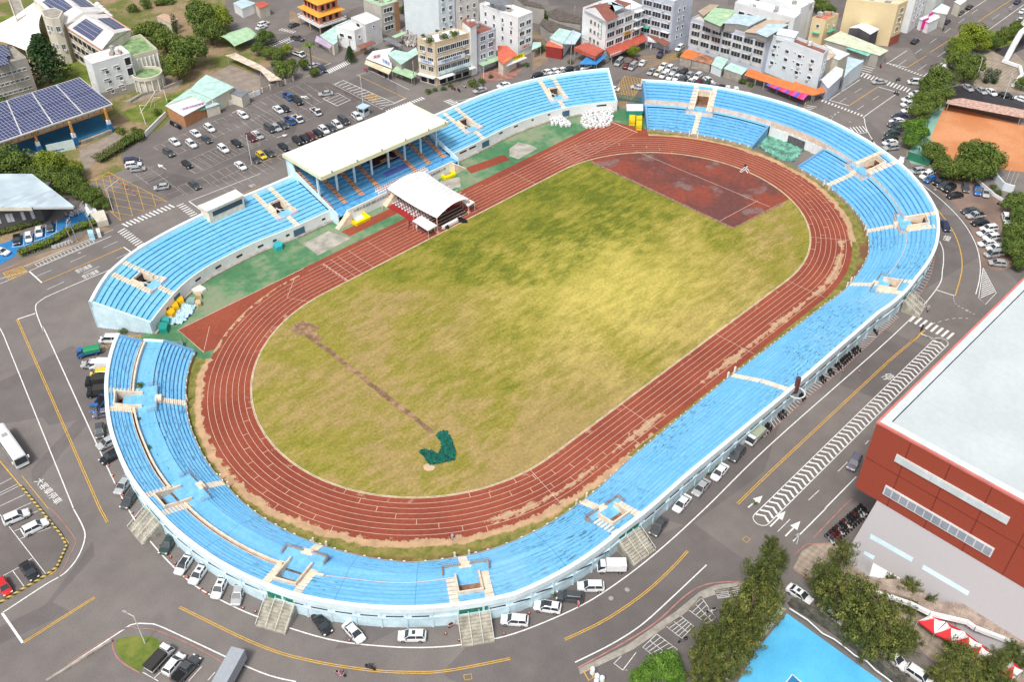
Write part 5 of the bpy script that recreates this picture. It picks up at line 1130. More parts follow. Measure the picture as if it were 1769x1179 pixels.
ln('D4 140,1200 195,1130 275,1200', .18)
struct(W, 'white_road_markings', m_line); struct(Y, 'yellow_road_markings', m_yline); struct(Rr, 'red_kerb_lines', m_rline); struct(OL, 'faded_bay_lines', m_oldline)
def roadtext(tx, s_, size, d, sqz=1.):
    a = P(*px(s_)[0], 0); q = P(px(s_)[0][0]+d[0]*.05, px(s_)[0][1]+d[1]*.05, 0); rz = math.atan2(q.y-a.y, q.x-a.x)
    o = text(tx, size, m_line, 'road_lettering', ext=.002); o.location = (a.x, a.y, .056); o.rotation_euler = (0, 0, rz); o.scale = (1, sqz, 1); tag(o, kind='structure')
roadtext('慢', 'B4 1243,482', 1.9, (26,8), 1.5); roadtext('停', 'C4 840,285', 1.9, (40,-10+40), 1.6)
roadtext('禁行機車', 'B1 572,688', 1.0, (60,-26), 2.0); roadtext('禁行機車', 'B1 618,725', 1.0, (60,-26), 2.0); roadtext('禁行機車', 'B1 1480,222', .9, (60,-26), 1.8); roadtext('禁行', 'B1 1715,122', .9, (60,-26), 1.8)
roadtext('大客車停車', 'C1 325,1060', 1.7, (150,165), 1.0)
# manhole covers
for s_ in ('B1 540,578','B1 945,370','D3 690,612','D3 800,553','A4 587,828','B4 1380,970','C4 1260,700','B4 1165,148'):
    p = P(*px(s_)[0], 0); struct(MB().lathe((p.x,p.y,.03), [(.42,0),(.42,.02)], 14), 'manhole_cover', m_conc)
# traffic cones
t = thing('traffic_cone', 'x', 'traffic cone', (0,0,0)); MB().lathe((0,0,0), [(.15,.04),(.03,.68)], 10).build('cone', M((.75,.10,.02), name='orange_plastic'), t); MB().bx(-.2,.2,-.2,.2,0,.05).build('base', m_black, t); MB().lathe((0,0,0), [(.11,.3),(.08,.42)], 10).build('reflective_band', m_white, t); reg_tree(t)
cs = px('D1 897,28 922,58 950,95 1158,330 1190,370 1258,462 1270,465 1365,545 1405,572 1650,675 1735,700 D2 5,700 643,895 857,795 1297,850 1387,893 1692,850 D3 50,712 135,710 318,622 C1 735,885 765,950 785,1005 835,1085 555,208 C4 45,640 650,245 540,240')
for i, (x, y) in enumerate(cs):
    p = P(x, y, .2); o = t if i == 0 else copy_tree(t); o.location = (p.x, p.y, .01)
    tag(o, f'orange traffic cone, {nth(i)} along the edge line round the ring stand', 'traffic cone', 'traffic cones along the edge line')
t = thing('barrier_cone', 'orange cone in the line across the yellow hatched entrance of the car park', 'traffic cone', (0,0,0), 'cones across the car park entrance'); MB().lathe((0,0,0), [(.18,.04),(.04,.8)], 10).build('cone', M((.75,.14,.03), name='orange_plastic2'), t); MB().bx(-.2,.2,-.2,.2,0,.05).build('base', m_black, t); reg_tree(t)
q0, q1 = pp('V4 1380,90 1750,355')
for i in range(9): o = t if i == 0 else copy_tree(t); p = q0.lerp(q1, i/8); o.location = (p.x, p.y, .01)
# ================================================================ BUILDINGS
def xy(v): return Vector((v.x, v.y, 0))
ACR = random.Random(77); m_ac = M((.55,.56,.55), name='air_conditioner_casing')
def face_windows(T, a, b_, cen, zs, n, w, h, u0=.06, u1=.94, mat=None, fmat=None, bars=0, sill=True, skip=()):
    """windows on the wall from a to b; zs = sill heights"""
    a, b_ = xy(a), xy(b_); d = (b_-a); L = d.length; t = d/L; nrm = Vector((t.y, -t.x, 0))
    if nrm.dot(xy(cen)-(a+b_)/2) > 0: nrm = -nrm
    rz = math.atan2(t.y, t.x)
    for r_, z in enumerate(zs):
        for i in range(n):
            if (r_, i) in skip: continue
            c_ = a+t*L*(u0+(u1-u0)*(i+.5)/n)+nrm*.02; c_.z = z+h/2
            b = MB(); b.box(c_, (w, .08, h), rz); o = b.build('window', mat or m_glass2, T)
            f = MB(); fz = c_+nrm*.05
            f.box(fz+Vector((0,0,h/2)), (w+.16, .12, .1), rz); f.box(fz-Vector((0,0,h/2)), (w+.3, .22, .12), rz) if sill else None
            for sg in (-1, 1): f.box(fz+t*sg*w/2, (.1, .12, h), rz)
            for k in range(bars): f.box(fz+t*w*((k+1)/(bars+1)-.5), (.07, .1, h), rz)
            f.build('frame', fmat or m_white, o)
            if w > .85 and h > .9 and z > 3 and ACR.random() < .45:
                g_ = MB(); g_.box(c_+nrm*.3+t*(w/2-.3)*ACR.choice((-1,1))-Vector((0,0,h/2+.32)), (.8,.45,.5), rz); g_.build('air_conditioner', m_ac, T)
def outn(a, b_, cen): t = xy(b_-a).normalized(); n_ = Vector((t.y,-t.x,0)); return -n_ if n_.dot(xy(cen)-xy(a+b_)/2) > 0 else n_
def bld(name, label, s_, z, wall, roof=None, depth=None, zc=None, parapet=.5, z0=0., cat='building', bands=(), group=None):
    q = pp(s_, z if zc is None else zc)
    if depth: c0, c2 = q; t = xy(c2-c0).normalized(); nrm = Vector((-t.y, t.x, 0)); nrm = nrm if nrm.dot(xy(c0)-xy(CAMP)) > 0 else -nrm; c1 = c0+nrm*depth
    else: c1, c0, c2 = q
    c3 = c1+c2-c0; pts = [c1, c0, c2, c3]; cen = (c1+c2)/2
    T = thing(name, label, cat, (cen.x, cen.y, 0), group); T['k'] = 0; del T['k']
    MB().prism([(p.x,p.y) for p in pts], z0, z-.02).build('wall', wall, T)
    inset = [(cen.x+(p.x-cen.x)*.985, cen.y+(p.y-cen.y)*.985) for p in pts]
    MB().prism(inset, z-.3, z+.01).build('roof', roof or m_conc, T)
    if parapet:
        b = MB()
        for i in range(4):
            a, c_ = xy(pts[i]), xy(pts[(i+1) % 4]); t = (c_-a).normalized(); n_ = Vector((-t.y,t.x,0)); n_ = n_ if n_.dot(xy(cen)-a) > 0 else -n_
            b.hexa([a+Vector((0,0,z-.1)), c_+Vector((0,0,z-.1)), c_+n_*.22+Vector((0,0,z-.1)), a+n_*.22+Vector((0,0,z-.1))], [a+Vector((0,0,z+parapet)), c_+Vector((0,0,z+parapet)), c_+n_*.22+Vector((0,0,z+parapet)), a+n_*.22+Vector((0,0,z+parapet))])
        b.build('parapet', wall, T)
    if z > 9 and zc is None:
        for k in range(2):
            q_ = cen.lerp(ACR.choice(pts), ACR.uniform(.25,.6)); MB().lathe((q_.x,q_.y,z+.3), [(.75,0),(.75,1.3),(.2,1.6)], 12).build('water_tank', m_metal if k else m_steelw, T)
            q_ = cen.lerp(ACR.choice(pts), ACR.uniform(.2,.6)); MB().box((q_.x,q_.y,z+.45), (ACR.uniform(1,2.2),ACR.uniform(.8,1.6),.9), ACR.random()).build('roof_box', m_conc, T)
    if bands:
        b = MB()
        for zb in bands: b.prism([(cen.x+(p.x-cen.x)*1.012, cen.y+(p.y-cen.y)*1.012) for p in pts], zb, zb+.22)
        b.build('ledges', M((.6,.6,.58), name='ledge'), T)
    return T, c1, c0, c2, cen
def slab(name, label, s_, z, mat, cat='roof', th=.15, legs=True, drop=0., dropi=(), T=None, legmat=None, partname='roof', wall=None, wz=0.):
    """roof sheet on posts or walls; dropi = corners lowered by drop"""
    q = pp(s_, z)
    q = [Vector((p.x, p.y, z-(drop if i in dropi else 0))) for i, p in enumerate(q)]; cen = sum(q, Vector())/len(q); own = T is None
    if own: T = thing(name, label, cat, (cen.x, cen.y, 0))
    a = sum(q[i].x*q[(i+1) % len(q)].y-q[(i+1) % len(q)].x*q[i].y for i in range(len(q)))
    if a < 0: q = q[::-1]
    MB().hexa([p-Vector((0,0,th)) for p in q], q).build(partname, mat, T)
    if wall: MB().hexa([(cen.x+(p.x-cen.x)*.94, cen.y+(p.y-cen.y)*.94, wz) for p in q], [(cen.x+(p.x-cen.x)*.94, cen.y+(p.y-cen.y)*.94, p.z-th-.01) for p in q]).build('wall' if own else 'shed_wall', wall, T)
    elif legs:
        for p in q: c_ = cen.lerp(p, .93); MB().tube((c_.x,c_.y,wz), (c_.x,c_.y,p.z-th), .09, 5).build('post', legmat or m_metal, T)
    return T
def seam(col, sc=3., name='ribbed_metal_roof', dirt=.15):
    n = N(name); w_ = n.n('ShaderNodeTexWave', i_Vector=n.co, i_Scale=sc, i_Distortion=.3).outputs[1]; c_ = n.vary(col, dirt, .5, 5); c_ = n.mix(n.math('MULTIPLY', w_, .22), c_, tuple(x*.55 for x in col)); return n.done(c_, .55, .3)
r_white, r_mint, r_red, r_brown, r_rust = seam((.75,.79,.80)), seam((.50,.72,.66)), seam((.52,.12,.08)), seam((.30,.12,.09)), seam((.42,.20,.12), dirt=.5)
r_orange, r_blue, r_grey, r_green, r_yel, r_lblue = seam((.72,.22,.07)), seam((.05,.27,.62)), seam((.22,.23,.25)), seam((.42,.62,.40)), seam((.75,.70,.42)), seam((.52,.66,.72))
w_tan, w_lav, w_white, w_wb, w_yel, w_grey, w_cream, w_blk = M((.62,.50,.34), sc=.3, name='tan_tile_wall'), M((.54,.58,.67), sc=.3, name='lavender_tile_wall'), M((.80,.82,.83), var=.06, sc=.2, name='white_rendered_wall'), M((.68,.75,.79), var=.05, sc=.3, name='pale_blue_tile_wall'), M((.74,.60,.36), var=.05, sc=.15, name='pale_yellow_wall'), M((.40,.38,.35), sc=.3, name='grey_tile_wall'), M((.66,.62,.52), sc=.3, name='cream_wall'), M((.44,.33,.22), sc=.3, name='beige_wall')
gr_roof = M((.22,.34,.16), var=.35, sc=.5, fine=.3, name='green_roof_coating')
def solar(name='solar_panels', col=(.03,.036,.10), sc=1.0, rot=0.):
    n = N(name); v = n.n('ShaderNodeMapping', i_Vector=n.co, i_Rotation=(0,0,rot)).outputs[0]
    b = n.n('ShaderNodeTexBrick', i_Vector=v, i_Scale=sc, offset=0., squash=1.); b.inputs['Mortar Size'].default_value = .07; b.inputs['Brick Width'].default_value = 1.; b.inputs['Row Height'].default_value = 1.65
    b.inputs['Color1'].default_value = (*col, 1); b.inputs['Color2'].default_value = tuple(x*1.25 for x in col)+(1,); b.inputs['Mortar'].default_value = (.42,.45,.55,1)
    return n.done(b.outputs[0], .3, .4)
# --- tan corner building, stair tower and lavender neighbour
T, c1, c0, c2, cen = bld('apartment_block', 'tan tiled four storey corner block with blue lettered white banners and roof garden', 'T3 225,500 450,560 905,425', 14, w_tan, w_white, bands=(3.6,6.6,9.9))
for a, b_, n, bb in ((c1, c0, 2, 2), (c0, c2, 5, 2)): face_windows(T, a, b_, cen, (4.5, 7.5, 10.8), n, 2.5 if n == 5 else 2.1, 1.7, bars=bb, mat=m_glass)
face_windows(T, c0, c2, cen, (.3,), 4, 2.6, 2.4, mat=m_dark); face_windows(T, c1, c0, cen, (.3,), 2, 2.4, 2.4, mat=m_dark)
def panel(T, nm, a, b_, cen, u0, u1, z0, z1, off, mat, txt=None, tcol=None, th=.1, tsize=None):
    n_ = outn(a, b_, cen); p0, p1 = xy(a).lerp(xy(b_), u0)+n_*off, xy(a).lerp(xy(b_), u1)+n_*off; t = (p1-p0).normalized(); 
    o = MB().hexa([p0+Vector((0,0,z0)), p1+Vector((0,0,z0)), p1-n_*th+Vector((0,0,z0)), p0-n_*th+Vector((0,0,z0))], [p0+Vector((0,0,z1)), p1+Vector((0,0,z1)), p1-n_*th+Vector((0,0,z1)), p0-n_*th+Vector((0,0,z1))]).build(nm, mat, T)
    if txt:
        if t.cross(Vector((0,0,1))).dot(n_) < 0: t = -t
        l = text(txt, tsize or (z1-z0)*.75, tcol, parent=o); m_ = (p0+p1)/2+n_*.03; l.location = (m_.x-T.location.x, m_.y-T.location.y, (z0+z1)/2); l.rotation_euler = (R_(90), 0, math.atan2(t.y, t.x))
    return o
ink_b, ink_r, ink_p, ink_y = M((.04,.15,.5), name='blue_ink'), M((.6,.05,.04), name='red_ink'), M((.5,.15,.45), name='purple_ink'), M((.25,.12,.02), name='brown_ink')
panel(T, 'banner', c0, c2, cen, .03, .80, 7.0, 8.4, .45, m_white, '中醫診所 補習班', ink_b); panel(T, 'banner', c1, c0, cen, .05, .95, 7.0, 8.2, .45, m_white, '文理補習班', ink_b); panel(T, 'white_band', c0, c2, cen, .03, .98, 3.7, 4.9, .5, M((.62,.78,.80), name='pale_band'))
o = panel(T, 'ground_awning', c0, c2, cen, 0, 1.05, 2.9, 3.1, 2.0, r_white, th=2.0); panel(T, 'ground_awning', c1, c0, cen, 0, 1., 2.9, 3.1, 1.6, r_white, th=1.6)
panel(T, 'glass_canopy', c0, c2, cen, .42, .8, 3.3, 4.0, 2.6, m_glass2, th=1.8)
for i, (s_, r_) in enumerate((('T3 380,500', 1.3), ('T3 570,450', 1.4), ('T3 690,415', 1.5), ('T3 480,380', .8), ('T3 300,440', 1.))): ROOFP = globals().setdefault('ROOFP', []); ROOFP.append((s_, r_))
T, c1, c0, c2, cen = bld('stair_tower', 'narrow tan stair tower with round and arched openings between the tan and lavender blocks', 'T3 905,350 985,325', 15.5, w_tan, r_brown, depth=6)
for z in (1.5,4.6,7.7,10.8): panel(T, 'arched_opening', c0, c2, cen, .25, .75, z, z+1.4, .04, m_dark)
n_ = outn(c0, c2, cen); m_ = xy(c0).lerp(xy(c2), .5)+n_*.03; MB().tube(m_+Vector((0,0,13.6)), m_+n_*.06+Vector((0,0,13.6)), .75, 14).build('round_window', m_dark, T)
T, c1, c0, c2, cen = bld('apartment_block', 'lavender grey three storey block right of the tan stair tower, above the pale green awning', 'T3 992,462 1228,378', 12.2, w_lav, r_brown, depth=9, bands=(3.2,6.4,9.4))
face_windows(T, c0, c2, cen, (4.1, 7.2, 10.1), 2, 2.2, 1.6, mat=m_glass, bars=2); panel(T, 'ground_awning', c0, c2, cen, 0, 1.25, 2.9, 3.1, 2.6, r_green, th=2.6)
slab('penthouse', 'brown monopitch roof shed above the tan block with small white wall', 'T3 790,240 860,215 985,295 905,325', 17, r_brown, 'shed', drop=.6, dropi=(0,3), wall=w_white)
# --- big white blocks behind
T, c1, c0, c2, cen = bld('tower_block', 'tall plain white block cut off by the top edge behind the tan building', 'T3 85,440 520,560 720,500', 22, w_wb, zc=0)
face_windows(T, c0, c2, cen, (4,7.5,11,14.5,18), 2, 1.3, 1.5, mat=m_glass2)
T, c1, c0, c2, cen = bld('tower_block', 'off-white block with mixed small windows behind the brown shed roof', 'T3 735,495 1015,410', 20, M((.74,.70,.66), name='warm_white_wall'), depth=10, zc=0); face_windows(T, c0, c2, cen, (6,9.5,13,16.5), 3, 1., 1.5)
T, c1, c0, c2, cen = bld('office_block', 'white four storey block with dark ribbon windows beside the red roofed shop', 'T3 1020,60 1510,240 1695,165', 13.6, w_white, w_white)
face_windows(T, c0, c2, cen, (4.2,7.3,10.4), 2, 2.3, 1.5, u0=.04, u1=.94, mat=m_glass, bars=1); face_windows(T, c1, c0, cen, (4.4,7.5,10.5), 4, 1., 1.5, u0=.05)
slab('', '', 'T3 1050,-10 1250,65 1440,50 1260,-40', 16.2, r_grey, T=T, partname='roof_shed', wz=13.6); panel(T, 'sign', c0, c2, cen, .05, .95, 2.6, 3.9, .3, m_white, '牙醫診所', ink_r)
T = slab('shop', 'low shop with bright red roof and long yellow sign facing the road', 'T3 1250,580 1370,575 1500,690 1320,800 1255,760', 4.6, seam((.70,.16,.10)), 'shop', wall=w_cream, drop=.6, dropi=(3,))
q = pp('T3 1330,795 1585,690', 3.6); panel(T, 'sign', q[0], q[1], q[0]+(q[0]-CAMP), 0, 1, 3.0, 4.4, .3, M((.85,.72,.02), name='yellow_sign'), '釣具行百貨量販', ink_y); panel(T, 'awning', q[0], q[1], q[0]+(q[0]-CAMP), 0, 1, 2.7, 2.9, 1.5, r_white, th=1.4)
# --- white apartment with brown gable, lavender slab with loggias
T, c1, c0, c2, cen = bld('apartment_block', 'white four storey block with brown gabled roof shed and turquoise framed lettering', 'T4 640,110 940,265 1400,85', 13.6, w_white, w_white, bands=(3.6,))
face_windows(T, c0, c2, cen, (4.3,7.4,10.5), 4, 3.6, 1.8, u0=.02, u1=.98, mat=m_glass, bars=2, fmat=m_white); face_windows(T, c1, c0, cen, (4.2,7.2,10.2), 3, .9, 1.2, u0=.3, u1=.8, fmat=w_blk)
panel(T, 'lettering_board', c1, c0, cen, .72, .84, 6.6, 12.4, .12, M((.05,.42,.36), name='turquoise_frame'))
for k in range(4): panel(T, 'lettering_board', c1, c0, cen, .735, .825, 6.8+k*1.4, 8.0+k*1.4, .17, w_white)
panel(T, 'yellow_sign', c0, c2, cen, .5, .7, 6.0, 7.2, .4, M((.78,.55,.2), name='ochre_sign'), '補習班', ink_y); 
a, g_, e = pp('T4 645,95 800,80 945,255', 14.6); dpt = xy(c2-c0)*.33
ap = Vector((a.x*.5+e.x*.5, a.y*.5+e.y*.5, 16.8)); b = MB(); a.z = e.z = 14.0; A2, E2, P2 = a+dpt, e+dpt, ap+dpt; b.poly([a, e, ap]); b.poly([A2, P2, E2]); b.quad(a, A2, E2, e); b.build('gable_wall', w_white, T)
up_ = Vector((0,0,.06)); MB().quad(a+up_, ap+up_, P2+up_, A2+up_).quad(e+up_, E2+up_, P2+up_, ap+up_).build('gable_roof', r_brown, T)
slab('', '', 'T4 880,40 1180,80 1050,140 1000,10', 16, r_lblue, T=T, partname='roof_shed', wz=13.5); slab('', '', 'T4 1080,-10 1260,40 1180,80 1040,10', 16.6, r_brown, T=T, partname='roof_shed', wz=13.5)
for i, z in enumerate((7.2,10.2,12.9)): panel(T, 'white_awning', c0, c2, cen, .76, .98, z, z+.15, 1.5, r_white, th=1.5)
T, c1, c0, c2, cen = bld('apartment_block', 'lavender five storey slab with rounded loggias and plain pale blue side wall', 'T4 1400,-72 1804,30 2050,-60', 16.8, w_lav, w_white)
face_windows(T, c1, c0, cen, (4.2,7.3,10.4,13.5), 3, 3.3, 1.8, u0=.04, u1=.96, mat=m_glass, bars=2, fmat=m_white)
b = MB(); n_ = outn(c1, c0, cen)
for u in (.03,.35,.66,.97): p = xy(c1).lerp(xy(c0), u)+n_*.15; b.tube(p+Vector((0,0,3.5)), p+Vector((0,0,16.2)), .22, 5)
b.build('pilasters', w_lav, T); face_windows(T, c0, c2, cen, (3.5,6.6,9.7,12.8), 2, .8, 1.3, u0=.2, u1=.7, mat=m_glass); panel(T, 'side_cladding', c0, c2, cen, .0, 1., 3.2, 3.4, .05, w_lav)
panel(T, 'green_awning', c1, c0, cen, .04, .32, 6.2, 6.4, 1.4, seam((.05,.5,.3)), th=1.3); panel(T, 'white_awning', c1, c0, cen, .7, .98, 6.4, 6.6, 1.4, r_white, th=1.3)
T = slab('arcade_canopy', 'long red metal canopy at first floor along the white block with brown gable', 'T4 930,615 1400,415 1465,485 1000,690', 4., r_red, 'canopy', drop=.7, dropi=(2,3)); q = pp('T4 1000,690 1130,640', 3.6); panel(T, 'fascia', q[0], q[1], q[0]+(q[0]-CAMP), -.1, 1, 2.6, 3.6, .1, w_white)
T = slab('arcade_canopy', 'square red canopy with white fascia at the corner over the blue awning', 'T4 530,600 680,535 915,630 800,715', 4.6, r_red, 'canopy', th=1.2)
slab('shop_awning', 'bright blue awning at the road corner below the red canopy', 'T4 590,790 690,720 965,695 820,795', 3.0, r_blue, 'awning', drop=.6, dropi=(0,3))
slab('arcade_canopy', 'brown red canopy right of the white sign below the lavender slab', 'T4 1460,440 1560,440 1760,540 1690,590', 3.8, r_brown, 'canopy'); slab('shop_sign_board', 'white signboard with blue characters over the arcade corner', 'T4 1465,450 1590,480 1585,515 1465,495', 3.4, w_white, 'sign', th=.9)
# --- long lavender terrace with shops in front
m_pf = M((.64,.63,.62), name='pale_facing')
T, c1, c0, c2, cen = bld('terrace_block', 'long lavender four storey terrace with white rounded window surrounds and tin sheds on its roof', 'T5 330,245 1285,512 1420,440', 11.6, w_lav, w_cream, parapet=.6)
face_windows(T, c1, c0, cen, (3.5,6.3,8.9), 7, 3.3, 1.7, u0=.01, u1=.99, mat=m_glass, bars=2, fmat=m_pf)
MB().prism([(p.x,p.y) for p in [c1+outn(c1,c0,cen)*.05, c0+outn(c1,c0,cen)*.05, c0, c1]], 2.4, 10.7).build('cream_facing', m_pf, T)
b = MB(); n_ = outn(c1, c0, cen)
for u in [i/7 for i in range(8)]: p = xy(c1).lerp(xy(c0), min(.995, max(.005, u)))+n_*.2; b.tube(p+Vector((0,0,2.6)), p+Vector((0,0,10.8)), .28, 5)
b.build('pilasters', M((.62,.64,.7), name='pale_pilaster'), T)
for s_, z, mt in (('T5 480,235 620,92 880,125 880,150 700,330 600,290', 14, r_green), ('T5 740,290 870,170 1290,215 1060,330 930,300', 14.3, r_lblue), ('T5 1000,400 1280,240 1590,270 1150,420', 13.2, M((.55,.44,.34), sc=.8, name='tan_tin')), ('T5 1140,410 1300,300 1580,300 1290,470', 13.6, r_lblue), ('T5 410,140 560,50 690,60 480,200', 12.8, M((.45,.36,.27), sc=.8, name='tan_tin2'))): slab('', '', s_, z, mt, T=T, partname='roof_shed', wall=M((.28,.27,.26), name='shed_wall'), wz=11.5)
p = P(*px('T5 770,225')[0], 13.2); MB().lathe((p.x,p.y,11.7), [(1.1,0),(1.1,2.2),(.3,2.6)], 12).build('water_tank', M((.75,.62,.3), name='yellow_tank'), T)
T, c1, c0, c2, cen = bld('tiled_block', 'pale blue white block dotted with small square windows above the orange market awning', 'T6 -250,450 462,720 525,650', 12., w_wb, r_brown, parapet=.9)
face_windows(T, c1, c0, cen, (3.4,6.1,8.8), 4, 1.4, 1.1, u0=.05, u1=.95, mat=m_glass); face_windows(T, c1, c0, cen, (4.1,6.9,9.6), 5, .5, .5, u0=.16, u1=.9, mat=m_dark, sill=False); face_windows(T, c0, c2, cen, (3.4,6.1,8.8), 1, 1.5, 1.3, mat=m_glass)
slab('', '', 'T6 -100,350 150,400 100,480 -140,430', 14, w_wb, T=T, partname='stair_head', wall=w_wb, wz=12)
for i, (s_, mt, lb) in enumerate((('T5 180,700 270,620 450,670 330,740', r_orange, 'orange lean-to roof with rusty upper half at the left end of the terrace'), ('T5 330,740 430,665 620,735 575,800', r_rust, 'rusty corrugated lean-to roof with white fascia below the terrace'), ('T5 580,800 660,705 800,755 715,860', r_mint, 'pale mint shop roof with glass door between the rusty and the mint lean-tos'), ('T5 740,850 830,795 1045,870 970,932', r_mint, 'wide mint green lean-to roof over a dark parking bay'))):
    slab('lean_to', lb, s_, 3.4, mt, 'lean-to', drop=.5, dropi=(0,3), wall=m_conc if i != 2 else w_wb)
for i, (s_, lb) in enumerate((('T5 1000,930 1070,870 1200,915 1150,980','leftmost orange awning bay beside the mint lean-to'),('T5 1150,980 1200,915 1300,955 1260,1015','second orange awning bay from the mint lean-to'),('T5 1260,1015 1300,955 1470,1005 1430,1070','third orange awning bay, over the left end of the striped market awning'),('T5 1430,1070 1470,1005 1630,1055 1600,1130','fourth orange awning bay, above the striped market awning'),('T6 50,1120 90,1030 370,1130 330,1190','fifth orange awning bay, at the right end of the striped market awning'),('T6 330,1190 370,1130 440,1100 490,1150','last orange awning bay at the road corner'))): slab('market_awning', lb, s_, 3.3, r_orange, 'awning', drop=.6, dropi=(0,3))
q = pp('A4 15,575 55,560 300,645 270,678', 2.5); T = thing('striped_awning', 'pink, red and blue zigzag striped awning over the market stalls', 'awning', tuple(xy((q[0]+q[2])/2)))
cl = [M((.12,.12,.55), name='blue_stripe'), M((.70,.06,.10), name='red_stripe'), M((.72,.08,.38), name='pink_stripe')]
for i in range(12): a, b_ = i/12, (i+1)/12; MB().hexa([q[0].lerp(q[3], a)-Vector((0,0,.15)), q[0].lerp(q[3], b_)-Vector((0,0,.15)), q[1].lerp(q[2], b_), q[1].lerp(q[2], a)], [q[0].lerp(q[3], a), q[0].lerp(q[3], b_), q[1].lerp(q[2], b_)+Vector((0,0,.15)), q[1].lerp(q[2], a)+Vector((0,0,.15))]).build('stripe', cl[i % 3], T)
# --- back rows behind the terrace
T, c1, c0, c2, cen = bld('row_houses', 'white row of houses with balustraded balconies behind the terrace sheds', 'T5 880,55 1640,260 1720,190', 10.5, w_white, w_white, depth=None, parapet=.9); face_windows(T, c1, c0, cen, (3.8,7.4), 6, 2.2, 1.3, mat=m_glass)
T, c1, c0, c2, cen = bld('row_houses', 'long white roofed building at the top edge above the balconied row', 'T5 1200,-60 1720,110 1900,20', 12.5, w_white, w_white, parapet=.3); face_windows(T, c1, c0, cen, (9.4,), 5, 1.8, 1.2, mat=m_glass2)
T, c1, c0, c2, cen = bld('house', 'white three storey house with dark blue roof edge left of the striped red roof', 'T6 80,160 310,95 330,85', 11, w_white, r_grey, parapet=.2)
T, c1, c0, c2, cen = bld('house', 'pale yellow house with red and white striped roof', 'T6 318,225 492,260 660,175', 9.2, w_yel, seam((.62,.22,.15), sc=1.2), parapet=.2); face_windows(T, c1, c0, cen, (6.2,), 1, 1., 1.2); face_windows(T, c0, c2, cen, (6.0,), 2, .9, 1.1); panel(T, 'green_awning', c1, c0, cen, .25, .75, 4.4, 4.6, 1., seam((.05,.5,.35)), th=1.); panel(T, 'green_awning', c0, c2, cen, .3, .8, 4.4, 4.6, 1., seam((.05,.5,.35)), th=1.)
T, c1, c0, c2, cen = bld('warehouse', 'huge pale yellow blank-walled building with a white window front on the avenue', 'T6 755,5 1412,80 1535,25', 14, w_yel, w_cream, parapet=.7); face_windows(T, c0, c2, cen, (4.4,7.8,11), 1, 2.3, 1.8, mat=M((.4,.28,.16), name='amber_glass')); panel(T, 'red_brick_shopfront', c0, c2, cen, 0, 1, 0, 3.2, .3, M((.35,.10,.07), name='red_shopfront'))
slab('roof_pavilion', 'white gabled tin pavilion with dark sides in front of the yellow wall', 'T6 780,350 980,282 1175,368 1060,435 910,350', 6.8, r_white, 'pavilion', wall=M((.09,.085,.10), name='dark_mesh'))
T = slab('market_hall', 'flat pale green market roof with cream end and mint awning edge', 'T6 465,500 680,392 1290,640 1180,705', 4.4, seam((.66,.72,.55)), 'market hall', wall=w_grey); slab('', '', 'T6 750,612 795,590 1065,680 1030,712', 4.0, seam((.25,.62,.52)), T=T, partname='awning')
slab('tin_shed', 'cream tin roof with tan patch next to the pale blue block', 'T6 290,600 465,570 620,690 510,770 430,700', 6.2, M((.62,.52,.40), var=.3, sc=.4, name='tan_cream_tin'), 'shed', wall=w_cream); slab('tin_shed', 'white tin roof between the tan patched shed and the crossing', 'T6 470,560 800,680 655,765 560,720 620,690', 5.6, r_white, 'shed', wall=w_cream)
T = slab('shop', 'white flat roofed corner shop with lilac wall at the junction', 'T6 430,1010 620,840 715,880 700,960 520,1125', 4.8, r_white, 'shop', wall=w_lav)
T = slab('billboard_shop', 'pale blue gabled shop front with orange lettered billboard at the junction', 'T6 720,990 770,720 980,770 800,900', 5.5, r_lblue, 'shop', wall=w_wb); q = pp('T6 770,905 945,795', 4.); panel(T, 'billboard', q[0], q[1], q[0]+(q[0]-CAMP), 0, 1, 2.6, 5.2, .3, M((.70,.68,.62), name='billboard_ground'), '檳榔香煙', M((.75,.3,.05), name='orange_ink'))
T, c1, c0, c2, cen = bld('avenue_building', 'white building with grey pipes fronting the avenue next to the yellow one', 'T7 275,425 440,300', 13, w_white, w_white, depth=11, zc=0); face_windows(T, c0, c2, cen, (4.2,7.4,10.4), 3, 1.3, 1.5, mat=m_glass); 
T, c1, c0, c2, cen = bld('avenue_building', 'grey white gable building at the top edge behind the pink banner', 'T7 560,285 700,175', 9.5, M((.55,.57,.56), name='pale_grey_wall'), r_white, depth=14, zc=0)
T = slab('shop', 'shop roof with bright pink banner and board on the avenue pavement', 'T7 430,230 560,180 660,150 700,220 560,290', 4., r_white, 'shop', wall=w_white); mp = M((.80,.04,.34), name='pink_banner')
for s_ in ('T7 465,300 540,270', 'T7 540,230 600,200'): q = pp(s_, 3.5); panel(T, 'pink_banner', q[0], q[1], q[0]+(q[0]-CAMP), 0, 1, 1.2, 5., .2, mp)
slab('shop', 'white tin roofed shop further up the avenue', 'T7 590,140 720,40 830,90 790,180', 5, r_white, 'shop', wall=w_grey); slab('shop', 'cream roofed shop at the very top of the avenue', 'T7 880,20 960,-30 1040,0 960,60', 4.5, w_white, 'shop', wall=w_cream)
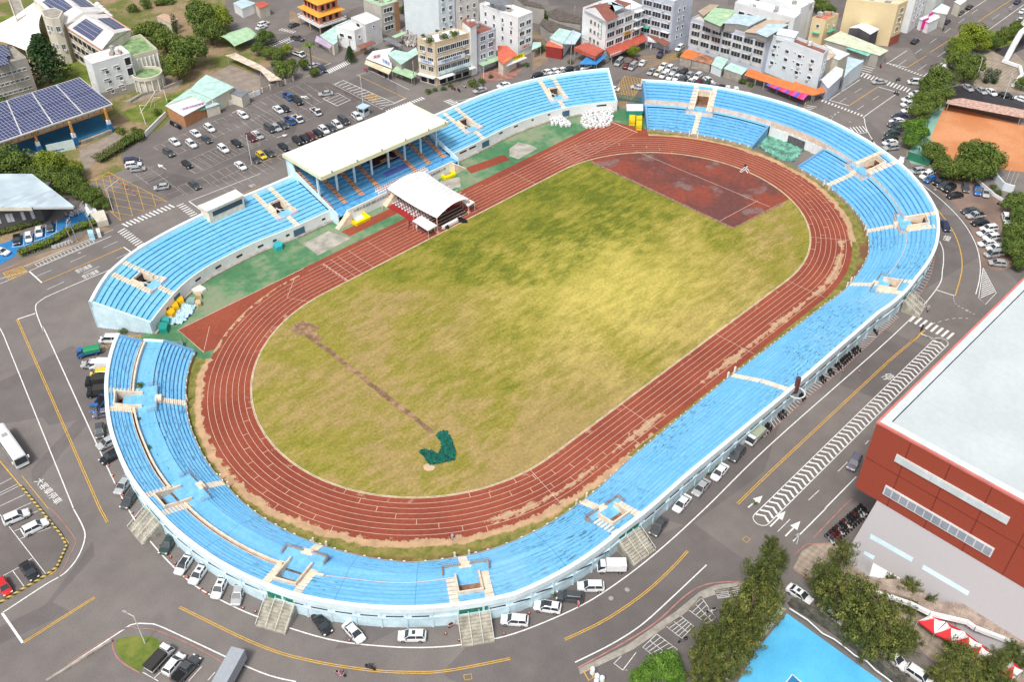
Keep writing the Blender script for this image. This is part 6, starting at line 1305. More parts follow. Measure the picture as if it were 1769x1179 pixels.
# --- old tile roofed houses, small houses
for i, (s_, z, lb) in enumerate((('T4 190,150 300,112 640,215 630,300 340,260 200,200', 5, 'long old house with dark grey tile roof'), ('T4 90,300 130,230 640,395 560,430 220,400', 4.5, 'second dark tile roof in front of the long old house'), ('T4 -250,-60 120,60 160,110 -100,60', 6, 'brown roofed low building near the top edge'))): slab('tiled_house', lb, s_, z, M((.13,.11,.095), var=.3, sc=.8, fine=.3, name='dark_roof_tiles'), 'house', wall=w_grey)
slab('house', 'small house with mint gable roof beside the white block with brown gable', 'T4 215,480 340,355 500,390 385,555', 5.2, r_mint, 'house', wall=w_wb); slab('house', 'mint lean-to with white timber posts right of the small mint house', 'T4 385,555 510,380 625,425 540,560', 4.9, r_lblue, 'house')
slab('house', 'orange red roofed shop with dark red wall', 'T4 165,580 200,515 400,595 380,615', 4, seam((.65,.17,.10)), 'shop', wall=M((.30,.04,.04), name='dark_red_wall'))
slab('shed', 'mint awning shed at the right side of the white office block', 'A3 150,340 160,285 215,285 215,310', 3.6, r_mint, 'shed')
# --- around the temple
T = thing('temple', 'temple building with orange tiled eaves, pink tan walls and white balustrades', 'temple', tuple(xy(P(*px('T2 420,330')[0], 3)))); q = pp('T2 110,205 385,350 725,235', 3.2); q.append(q[0]+q[2]-q[1]); cen = (q[0]+q[2])/2; w_tem = M((.62,.27,.18), name='salmon_wall')
MB().prism([(p.x,p.y) for p in q], 2.9, 3.3).build('terrace', w_white, T)
for k in range(4):
    a, e = q[k], q[(k+1) % 4]; b = MB(); b.tube(xy(a)+Vector((0,0,4.1)), xy(e)+Vector((0,0,4.1)), .1, 5)
    for i in range(12): p = xy(a).lerp(xy(e), i/12); b.tube(p+Vector((0,0,3.3)), p+Vector((0,0,4.1)), .07, 4)
    b.build('balustrade', w_white, T)
for p in q+[q[0].lerp(q[1], .5), q[1].lerp(q[2], .5)]: c_ = xy(cen).lerp(xy(p), .93); MB().tube(c_, c_+Vector((0,0,2.9)), .25, 8).build('column', M((.4,.3,.26), name='temple_column'), T)
for (f_, za, zb) in ((.80, 3.3, 6.6), (.70, 7.0, 10.6)):
    MB().prism([(cen.x+(p.x-cen.x)*f_, cen.y+(p.y-cen.y)*f_) for p in q], za, zb).build('wall', w_tem, T)
    for a, e, n in ((q[0], q[1], 4), (q[1], q[2], 3)):
        a2, e2 = [Vector((cen.x+(p.x-cen.x)*f_, cen.y+(p.y-cen.y)*f_, 0)) for p in (a, e)]; face_windows(T, a2, e2, cen, (za+.8,), n, 1.2, 1.7, mat=m_dark, fmat=M((.3,.05,.04), name='red_lacquer'), sill=False)
    lo, hi = [(cen.x+(p.x-cen.x)*(f_+.2), cen.y+(p.y-cen.y)*(f_+.2), zb) for p in q], [(cen.x+(p.x-cen.x)*(f_-.08), cen.y+(p.y-cen.y)*(f_-.08), zb+.9) for p in q]
    MB().hexa(lo, hi).build('eaves', M((.78,.36,.05), sc=1, name='orange_glazed_tiles'), T)
slab('market_roof', 'mint metal roof stretching from the temple to the lilac awning', 'T2 385,450 590,320 770,240 600,350 610,530 560,570', 4, r_mint, 'roof', wall=w_cream); slab('shop_awning', 'curved lilac awning on the street below the temple', 'T2 322,500 345,450 560,555 510,600', 3, seam((.50,.40,.56)), 'awning', drop=.5, dropi=(0,3))
T, c1, c0, c2, cen = bld('house', 'small white two storey house with roof terrace and dark loggia', 'T2 595,350 828,410 1010,330', 6.4, w_white, w_white, parapet=.7); face_windows(T, c1, c0, cen, (3.6,), 2, 1.8, 1.2, mat=m_glass); face_windows(T, c0, c2, cen, (3.6,), 2, 1., 1.2)
T, c1, c0, c2, cen = bld('house', 'grey white house with open dark attic joined to the roof terrace house', 'T2 780,225 965,320 1165,245', 8.2, M((.6,.6,.6), name='light_grey_wall'), w_white, parapet=.2); face_windows(T, c0, c2, cen, (6.4,), 1, .9, .8, mat=m_dark); face_windows(T, c1, c0, cen, (6.2,), 1, 2.2, 1.4, mat=m_dark)
T, c1, c0, c2, cen = bld('apartment_block', 'narrow beige three storey block with pale green gable roof and brick pier', 'T2 940,0 1165,85 1385,15', 10.2, M((.5,.48,.43), name='weathered_grey_wall'), r_green, parapet=.2); face_windows(T, c0, c2, cen, (1.4,4.4,7.6), 1, 3.8, 1.6, u0=.02, u1=.72, mat=m_glass, bars=2); panel(T, 'brick_pier', c0, c2, cen, .74, 1, 0, 10.3, .2, M((.42,.22,.12), sc=1, name='brown_brick'))
T = slab('banner_shop', 'corner shop with mint hipped roof and lettered white banners on its railing', 'T2 1245,680 1350,630 1500,665 1610,600 1640,680 1420,822', 5, r_mint, 'shop', wall=w_grey)
q = pp('T2 1050,720 1165,690 1310,790', 4.4); panel(T, 'banner', q[0], q[1], q[0]+(q[0]-CAMP), 0, 1, 3.2, 4.8, .2, w_white, '美語', ink_r); q = pp('T2 1170,740 1305,820', 4.4); panel(T, 'banner', q[0], q[1], q[0]+(q[0]-CAMP), 0, 1, 3., 5., .2, w_white, '音樂班', ink_b)
slab('', '', 'T2 975,740 1060,650 1330,600 1250,690 1310,870', 3.2, w_white, T=T, partname='terrace'); slab('shop_awning', 'long cream awning over parked scooters below the banner shop', 'T2 955,795 975,760 1305,885 1265,930', 2.9, seam((.70,.60,.42)), 'awning', drop=.4, dropi=(0,3)); slab('shop_awning', 'pale green awning between the banner shop and the tan corner block', 'T2 1300,900 1370,830 1640,930 1560,1000', 3., r_green, 'awning')
slab('shed', 'pale green tin roof behind the small white houses', 'T2 1300,460 1440,400 1490,420 1350,480', 3.5, r_green, 'shed'); slab('shed', 'dark grey tin roof beside the junk yard', 'T2 1180,490 1260,470 1440,570 1400,600', 3., r_grey, 'shed'); slab('shed', 'brown tin roof behind the junk yard', 'T2 860,580 1040,515 1100,540 930,620', 3., r_brown, 'shed')
slab('house', 'red roofed house corner at the top left street', 'A2 0,20 60,5 100,30 30,60', 4, r_red, 'house', wall=w_cream); slab('shed', 'white tin roof by the top street', 'A1 1580,20 1650,-10 1740,20 1640,60', 3.5, r_lblue, 'shed', wall=w_white)
# --- school
T, c1, c0, c2, cen = bld('school_block', 'grey tiled school block with small white framed windows and solar roof', 'S1 -260,745 275,600', 11.2, w_grey, m_conc, depth=12, parapet=.5); face_windows(T, c0, c2, cen, (2,5,8), 9, 1.3, .9, mat=m_glass, bars=2)
slab('', '', 'S1 -60,455 60,455 110,560 -60,600', 12.6, solar('roof_solar_panels_grey'), T=T, partname='solar_panels'); slab('', '', 'S1 -60,590 60,570 100,650 -60,680', 12.6, solar('roof_solar_panels_grey2'), T=T, partname='solar_panels')
T, c1, c0, c2, cen = bld('school_block', 'beige school tower block at the top left corner with triple windows', 'S1 60,-80 170,215 270,160', 9, w_cream, m_conc); face_windows(T, c0, c2, cen, (3,6), 2, 1.6, 1.3, bars=2)
q = pp('S1 660,260 1035,500 1325,300 1060,130', 11.5); T = thing('school_wing', 'long school wing with pitched white roof, red edges and blue solar panels', 'school building', tuple(xy(sum(q, Vector())/4))); cen = sum(q, Vector())/4
MB().prism([(p.x,p.y) for p in q], 0, 11.3).build('wall', w_cream, T); r1, r2 = (q[0]+q[3])/2, (q[1]+q[2])/2; r1.z = r2.z = 13.4
rx = lambda p, f=1.03: Vector((cen.x+(p.x-cen.x)*f, cen.y+(p.y-cen.y)*f, 11.4))
MB().quad(rx(q[0]), rx(q[1]), r2, r1).quad(rx(q[2]), rx(q[3]), r1, r2).build('roof', M((.70,.68,.66), name='pale_roof'), T); MB().poly([q[1], q[2], r2]).poly([q[3], q[0], r1]).build('gable', w_cream, T)
b = MB()
for a, e in ((rx(q[0]), rx(q[1])), (rx(q[2]), rx(q[3])), (rx(q[0]), r1), (rx(q[3]), r1)): b.tube(a, e, .18, 5)
b.build('red_edge', M((.60,.25,.18), name='red_roof_edge'), T)
ang = math.atan2((q[1]-q[0]).y, (q[1]-q[0]).x)
def onroof(a, e, f, h, u0, u1, v0, v1, nm, mat):
    z_ = Vector((0,0,.18)); g_ = lambda u, v: (a.lerp(e, u)).lerp(f.lerp(h, u), v)+z_; MB().quad(g_(u0,v0), g_(u1,v0), g_(u1,v1), g_(u0,v1)).build(nm, mat, T)
ms = solar('roof_solar_panels', rot=-ang); onroof(rx(q[0]), rx(q[1]), r1, r2, .18, .72, .1, .85, 'solar_panels', ms); onroof(rx(q[3]), rx(q[2]), r1, r2, .3, .85, .1, .75, 'solar_panels', ms)
face_windows(T, q[0], q[1], cen, (1.,4.5,8.), 7, 3., 2., mat=m_dark, fmat=w_cream)
q = pp('S1 330,-30 660,240 1050,110 730,-120', 12.5); cen = sum(q, Vector())/4; T = thing('school_wing', 'further school wing with large solar array and white ball shaped tanks beside it', 'school building', tuple(xy(cen))); MB().prism([(p.x,p.y) for p in q], 0, 12.3).build('wall', w_cream, T)
r1, r2 = (q[0]+q[3])/2, (q[1]+q[2])/2; r1.z = r2.z = 14.2; MB().quad(rx(q[0])+Vector((0,0,1)), rx(q[1])+Vector((0,0,1)), r2, r1).quad(rx(q[2])+Vector((0,0,1)), rx(q[3])+Vector((0,0,1)), r1, r2).poly([rx(q[1])+Vector((0,0,1)), rx(q[2])+Vector((0,0,1)), r2]).build('roof', M((.70,.68,.66), name='pale_roof'), T)
Z1 = Vector((0,0,1)); onroof(rx(q[0])+Z1, rx(q[1])+Z1, r1, r2, .25, .75, .15, .9, 'solar_panels', ms); onroof(rx(q[3])+Z1, rx(q[2])+Z1, r1, r2, .2, .8, .15, .8, 'solar_panels', ms)
for i in range(5): p = P(*px(f'S1 {985+i*32},{20+i*30}')[0], 9); MB().lathe((p.x,p.y,8), [(.3,-1.1),(1.0,-.6),(1.2,0),(1.0,.6),(.3,1.1)], 12).build('white_tank', m_white, T, smooth=True)
T = thing('school_tower', 'beige rounded stair tower of the school with triple windows', 'tower', tuple(xy(P(*px('S1 530,120')[0], 15.5)))); q = pp('S1 412,100 440,165 520,190 600,180 640,110 560,75', 15.5); MB().prism([(p.x,p.y) for p in q], 0, 15.5).build('wall', w_cream, T); cen = sum(q, Vector())/6
b = MB(); b.prism([(cen.x+(p.x-cen.x)*.85, cen.y+(p.y-cen.y)*.85) for p in q], 15.4, 15.55); b.build('roof', m_conc, T); face_windows(T, q[1], q[2], cen, (5,11), 2, 1., 1.8, bars=1); face_windows(T, q[2], q[3], cen, (5,11), 1, 1.2, 1.8, bars=1)
T, c1, c0, c2, cen = bld('school_annex', 'white school annex with pinkish white monopitch roof and rows of small black windows', 'S1 848,575 935,655 1325,540', 12., w_white, M((.74,.68,.67), name='pinkish_roof'), parapet=.15)
face_windows(T, c0, c2, cen, (2.6,5.8,9.0), 2, 1.9, .6, u0=.1, u1=.72, mat=m_dark, bars=3); face_windows(T, c0, c2, cen, (1.4,4.6,7.8), 2, 1.1, 1.1, u0=.17, u1=.76, mat=m_glass2); face_windows(T, c0, c2, cen, (5.2,8.6), 1, 1.9, 2.4, u0=.78, u1=.99, mat=m_dark); face_windows(T, c1, c0, cen, (4,8), 1, 1., .6, mat=m_dark); panel(T, 'tiled_base', c0, c2, cen, 0, 1., 0, 2.6, .06, w_grey)
T, c1, c0, c2, cen = bld('school_hall', 'school hall with walled green coated flat roof', 'S1 1172,445 1335,600 1608,525', 8.6, w_cream, gr_roof, parapet=1.0); b = MB(); n_ = outn(c0, c2, cen)
for i in range(7): p = xy(c0).lerp(xy(c2), .05+i*.15)+n_*.15; b.tube(p, p+Vector((0,0,8)), .25, 6)
b.build('pilasters', w_white, T)
p = P(*px('S1 1495,745')[0], 4.9); T = thing('round_hall', 'round drum shaped hall with green roof and white columns', 'hall', (p.x,p.y,0)); MB().lathe((p.x,p.y,0), [(4.2,0),(4.2,4.5)], 28).build('wall', w_cream, T); MB().lathe((p.x,p.y,4.4), [(4.3,0),(4.3,.15)], 28).build('roof', gr_roof, T)
b = MB()
for i in range(28):
    a = 6.2832*i/28; e = 6.2832*(i+1)/28; f_ = lambda t_, r_, z: (p.x+r_*math.cos(t_), p.y+r_*math.sin(t_), z)
    b.hexa([f_(a,4.3,4.2), f_(e,4.3,4.2), f_(e,4.8,4.2), f_(a,4.8,4.2)], [f_(a,4.3,5.3), f_(e,4.3,5.3), f_(e,4.8,5.3), f_(a,4.8,5.3)])
b.build('parapet', w_cream, T)
for i in range(14): a = 6.2832*i/14; MB().tube((p.x+4.6*math.cos(a), p.y+4.6*math.sin(a), 0), (p.x+4.6*math.cos(a), p.y+4.6*math.sin(a), 4.3), .2, 8).build('column', w_white, T)
# membrane canopy
q = pp('S1 -250,330 230,410 410,330 445,140 370,75 0,250', 7.5); cen = sum(q, Vector())/6; T = thing('membrane_canopy', 'white stretched membrane canopy over the school yard', 'canopy', (cen.x,cen.y,0)); b = MB(); zz = [6.,4.,7.,8.5,9.5,8.]
rim_ = [Vector((q[i].x, q[i].y, zz[i])) for i in range(6)]; fine = []
for i in range(6):
    for k in range(8): t = k/8; m_ = rim_[i].lerp(rim_[(i+1) % 6], t); m_ = m_.lerp(Vector((cen.x,cen.y,m_.z)), .13*math.sin(math.pi*t)); fine.append(m_)
top = Vector((cen.x,cen.y,8.6)); n0 = len(fine)
for r_ in range(5): b.v += [p.lerp(top, r_/5)+Vector((0,0,.9*math.sin(math.pi*r_/5)*.6)) for p in fine]
b.v.append(top+Vector((0,0,.2)))
for r_ in range(4):
    for i in range(n0): j = (i+1) % n0; b.f.append((r_*n0+i, r_*n0+j, (r_+1)*n0+j, (r_+1)*n0+i))
for i in range(n0): b.f.append((4*n0+i, 4*n0+(i+1) % n0, 5*n0))
b.build('membrane', m_canvas, T, smooth=True)
for p in rim_: MB().tube((p.x,p.y,0), p, .15, 8).build('mast', m_white, T)
# solar pavilion
q = pp('A1 765,705 545,540 -300,808 -300,1068', 7.6); q[1].z = q[2].z = 8.4; cen = sum(q, Vector())/4; T = thing('solar_pavilion', 'open sports pavilion under a wide solar panel roof on orange and blue columns', 'pavilion', (cen.x,cen.y,0)); rx = lambda p, f=1.: cen+(p-cen)*f
MB().hexa([p-Vector((0,0,.35)) for p in (q[3],q[0],q[1],q[2])], [q[3],q[0],q[1],q[2]]).build('roof', M((.60,.60,.58), name='roof_rim'), T)
ang = math.atan2((q[3]-q[0]).y, (q[3]-q[0]).x); mS = solar('pavilion_solar_panels', (.03,.036,.11), 1., -ang)
for i in range(5):
    for j in range(2):
        g_ = lambda u, v: q[0].lerp(q[3], u).lerp(q[1].lerp(q[2], u), v)+Vector((0,0,.1)); u0_, u1_, v0_, v1_ = .008+i*.2, .198+i*.2, .02+j*.485, .495+j*.485; MB().quad(g_(u0_,v0_), g_(u0_,v1_), g_(u1_,v1_), g_(u1_,v0_)).build('solar_array', mS, T)
mo, mbl = M((.62,.30,.10), name='orange_steel'), M((.03,.17,.42), name='blue_paint')
for s_ in ('A1 755,893','A1 520,985','A1 278,1042','A1 40,1120'):
    p = P(*px(s_)[0], 0); MB().box((p.x,p.y,1.3),(1.3,1.3,2.6),ang).build('column_base', mbl, T); MB().box((p.x,p.y,3.2),(1.,1.,1.2),ang).build('column_pad', m_white, T); MB().box((p.x,p.y,5.6),(.5,.9,3.6),ang).build('column', mo, T)
e0 = (q[1]-q[0]).normalized()
b = MB()
for i in range(24):
    a = q[0].lerp(q[3], i/24)+e0*1.2; c_ = q[0].lerp(q[3], (i+.9)/24)+e0*1.2; b.hexa([(a.x,a.y,5.7),(c_.x,c_.y,5.7),(c_.x+e0.x*.1,c_.y+e0.y*.1,5.7),(a.x+e0.x*.1,a.y+e0.y*.1,5.7)], [(a.x,a.y,7.1),(c_.x,c_.y,7.1),(c_.x+e0.x*.1,c_.y+e0.y*.1,7.1),(a.x+e0.x*.1,a.y+e0.y*.1,7.1)])
b.build('cream_fascia', M((.62,.52,.36), name='cream_fascia'), T)
a, c_ = q[0]+e0*1.1, q[3]+e0*1.1; MB().tube((a.x,a.y,5.6), (c_.x,c_.y,5.6), .22, 6).build('orange_beam', mo, T)
b = MB(); w_ = [rx(p, .93) for p in q]; b.prism([(p.x,p.y) for p in w_], .02, .25); b.build('blue_floor', M((.03,.19,.36), name='blue_court_floor'), T)
for s_ in ('A1 555,980 760,900','A1 190,1085 275,1050'): a, c_ = pp(s_); n_ = Vector((-(c_-a).y,(c_-a).x,0)).normalized()*.4; MB().hexa([a-n_,c_-n_,c_+n_,a+n_], [v+Vector((0,0,1.)) for v in (a-n_,c_-n_,c_+n_,a+n_)]).build('low_wall', m_conc, T)
q = pp('A1 330,1050 515,1010', 0); cen = q[0]+(q[0]-CAMP)*.2; T = thing('white_screen', 'leaning white painted board wall in front of the pavilion', 'board', tuple(xy(q[0]))); panel(T, 'board', q[0], q[1], cen, 0, 1, 0, 3., 0, M((.66,.78,.80), name='pale_board')); panel(T, 'slot', q[0], q[1], cen, .15, .6, .6, .9, .03, mbl)
# cafe
T = slab('cafe', 'single storey cafe with mint metal roofs, orange side wall and turquoise awning', 'A1 1120,715 1245,790 1400,705 1300,652', 3.8, r_white, 'cafe', wall=M((.50,.24,.12), sc=1, name='orange_brick_wall'))
for s_, z, mt in (('A1 1130,708 1290,600 1440,672 1400,698 1300,650', 4.3, r_mint), ('A1 1290,603 1345,548 1400,505 1590,590 1442,672', 4.9, r_mint), ('A1 1365,680 1410,660 1490,705 1400,735', 3.2, r_lblue), ('A1 1530,620 1590,590 1690,625 1640,660', 3.6, r_grey)): slab('', '', s_, z, mt, T=T, partname='roof_section', wall=w_cream)
q = pp('A1 1225,755 1400,705', 3.6); cen = q[0]+(q[0]-CAMP)*.1; panel(T, 'sign', q[0], q[1], cen, 0, 1, 3.3, 4.6, .3, w_white, '早餐店咖啡簡餐', ink_p); panel(T, 'awning', q[0], q[1], cen, 0, 1.5, 2.7, 2.85, 1.5, seam((.05,.45,.38)), th=1.3)
# barrel vault carport, long shed
q = pp('A1 1450,250 1590,310 1750,240 1640,190', 3.2); T = thing('carport', 'green barrel vaulted carport', 'carport', tuple(xy(sum(q, Vector())/4))); b = MB(); b.v = []
for i in range(2):
    for j in range(11): v = j/10; p = (q[0].lerp(q[3], v) if 0 else q[0].lerp(q[1], v)) if i == 0 else q[3].lerp(q[2], v); b.v.append(Vector((p.x,p.y,3.0+1.6*math.sin(math.pi*v))))
for j in range(10): b.f.append((j, j+1, 12+j, 11+j))
b.build('vault', r_green, T)
for p in q: MB().tube((p.x,p.y,0),(p.x,p.y,3.1),.08,5).build('post', m_metal, T)
slab('bicycle_shed', 'long low shed with rust streaked corrugated roof over parked cars', 'A1 1530,375 1600,358 1768,440 A2 185,540 100,550 A1 1768,480', 2.8, M((.66,.55,.44), var=.3, sc=.4, name='streaked_tin'), 'shed')
slab('house', 'small brown and white tiled house behind the round tree', 'A1 1060,110 1110,90 1210,125 1160,160', 3.5, M((.55,.38,.28), sc=.8, name='terracotta_tiles'), 'house', wall=w_cream)
# --- hall with curved pale roof (left)
q = pp('B1 -330,40 218,40 505,262 -330,268', 7.2); cen = sum(q, Vector())/4; T = thing('hall', 'assembly hall with large weathered pale blue white roof and dark recessed front', 'hall', (cen.x,cen.y,0))
nR = N('weathered_white_roof'); _c = nR.vary((.50,.60,.66), .12, .2, 5); _c = nR.mix(nR.math('MULTIPLY', nR.step(nR.noise(.25, 6, rough=.65, sc=(.35,1,1)), .5, .62), .5), _c, (.30,.36,.42)); _c = nR.mix(nR.math('MULTIPLY', nR.step(nR.noise(.16, 4), .64, .68), .8), _c, (.26,.18,.17)); mR = nR.done(_c, .6)
MB().hexa([p-Vector((0,0,.2)) for p in (q[3],q[2],q[1],q[0])], [q[3],q[2],q[1],q[0]]).build('roof', mR, T)
a, c_ = q[3], q[2]; cc = cen; panel(T, 'cream_fascia', a, c_, cc, 0, .63+.02, 6.1, 7.05, .1, w_cream); panel(T, 'cream_fascia', a, c_, cc, .66, .99, 6.5, 7.05, .1, M((.5,.52,.52), name='grey_fascia'))
q2 = pp('B1 -330,470 310,375', 0); back = (cen-(q2[0]+q2[1])/2)*1.2; 
MB().hexa([(v.x,v.y,0) for v in (q2[0], q2[1], q2[1]+back, q2[0]+back)], [(v.x,v.y,6.9) for v in (q2[0], q2[1], q2[1]+back, q2[0]+back)]).build('wall', M((.10,.10,.10), sc=1, name='dark_glazed_front'), T)
for u in (.52,.62,.66,.78,.88): panel(T, 'lit_blind', q2[0], q2[1], cen, u, u+.035, 1.8, 4.2, .1, M((.5,.52,.56), name='pale_blind'))
T = thing('yard_wall', 'cream gate wall and junk at the end of the blue parking yard', 'wall', tuple(xy(P(*px('V4 1280,640')[0], 0))))
q = pp('V4 1160,640 1340,600 1390,730 1260,760', 0); MB().prism([(p.x,p.y) for p in q], 0, 1.6).build('block', w_cream, T)
# --- GYMNASIUM
n = N('pale_roof_membrane'); _s = n.sep(n.co); _l = n.math('LESS_THAN', n.math('FRACT', n.math('MULTIPLY', _s[0], .12)), .012); _c = n.vary(n.vary((.55,.60,.615), .05, .08, 5), .03, 1.2, 5); _c = n.mix(n.math('MULTIPLY', _l, .25), _c, (.3,.33,.35)); _c = n.mix(n.math('MULTIPLY', n.step(n.noise(.05, 6, rough=.7, sc=(1,.3,1)), .55, .7), .22), _c, (.38,.40,.40)); m_mem = n.done(_c, .6)
T = thing('gymnasium', 'large gymnasium with flat white roof, red upper storey and sloping pale lower wall', 'sports hall', (20,-110,0)); mred = None
n = N('red_panel_wall'); bt = n.n('ShaderNodeTexNoise', i_Vector=n.co, i_Scale=9., i_Detail=2.); _c = n.mix(n.step(bt.outputs[0], .35, .65), (.30,.058,.036), (.36,.078,.046)); mred = n.done(_c, .8, .2)
b = MB(); b.bx(-15.2, 62, -160, -84.0, 9.2, 24.6); b.build('red_wall', mred, T)
b = MB(); b.bx(-14.6, 61.5, -159.5, -84.6, 24.5, 24.75); b.build('roof', m_mem, T)
b = MB()
for x0,x1,y0,y1 in ((-15.3,-14.9,-160,-83.9),(-14.9,62,-84.3,-83.9)): b.bx(x0,x1,y0,y1,24.6,25.0)
b.build('red_rim', M((.62,.20,.17), name='salmon_rim'), T)
b = MB(); b.bx(-14.9,-13.6,-160,-85.6,24.7,25.02); b.bx(-14.9,62,-85.6,-84.3,24.7,25.02); b.build('roof_parapet', M((.62,.70,.73), name='white_parapet'), T); b = MB(); b.bx(-13.58,62,-85.75,-85.6,24.76,24.8); b.build('gutter', m_dark, T)
b = MB()
for y in (-90.,-96.6,-103.2,-109.8,-116.4,-123.): b.bx(-15.24,-15.19,y-.06,y+.06,9.2,24.5)
b.bx(-15.24,-15.19,-160,-84.2,16.7,16.8); b.build('panel_joints', M((.17,.03,.02), name='dark_red_joint'), T)  # dark red joint strips between the wall panels
def onx(s_, x): return [PL(v[0], v[1], (x,0,0), (1,0,0)) for v in px(s_)]
def xbox(nm, s_, mat, d0=-15.35, parent=None):
    q = onx(s_, -15.2); ys = [p.y for p in q]; return q
def strip_win(pts, nm, n, lit):
    (ya, zt, zb), (yb, zt2, zb2) = pts
    b = MB(); b.hexa([(-15.5,ya,zb-.2),(-15.5,yb,zb2-.2),(-15.19,yb,zb2-.2),(-15.19,ya,zb-.2)], [(-15.5,ya,zt+.2),(-15.5,yb,zt2+.2),(-15.19,yb,zt2+.2),(-15.19,ya,zt+.2)]); o = b.build(nm, M((.66,.66,.66), name='pale_frame'), T)
    b = MB(); b.hexa([(-15.53,ya-.25*1,zb),(-15.53,yb+.25,zb2),(-15.45,yb+.25,zb2),(-15.45,ya-.25,zb)], [(-15.53,ya-.25,zt),(-15.53,yb+.25,zt2),(-15.45,yb+.25,zt2),(-15.45,ya-.25,zt)]); b.build('glass', lit, o)
    b = MB()
    for i in range(1, n): y = ya+(yb-ya)*i/n; b.bx(-15.58,-15.5,y-.09,y+.09,min(zb,zb2),max(zt,zt2))
    b.build('mullions', M((.62,.62,.62), name='mullion'), o)
q = onx('C4 905,810 900,845 D4 1690,35 1660,90', -15.2); strip_win(((q[0].y, (q[0].z), (q[1].z)), (q[2].y, q[0].z, q[1].z)), 'clerestory_window', 3, M((.62,.70,.72), .3, name='reflective_white_glass'))
q2_ = onx('C4 830,1020 815,1065 D4 1575,265 1550,300', -15.2); strip_win(((q2_[0].y, q2_[0].z, q2_[1].z), (q2_[2].y, q2_[0].z, q2_[1].z)), 'ribbon_window', 13, M((.30,.34,.40), .2, name='grey_blue_glass'))
n = N('fine_tile_wall'); bt = n.n('ShaderNodeTexBrick', i_Vector=n.n('ShaderNodeMapping', i_Vector=n.co, i_Rotation=(0,R_(90),0)).outputs[0], i_Scale=1.6); bt.inputs['Color1'].default_value = (.42,.40,.41,1); bt.inputs['Color2'].default_value = (.40,.385,.395,1); bt.inputs['Mortar'].default_value = (.33,.32,.34,1); mt = n.done(bt.outputs[0], .8)
SLX = lambda z: -22.6+7.4*z/9.2
YN = -88.2
MB().hexa([(-22.6,-165,0),(60,-165,0),(60,YN,0),(-22.6,YN,0)], [(-15.2,-165,9.15),(60,-165,9.15),(60,YN,9.15),(-15.2,YN,9.15)]).build('lower_wall', mt, T)
def onslope(s_, off=.06):
    nrm = Vector((-9.2, 0, 7.4)).normalized(); return [PL(v[0], v[1], (-22.6,0,0), nrm)+nrm*off for v in px(s_)]
def slopeq(s_, nm, mat, par=T): q = onslope(s_); nn_ = Vector((-9.2,0,7.4)).normalized()*.12; q2 = [v-nn_ for v in q]; return MB().hexa(q2, q).build(nm, mat, par)
mw = M((.52,.66,.72), .3, name='frosted_strip_glass')
for s_ in ('D4 728,172 722,205 1005,365 1018,335', 'D4 1085,382 1075,412 1385,595 1398,565', 'D4 685,290 678,310 745,350 758,325'): slopeq(s_, 'strip_window', mw)
slopeq('D4 672,325 655,390 715,440 745,370', 'roller_door', M((.36,.35,.36), name='grey_roller_door')); slopeq('D4 745,370 718,460 950,505 990,510', 'white_panel', m_white)
# entrance canopy of tiled concrete with columns
q = pp('D4 690,480 960,480 1150,620 1420,660 1500,720 1768,830 1768,960 1700,910 1440,800 1390,760 1130,700 1000,610 780,545', 3.6)
a_ = sum(q[i].x*q[(i+1) % len(q)].y-q[(i+1) % len(q)].x*q[i].y for i in range(len(q))); 
if a_ < 0: q = q[::-1]
MB().hexa([p-Vector((0,0,.5)) for p in q], q).build('entrance_canopy', M((.36,.29,.24), var=.25, sc=.6, fine=.25, name='brown_canopy_tiles'), T)
b = MB(); q = pp('D4 700,540 1000,640 1130,705 1385,765 1440,805 1700,905', 3.3)
for i in range(len(q)-1): a, c_ = q[i], q[i+1]; t = (c_-a).normalized(); n_ = Vector((t.y,-t.x,0)); n_ = n_ if n_.dot(a-CAMP) < 0 else -n_; b.hexa([v+Vector((0,0,-.4)) for v in (a, c_, c_+n_*.5, a+n_*.5)], [v+Vector((0,0,.35)) for v in (a, c_, c_+n_*.5, a+n_*.5)])
b.build('canopy_edge', m_white, T)
for i in range(10): p = q[2].lerp(q[5], i/9)+Vector((1.2,0,0)); MB().box((p.x,p.y,1.5),(.3,.3,3.)).build('column', M((.5,.5,.5), name='grey_column'), T)
# red and white tents
mr = M((.70,.04,.05), name='red_canvas')
for i, s_ in enumerate(('D4 1048,765 1140,720 1235,770 1160,850', 'D4 1160,850 1245,775 1360,835 1275,900', 'D4 1275,900 1365,838 1480,925 1400,945', 'D4 1400,945 1485,925 1550,990 1440,1020', 'D4 1610,1100 1690,1040 1760,1100 1690,1160')):
    small_tent('event_tent', ('red and white peaked tent nearest the gymnasium door', 'second red and white tent in the line before the gymnasium columns', 'third red and white tent in the line before the gymnasium columns', 'last red and white tent of the line, among the trees', 'red and white tent in the bottom right corner')[i], pp(s_, 2.6), 2.6, None, 1.1, 'red and white tents', cols=[m_canvas, mr])
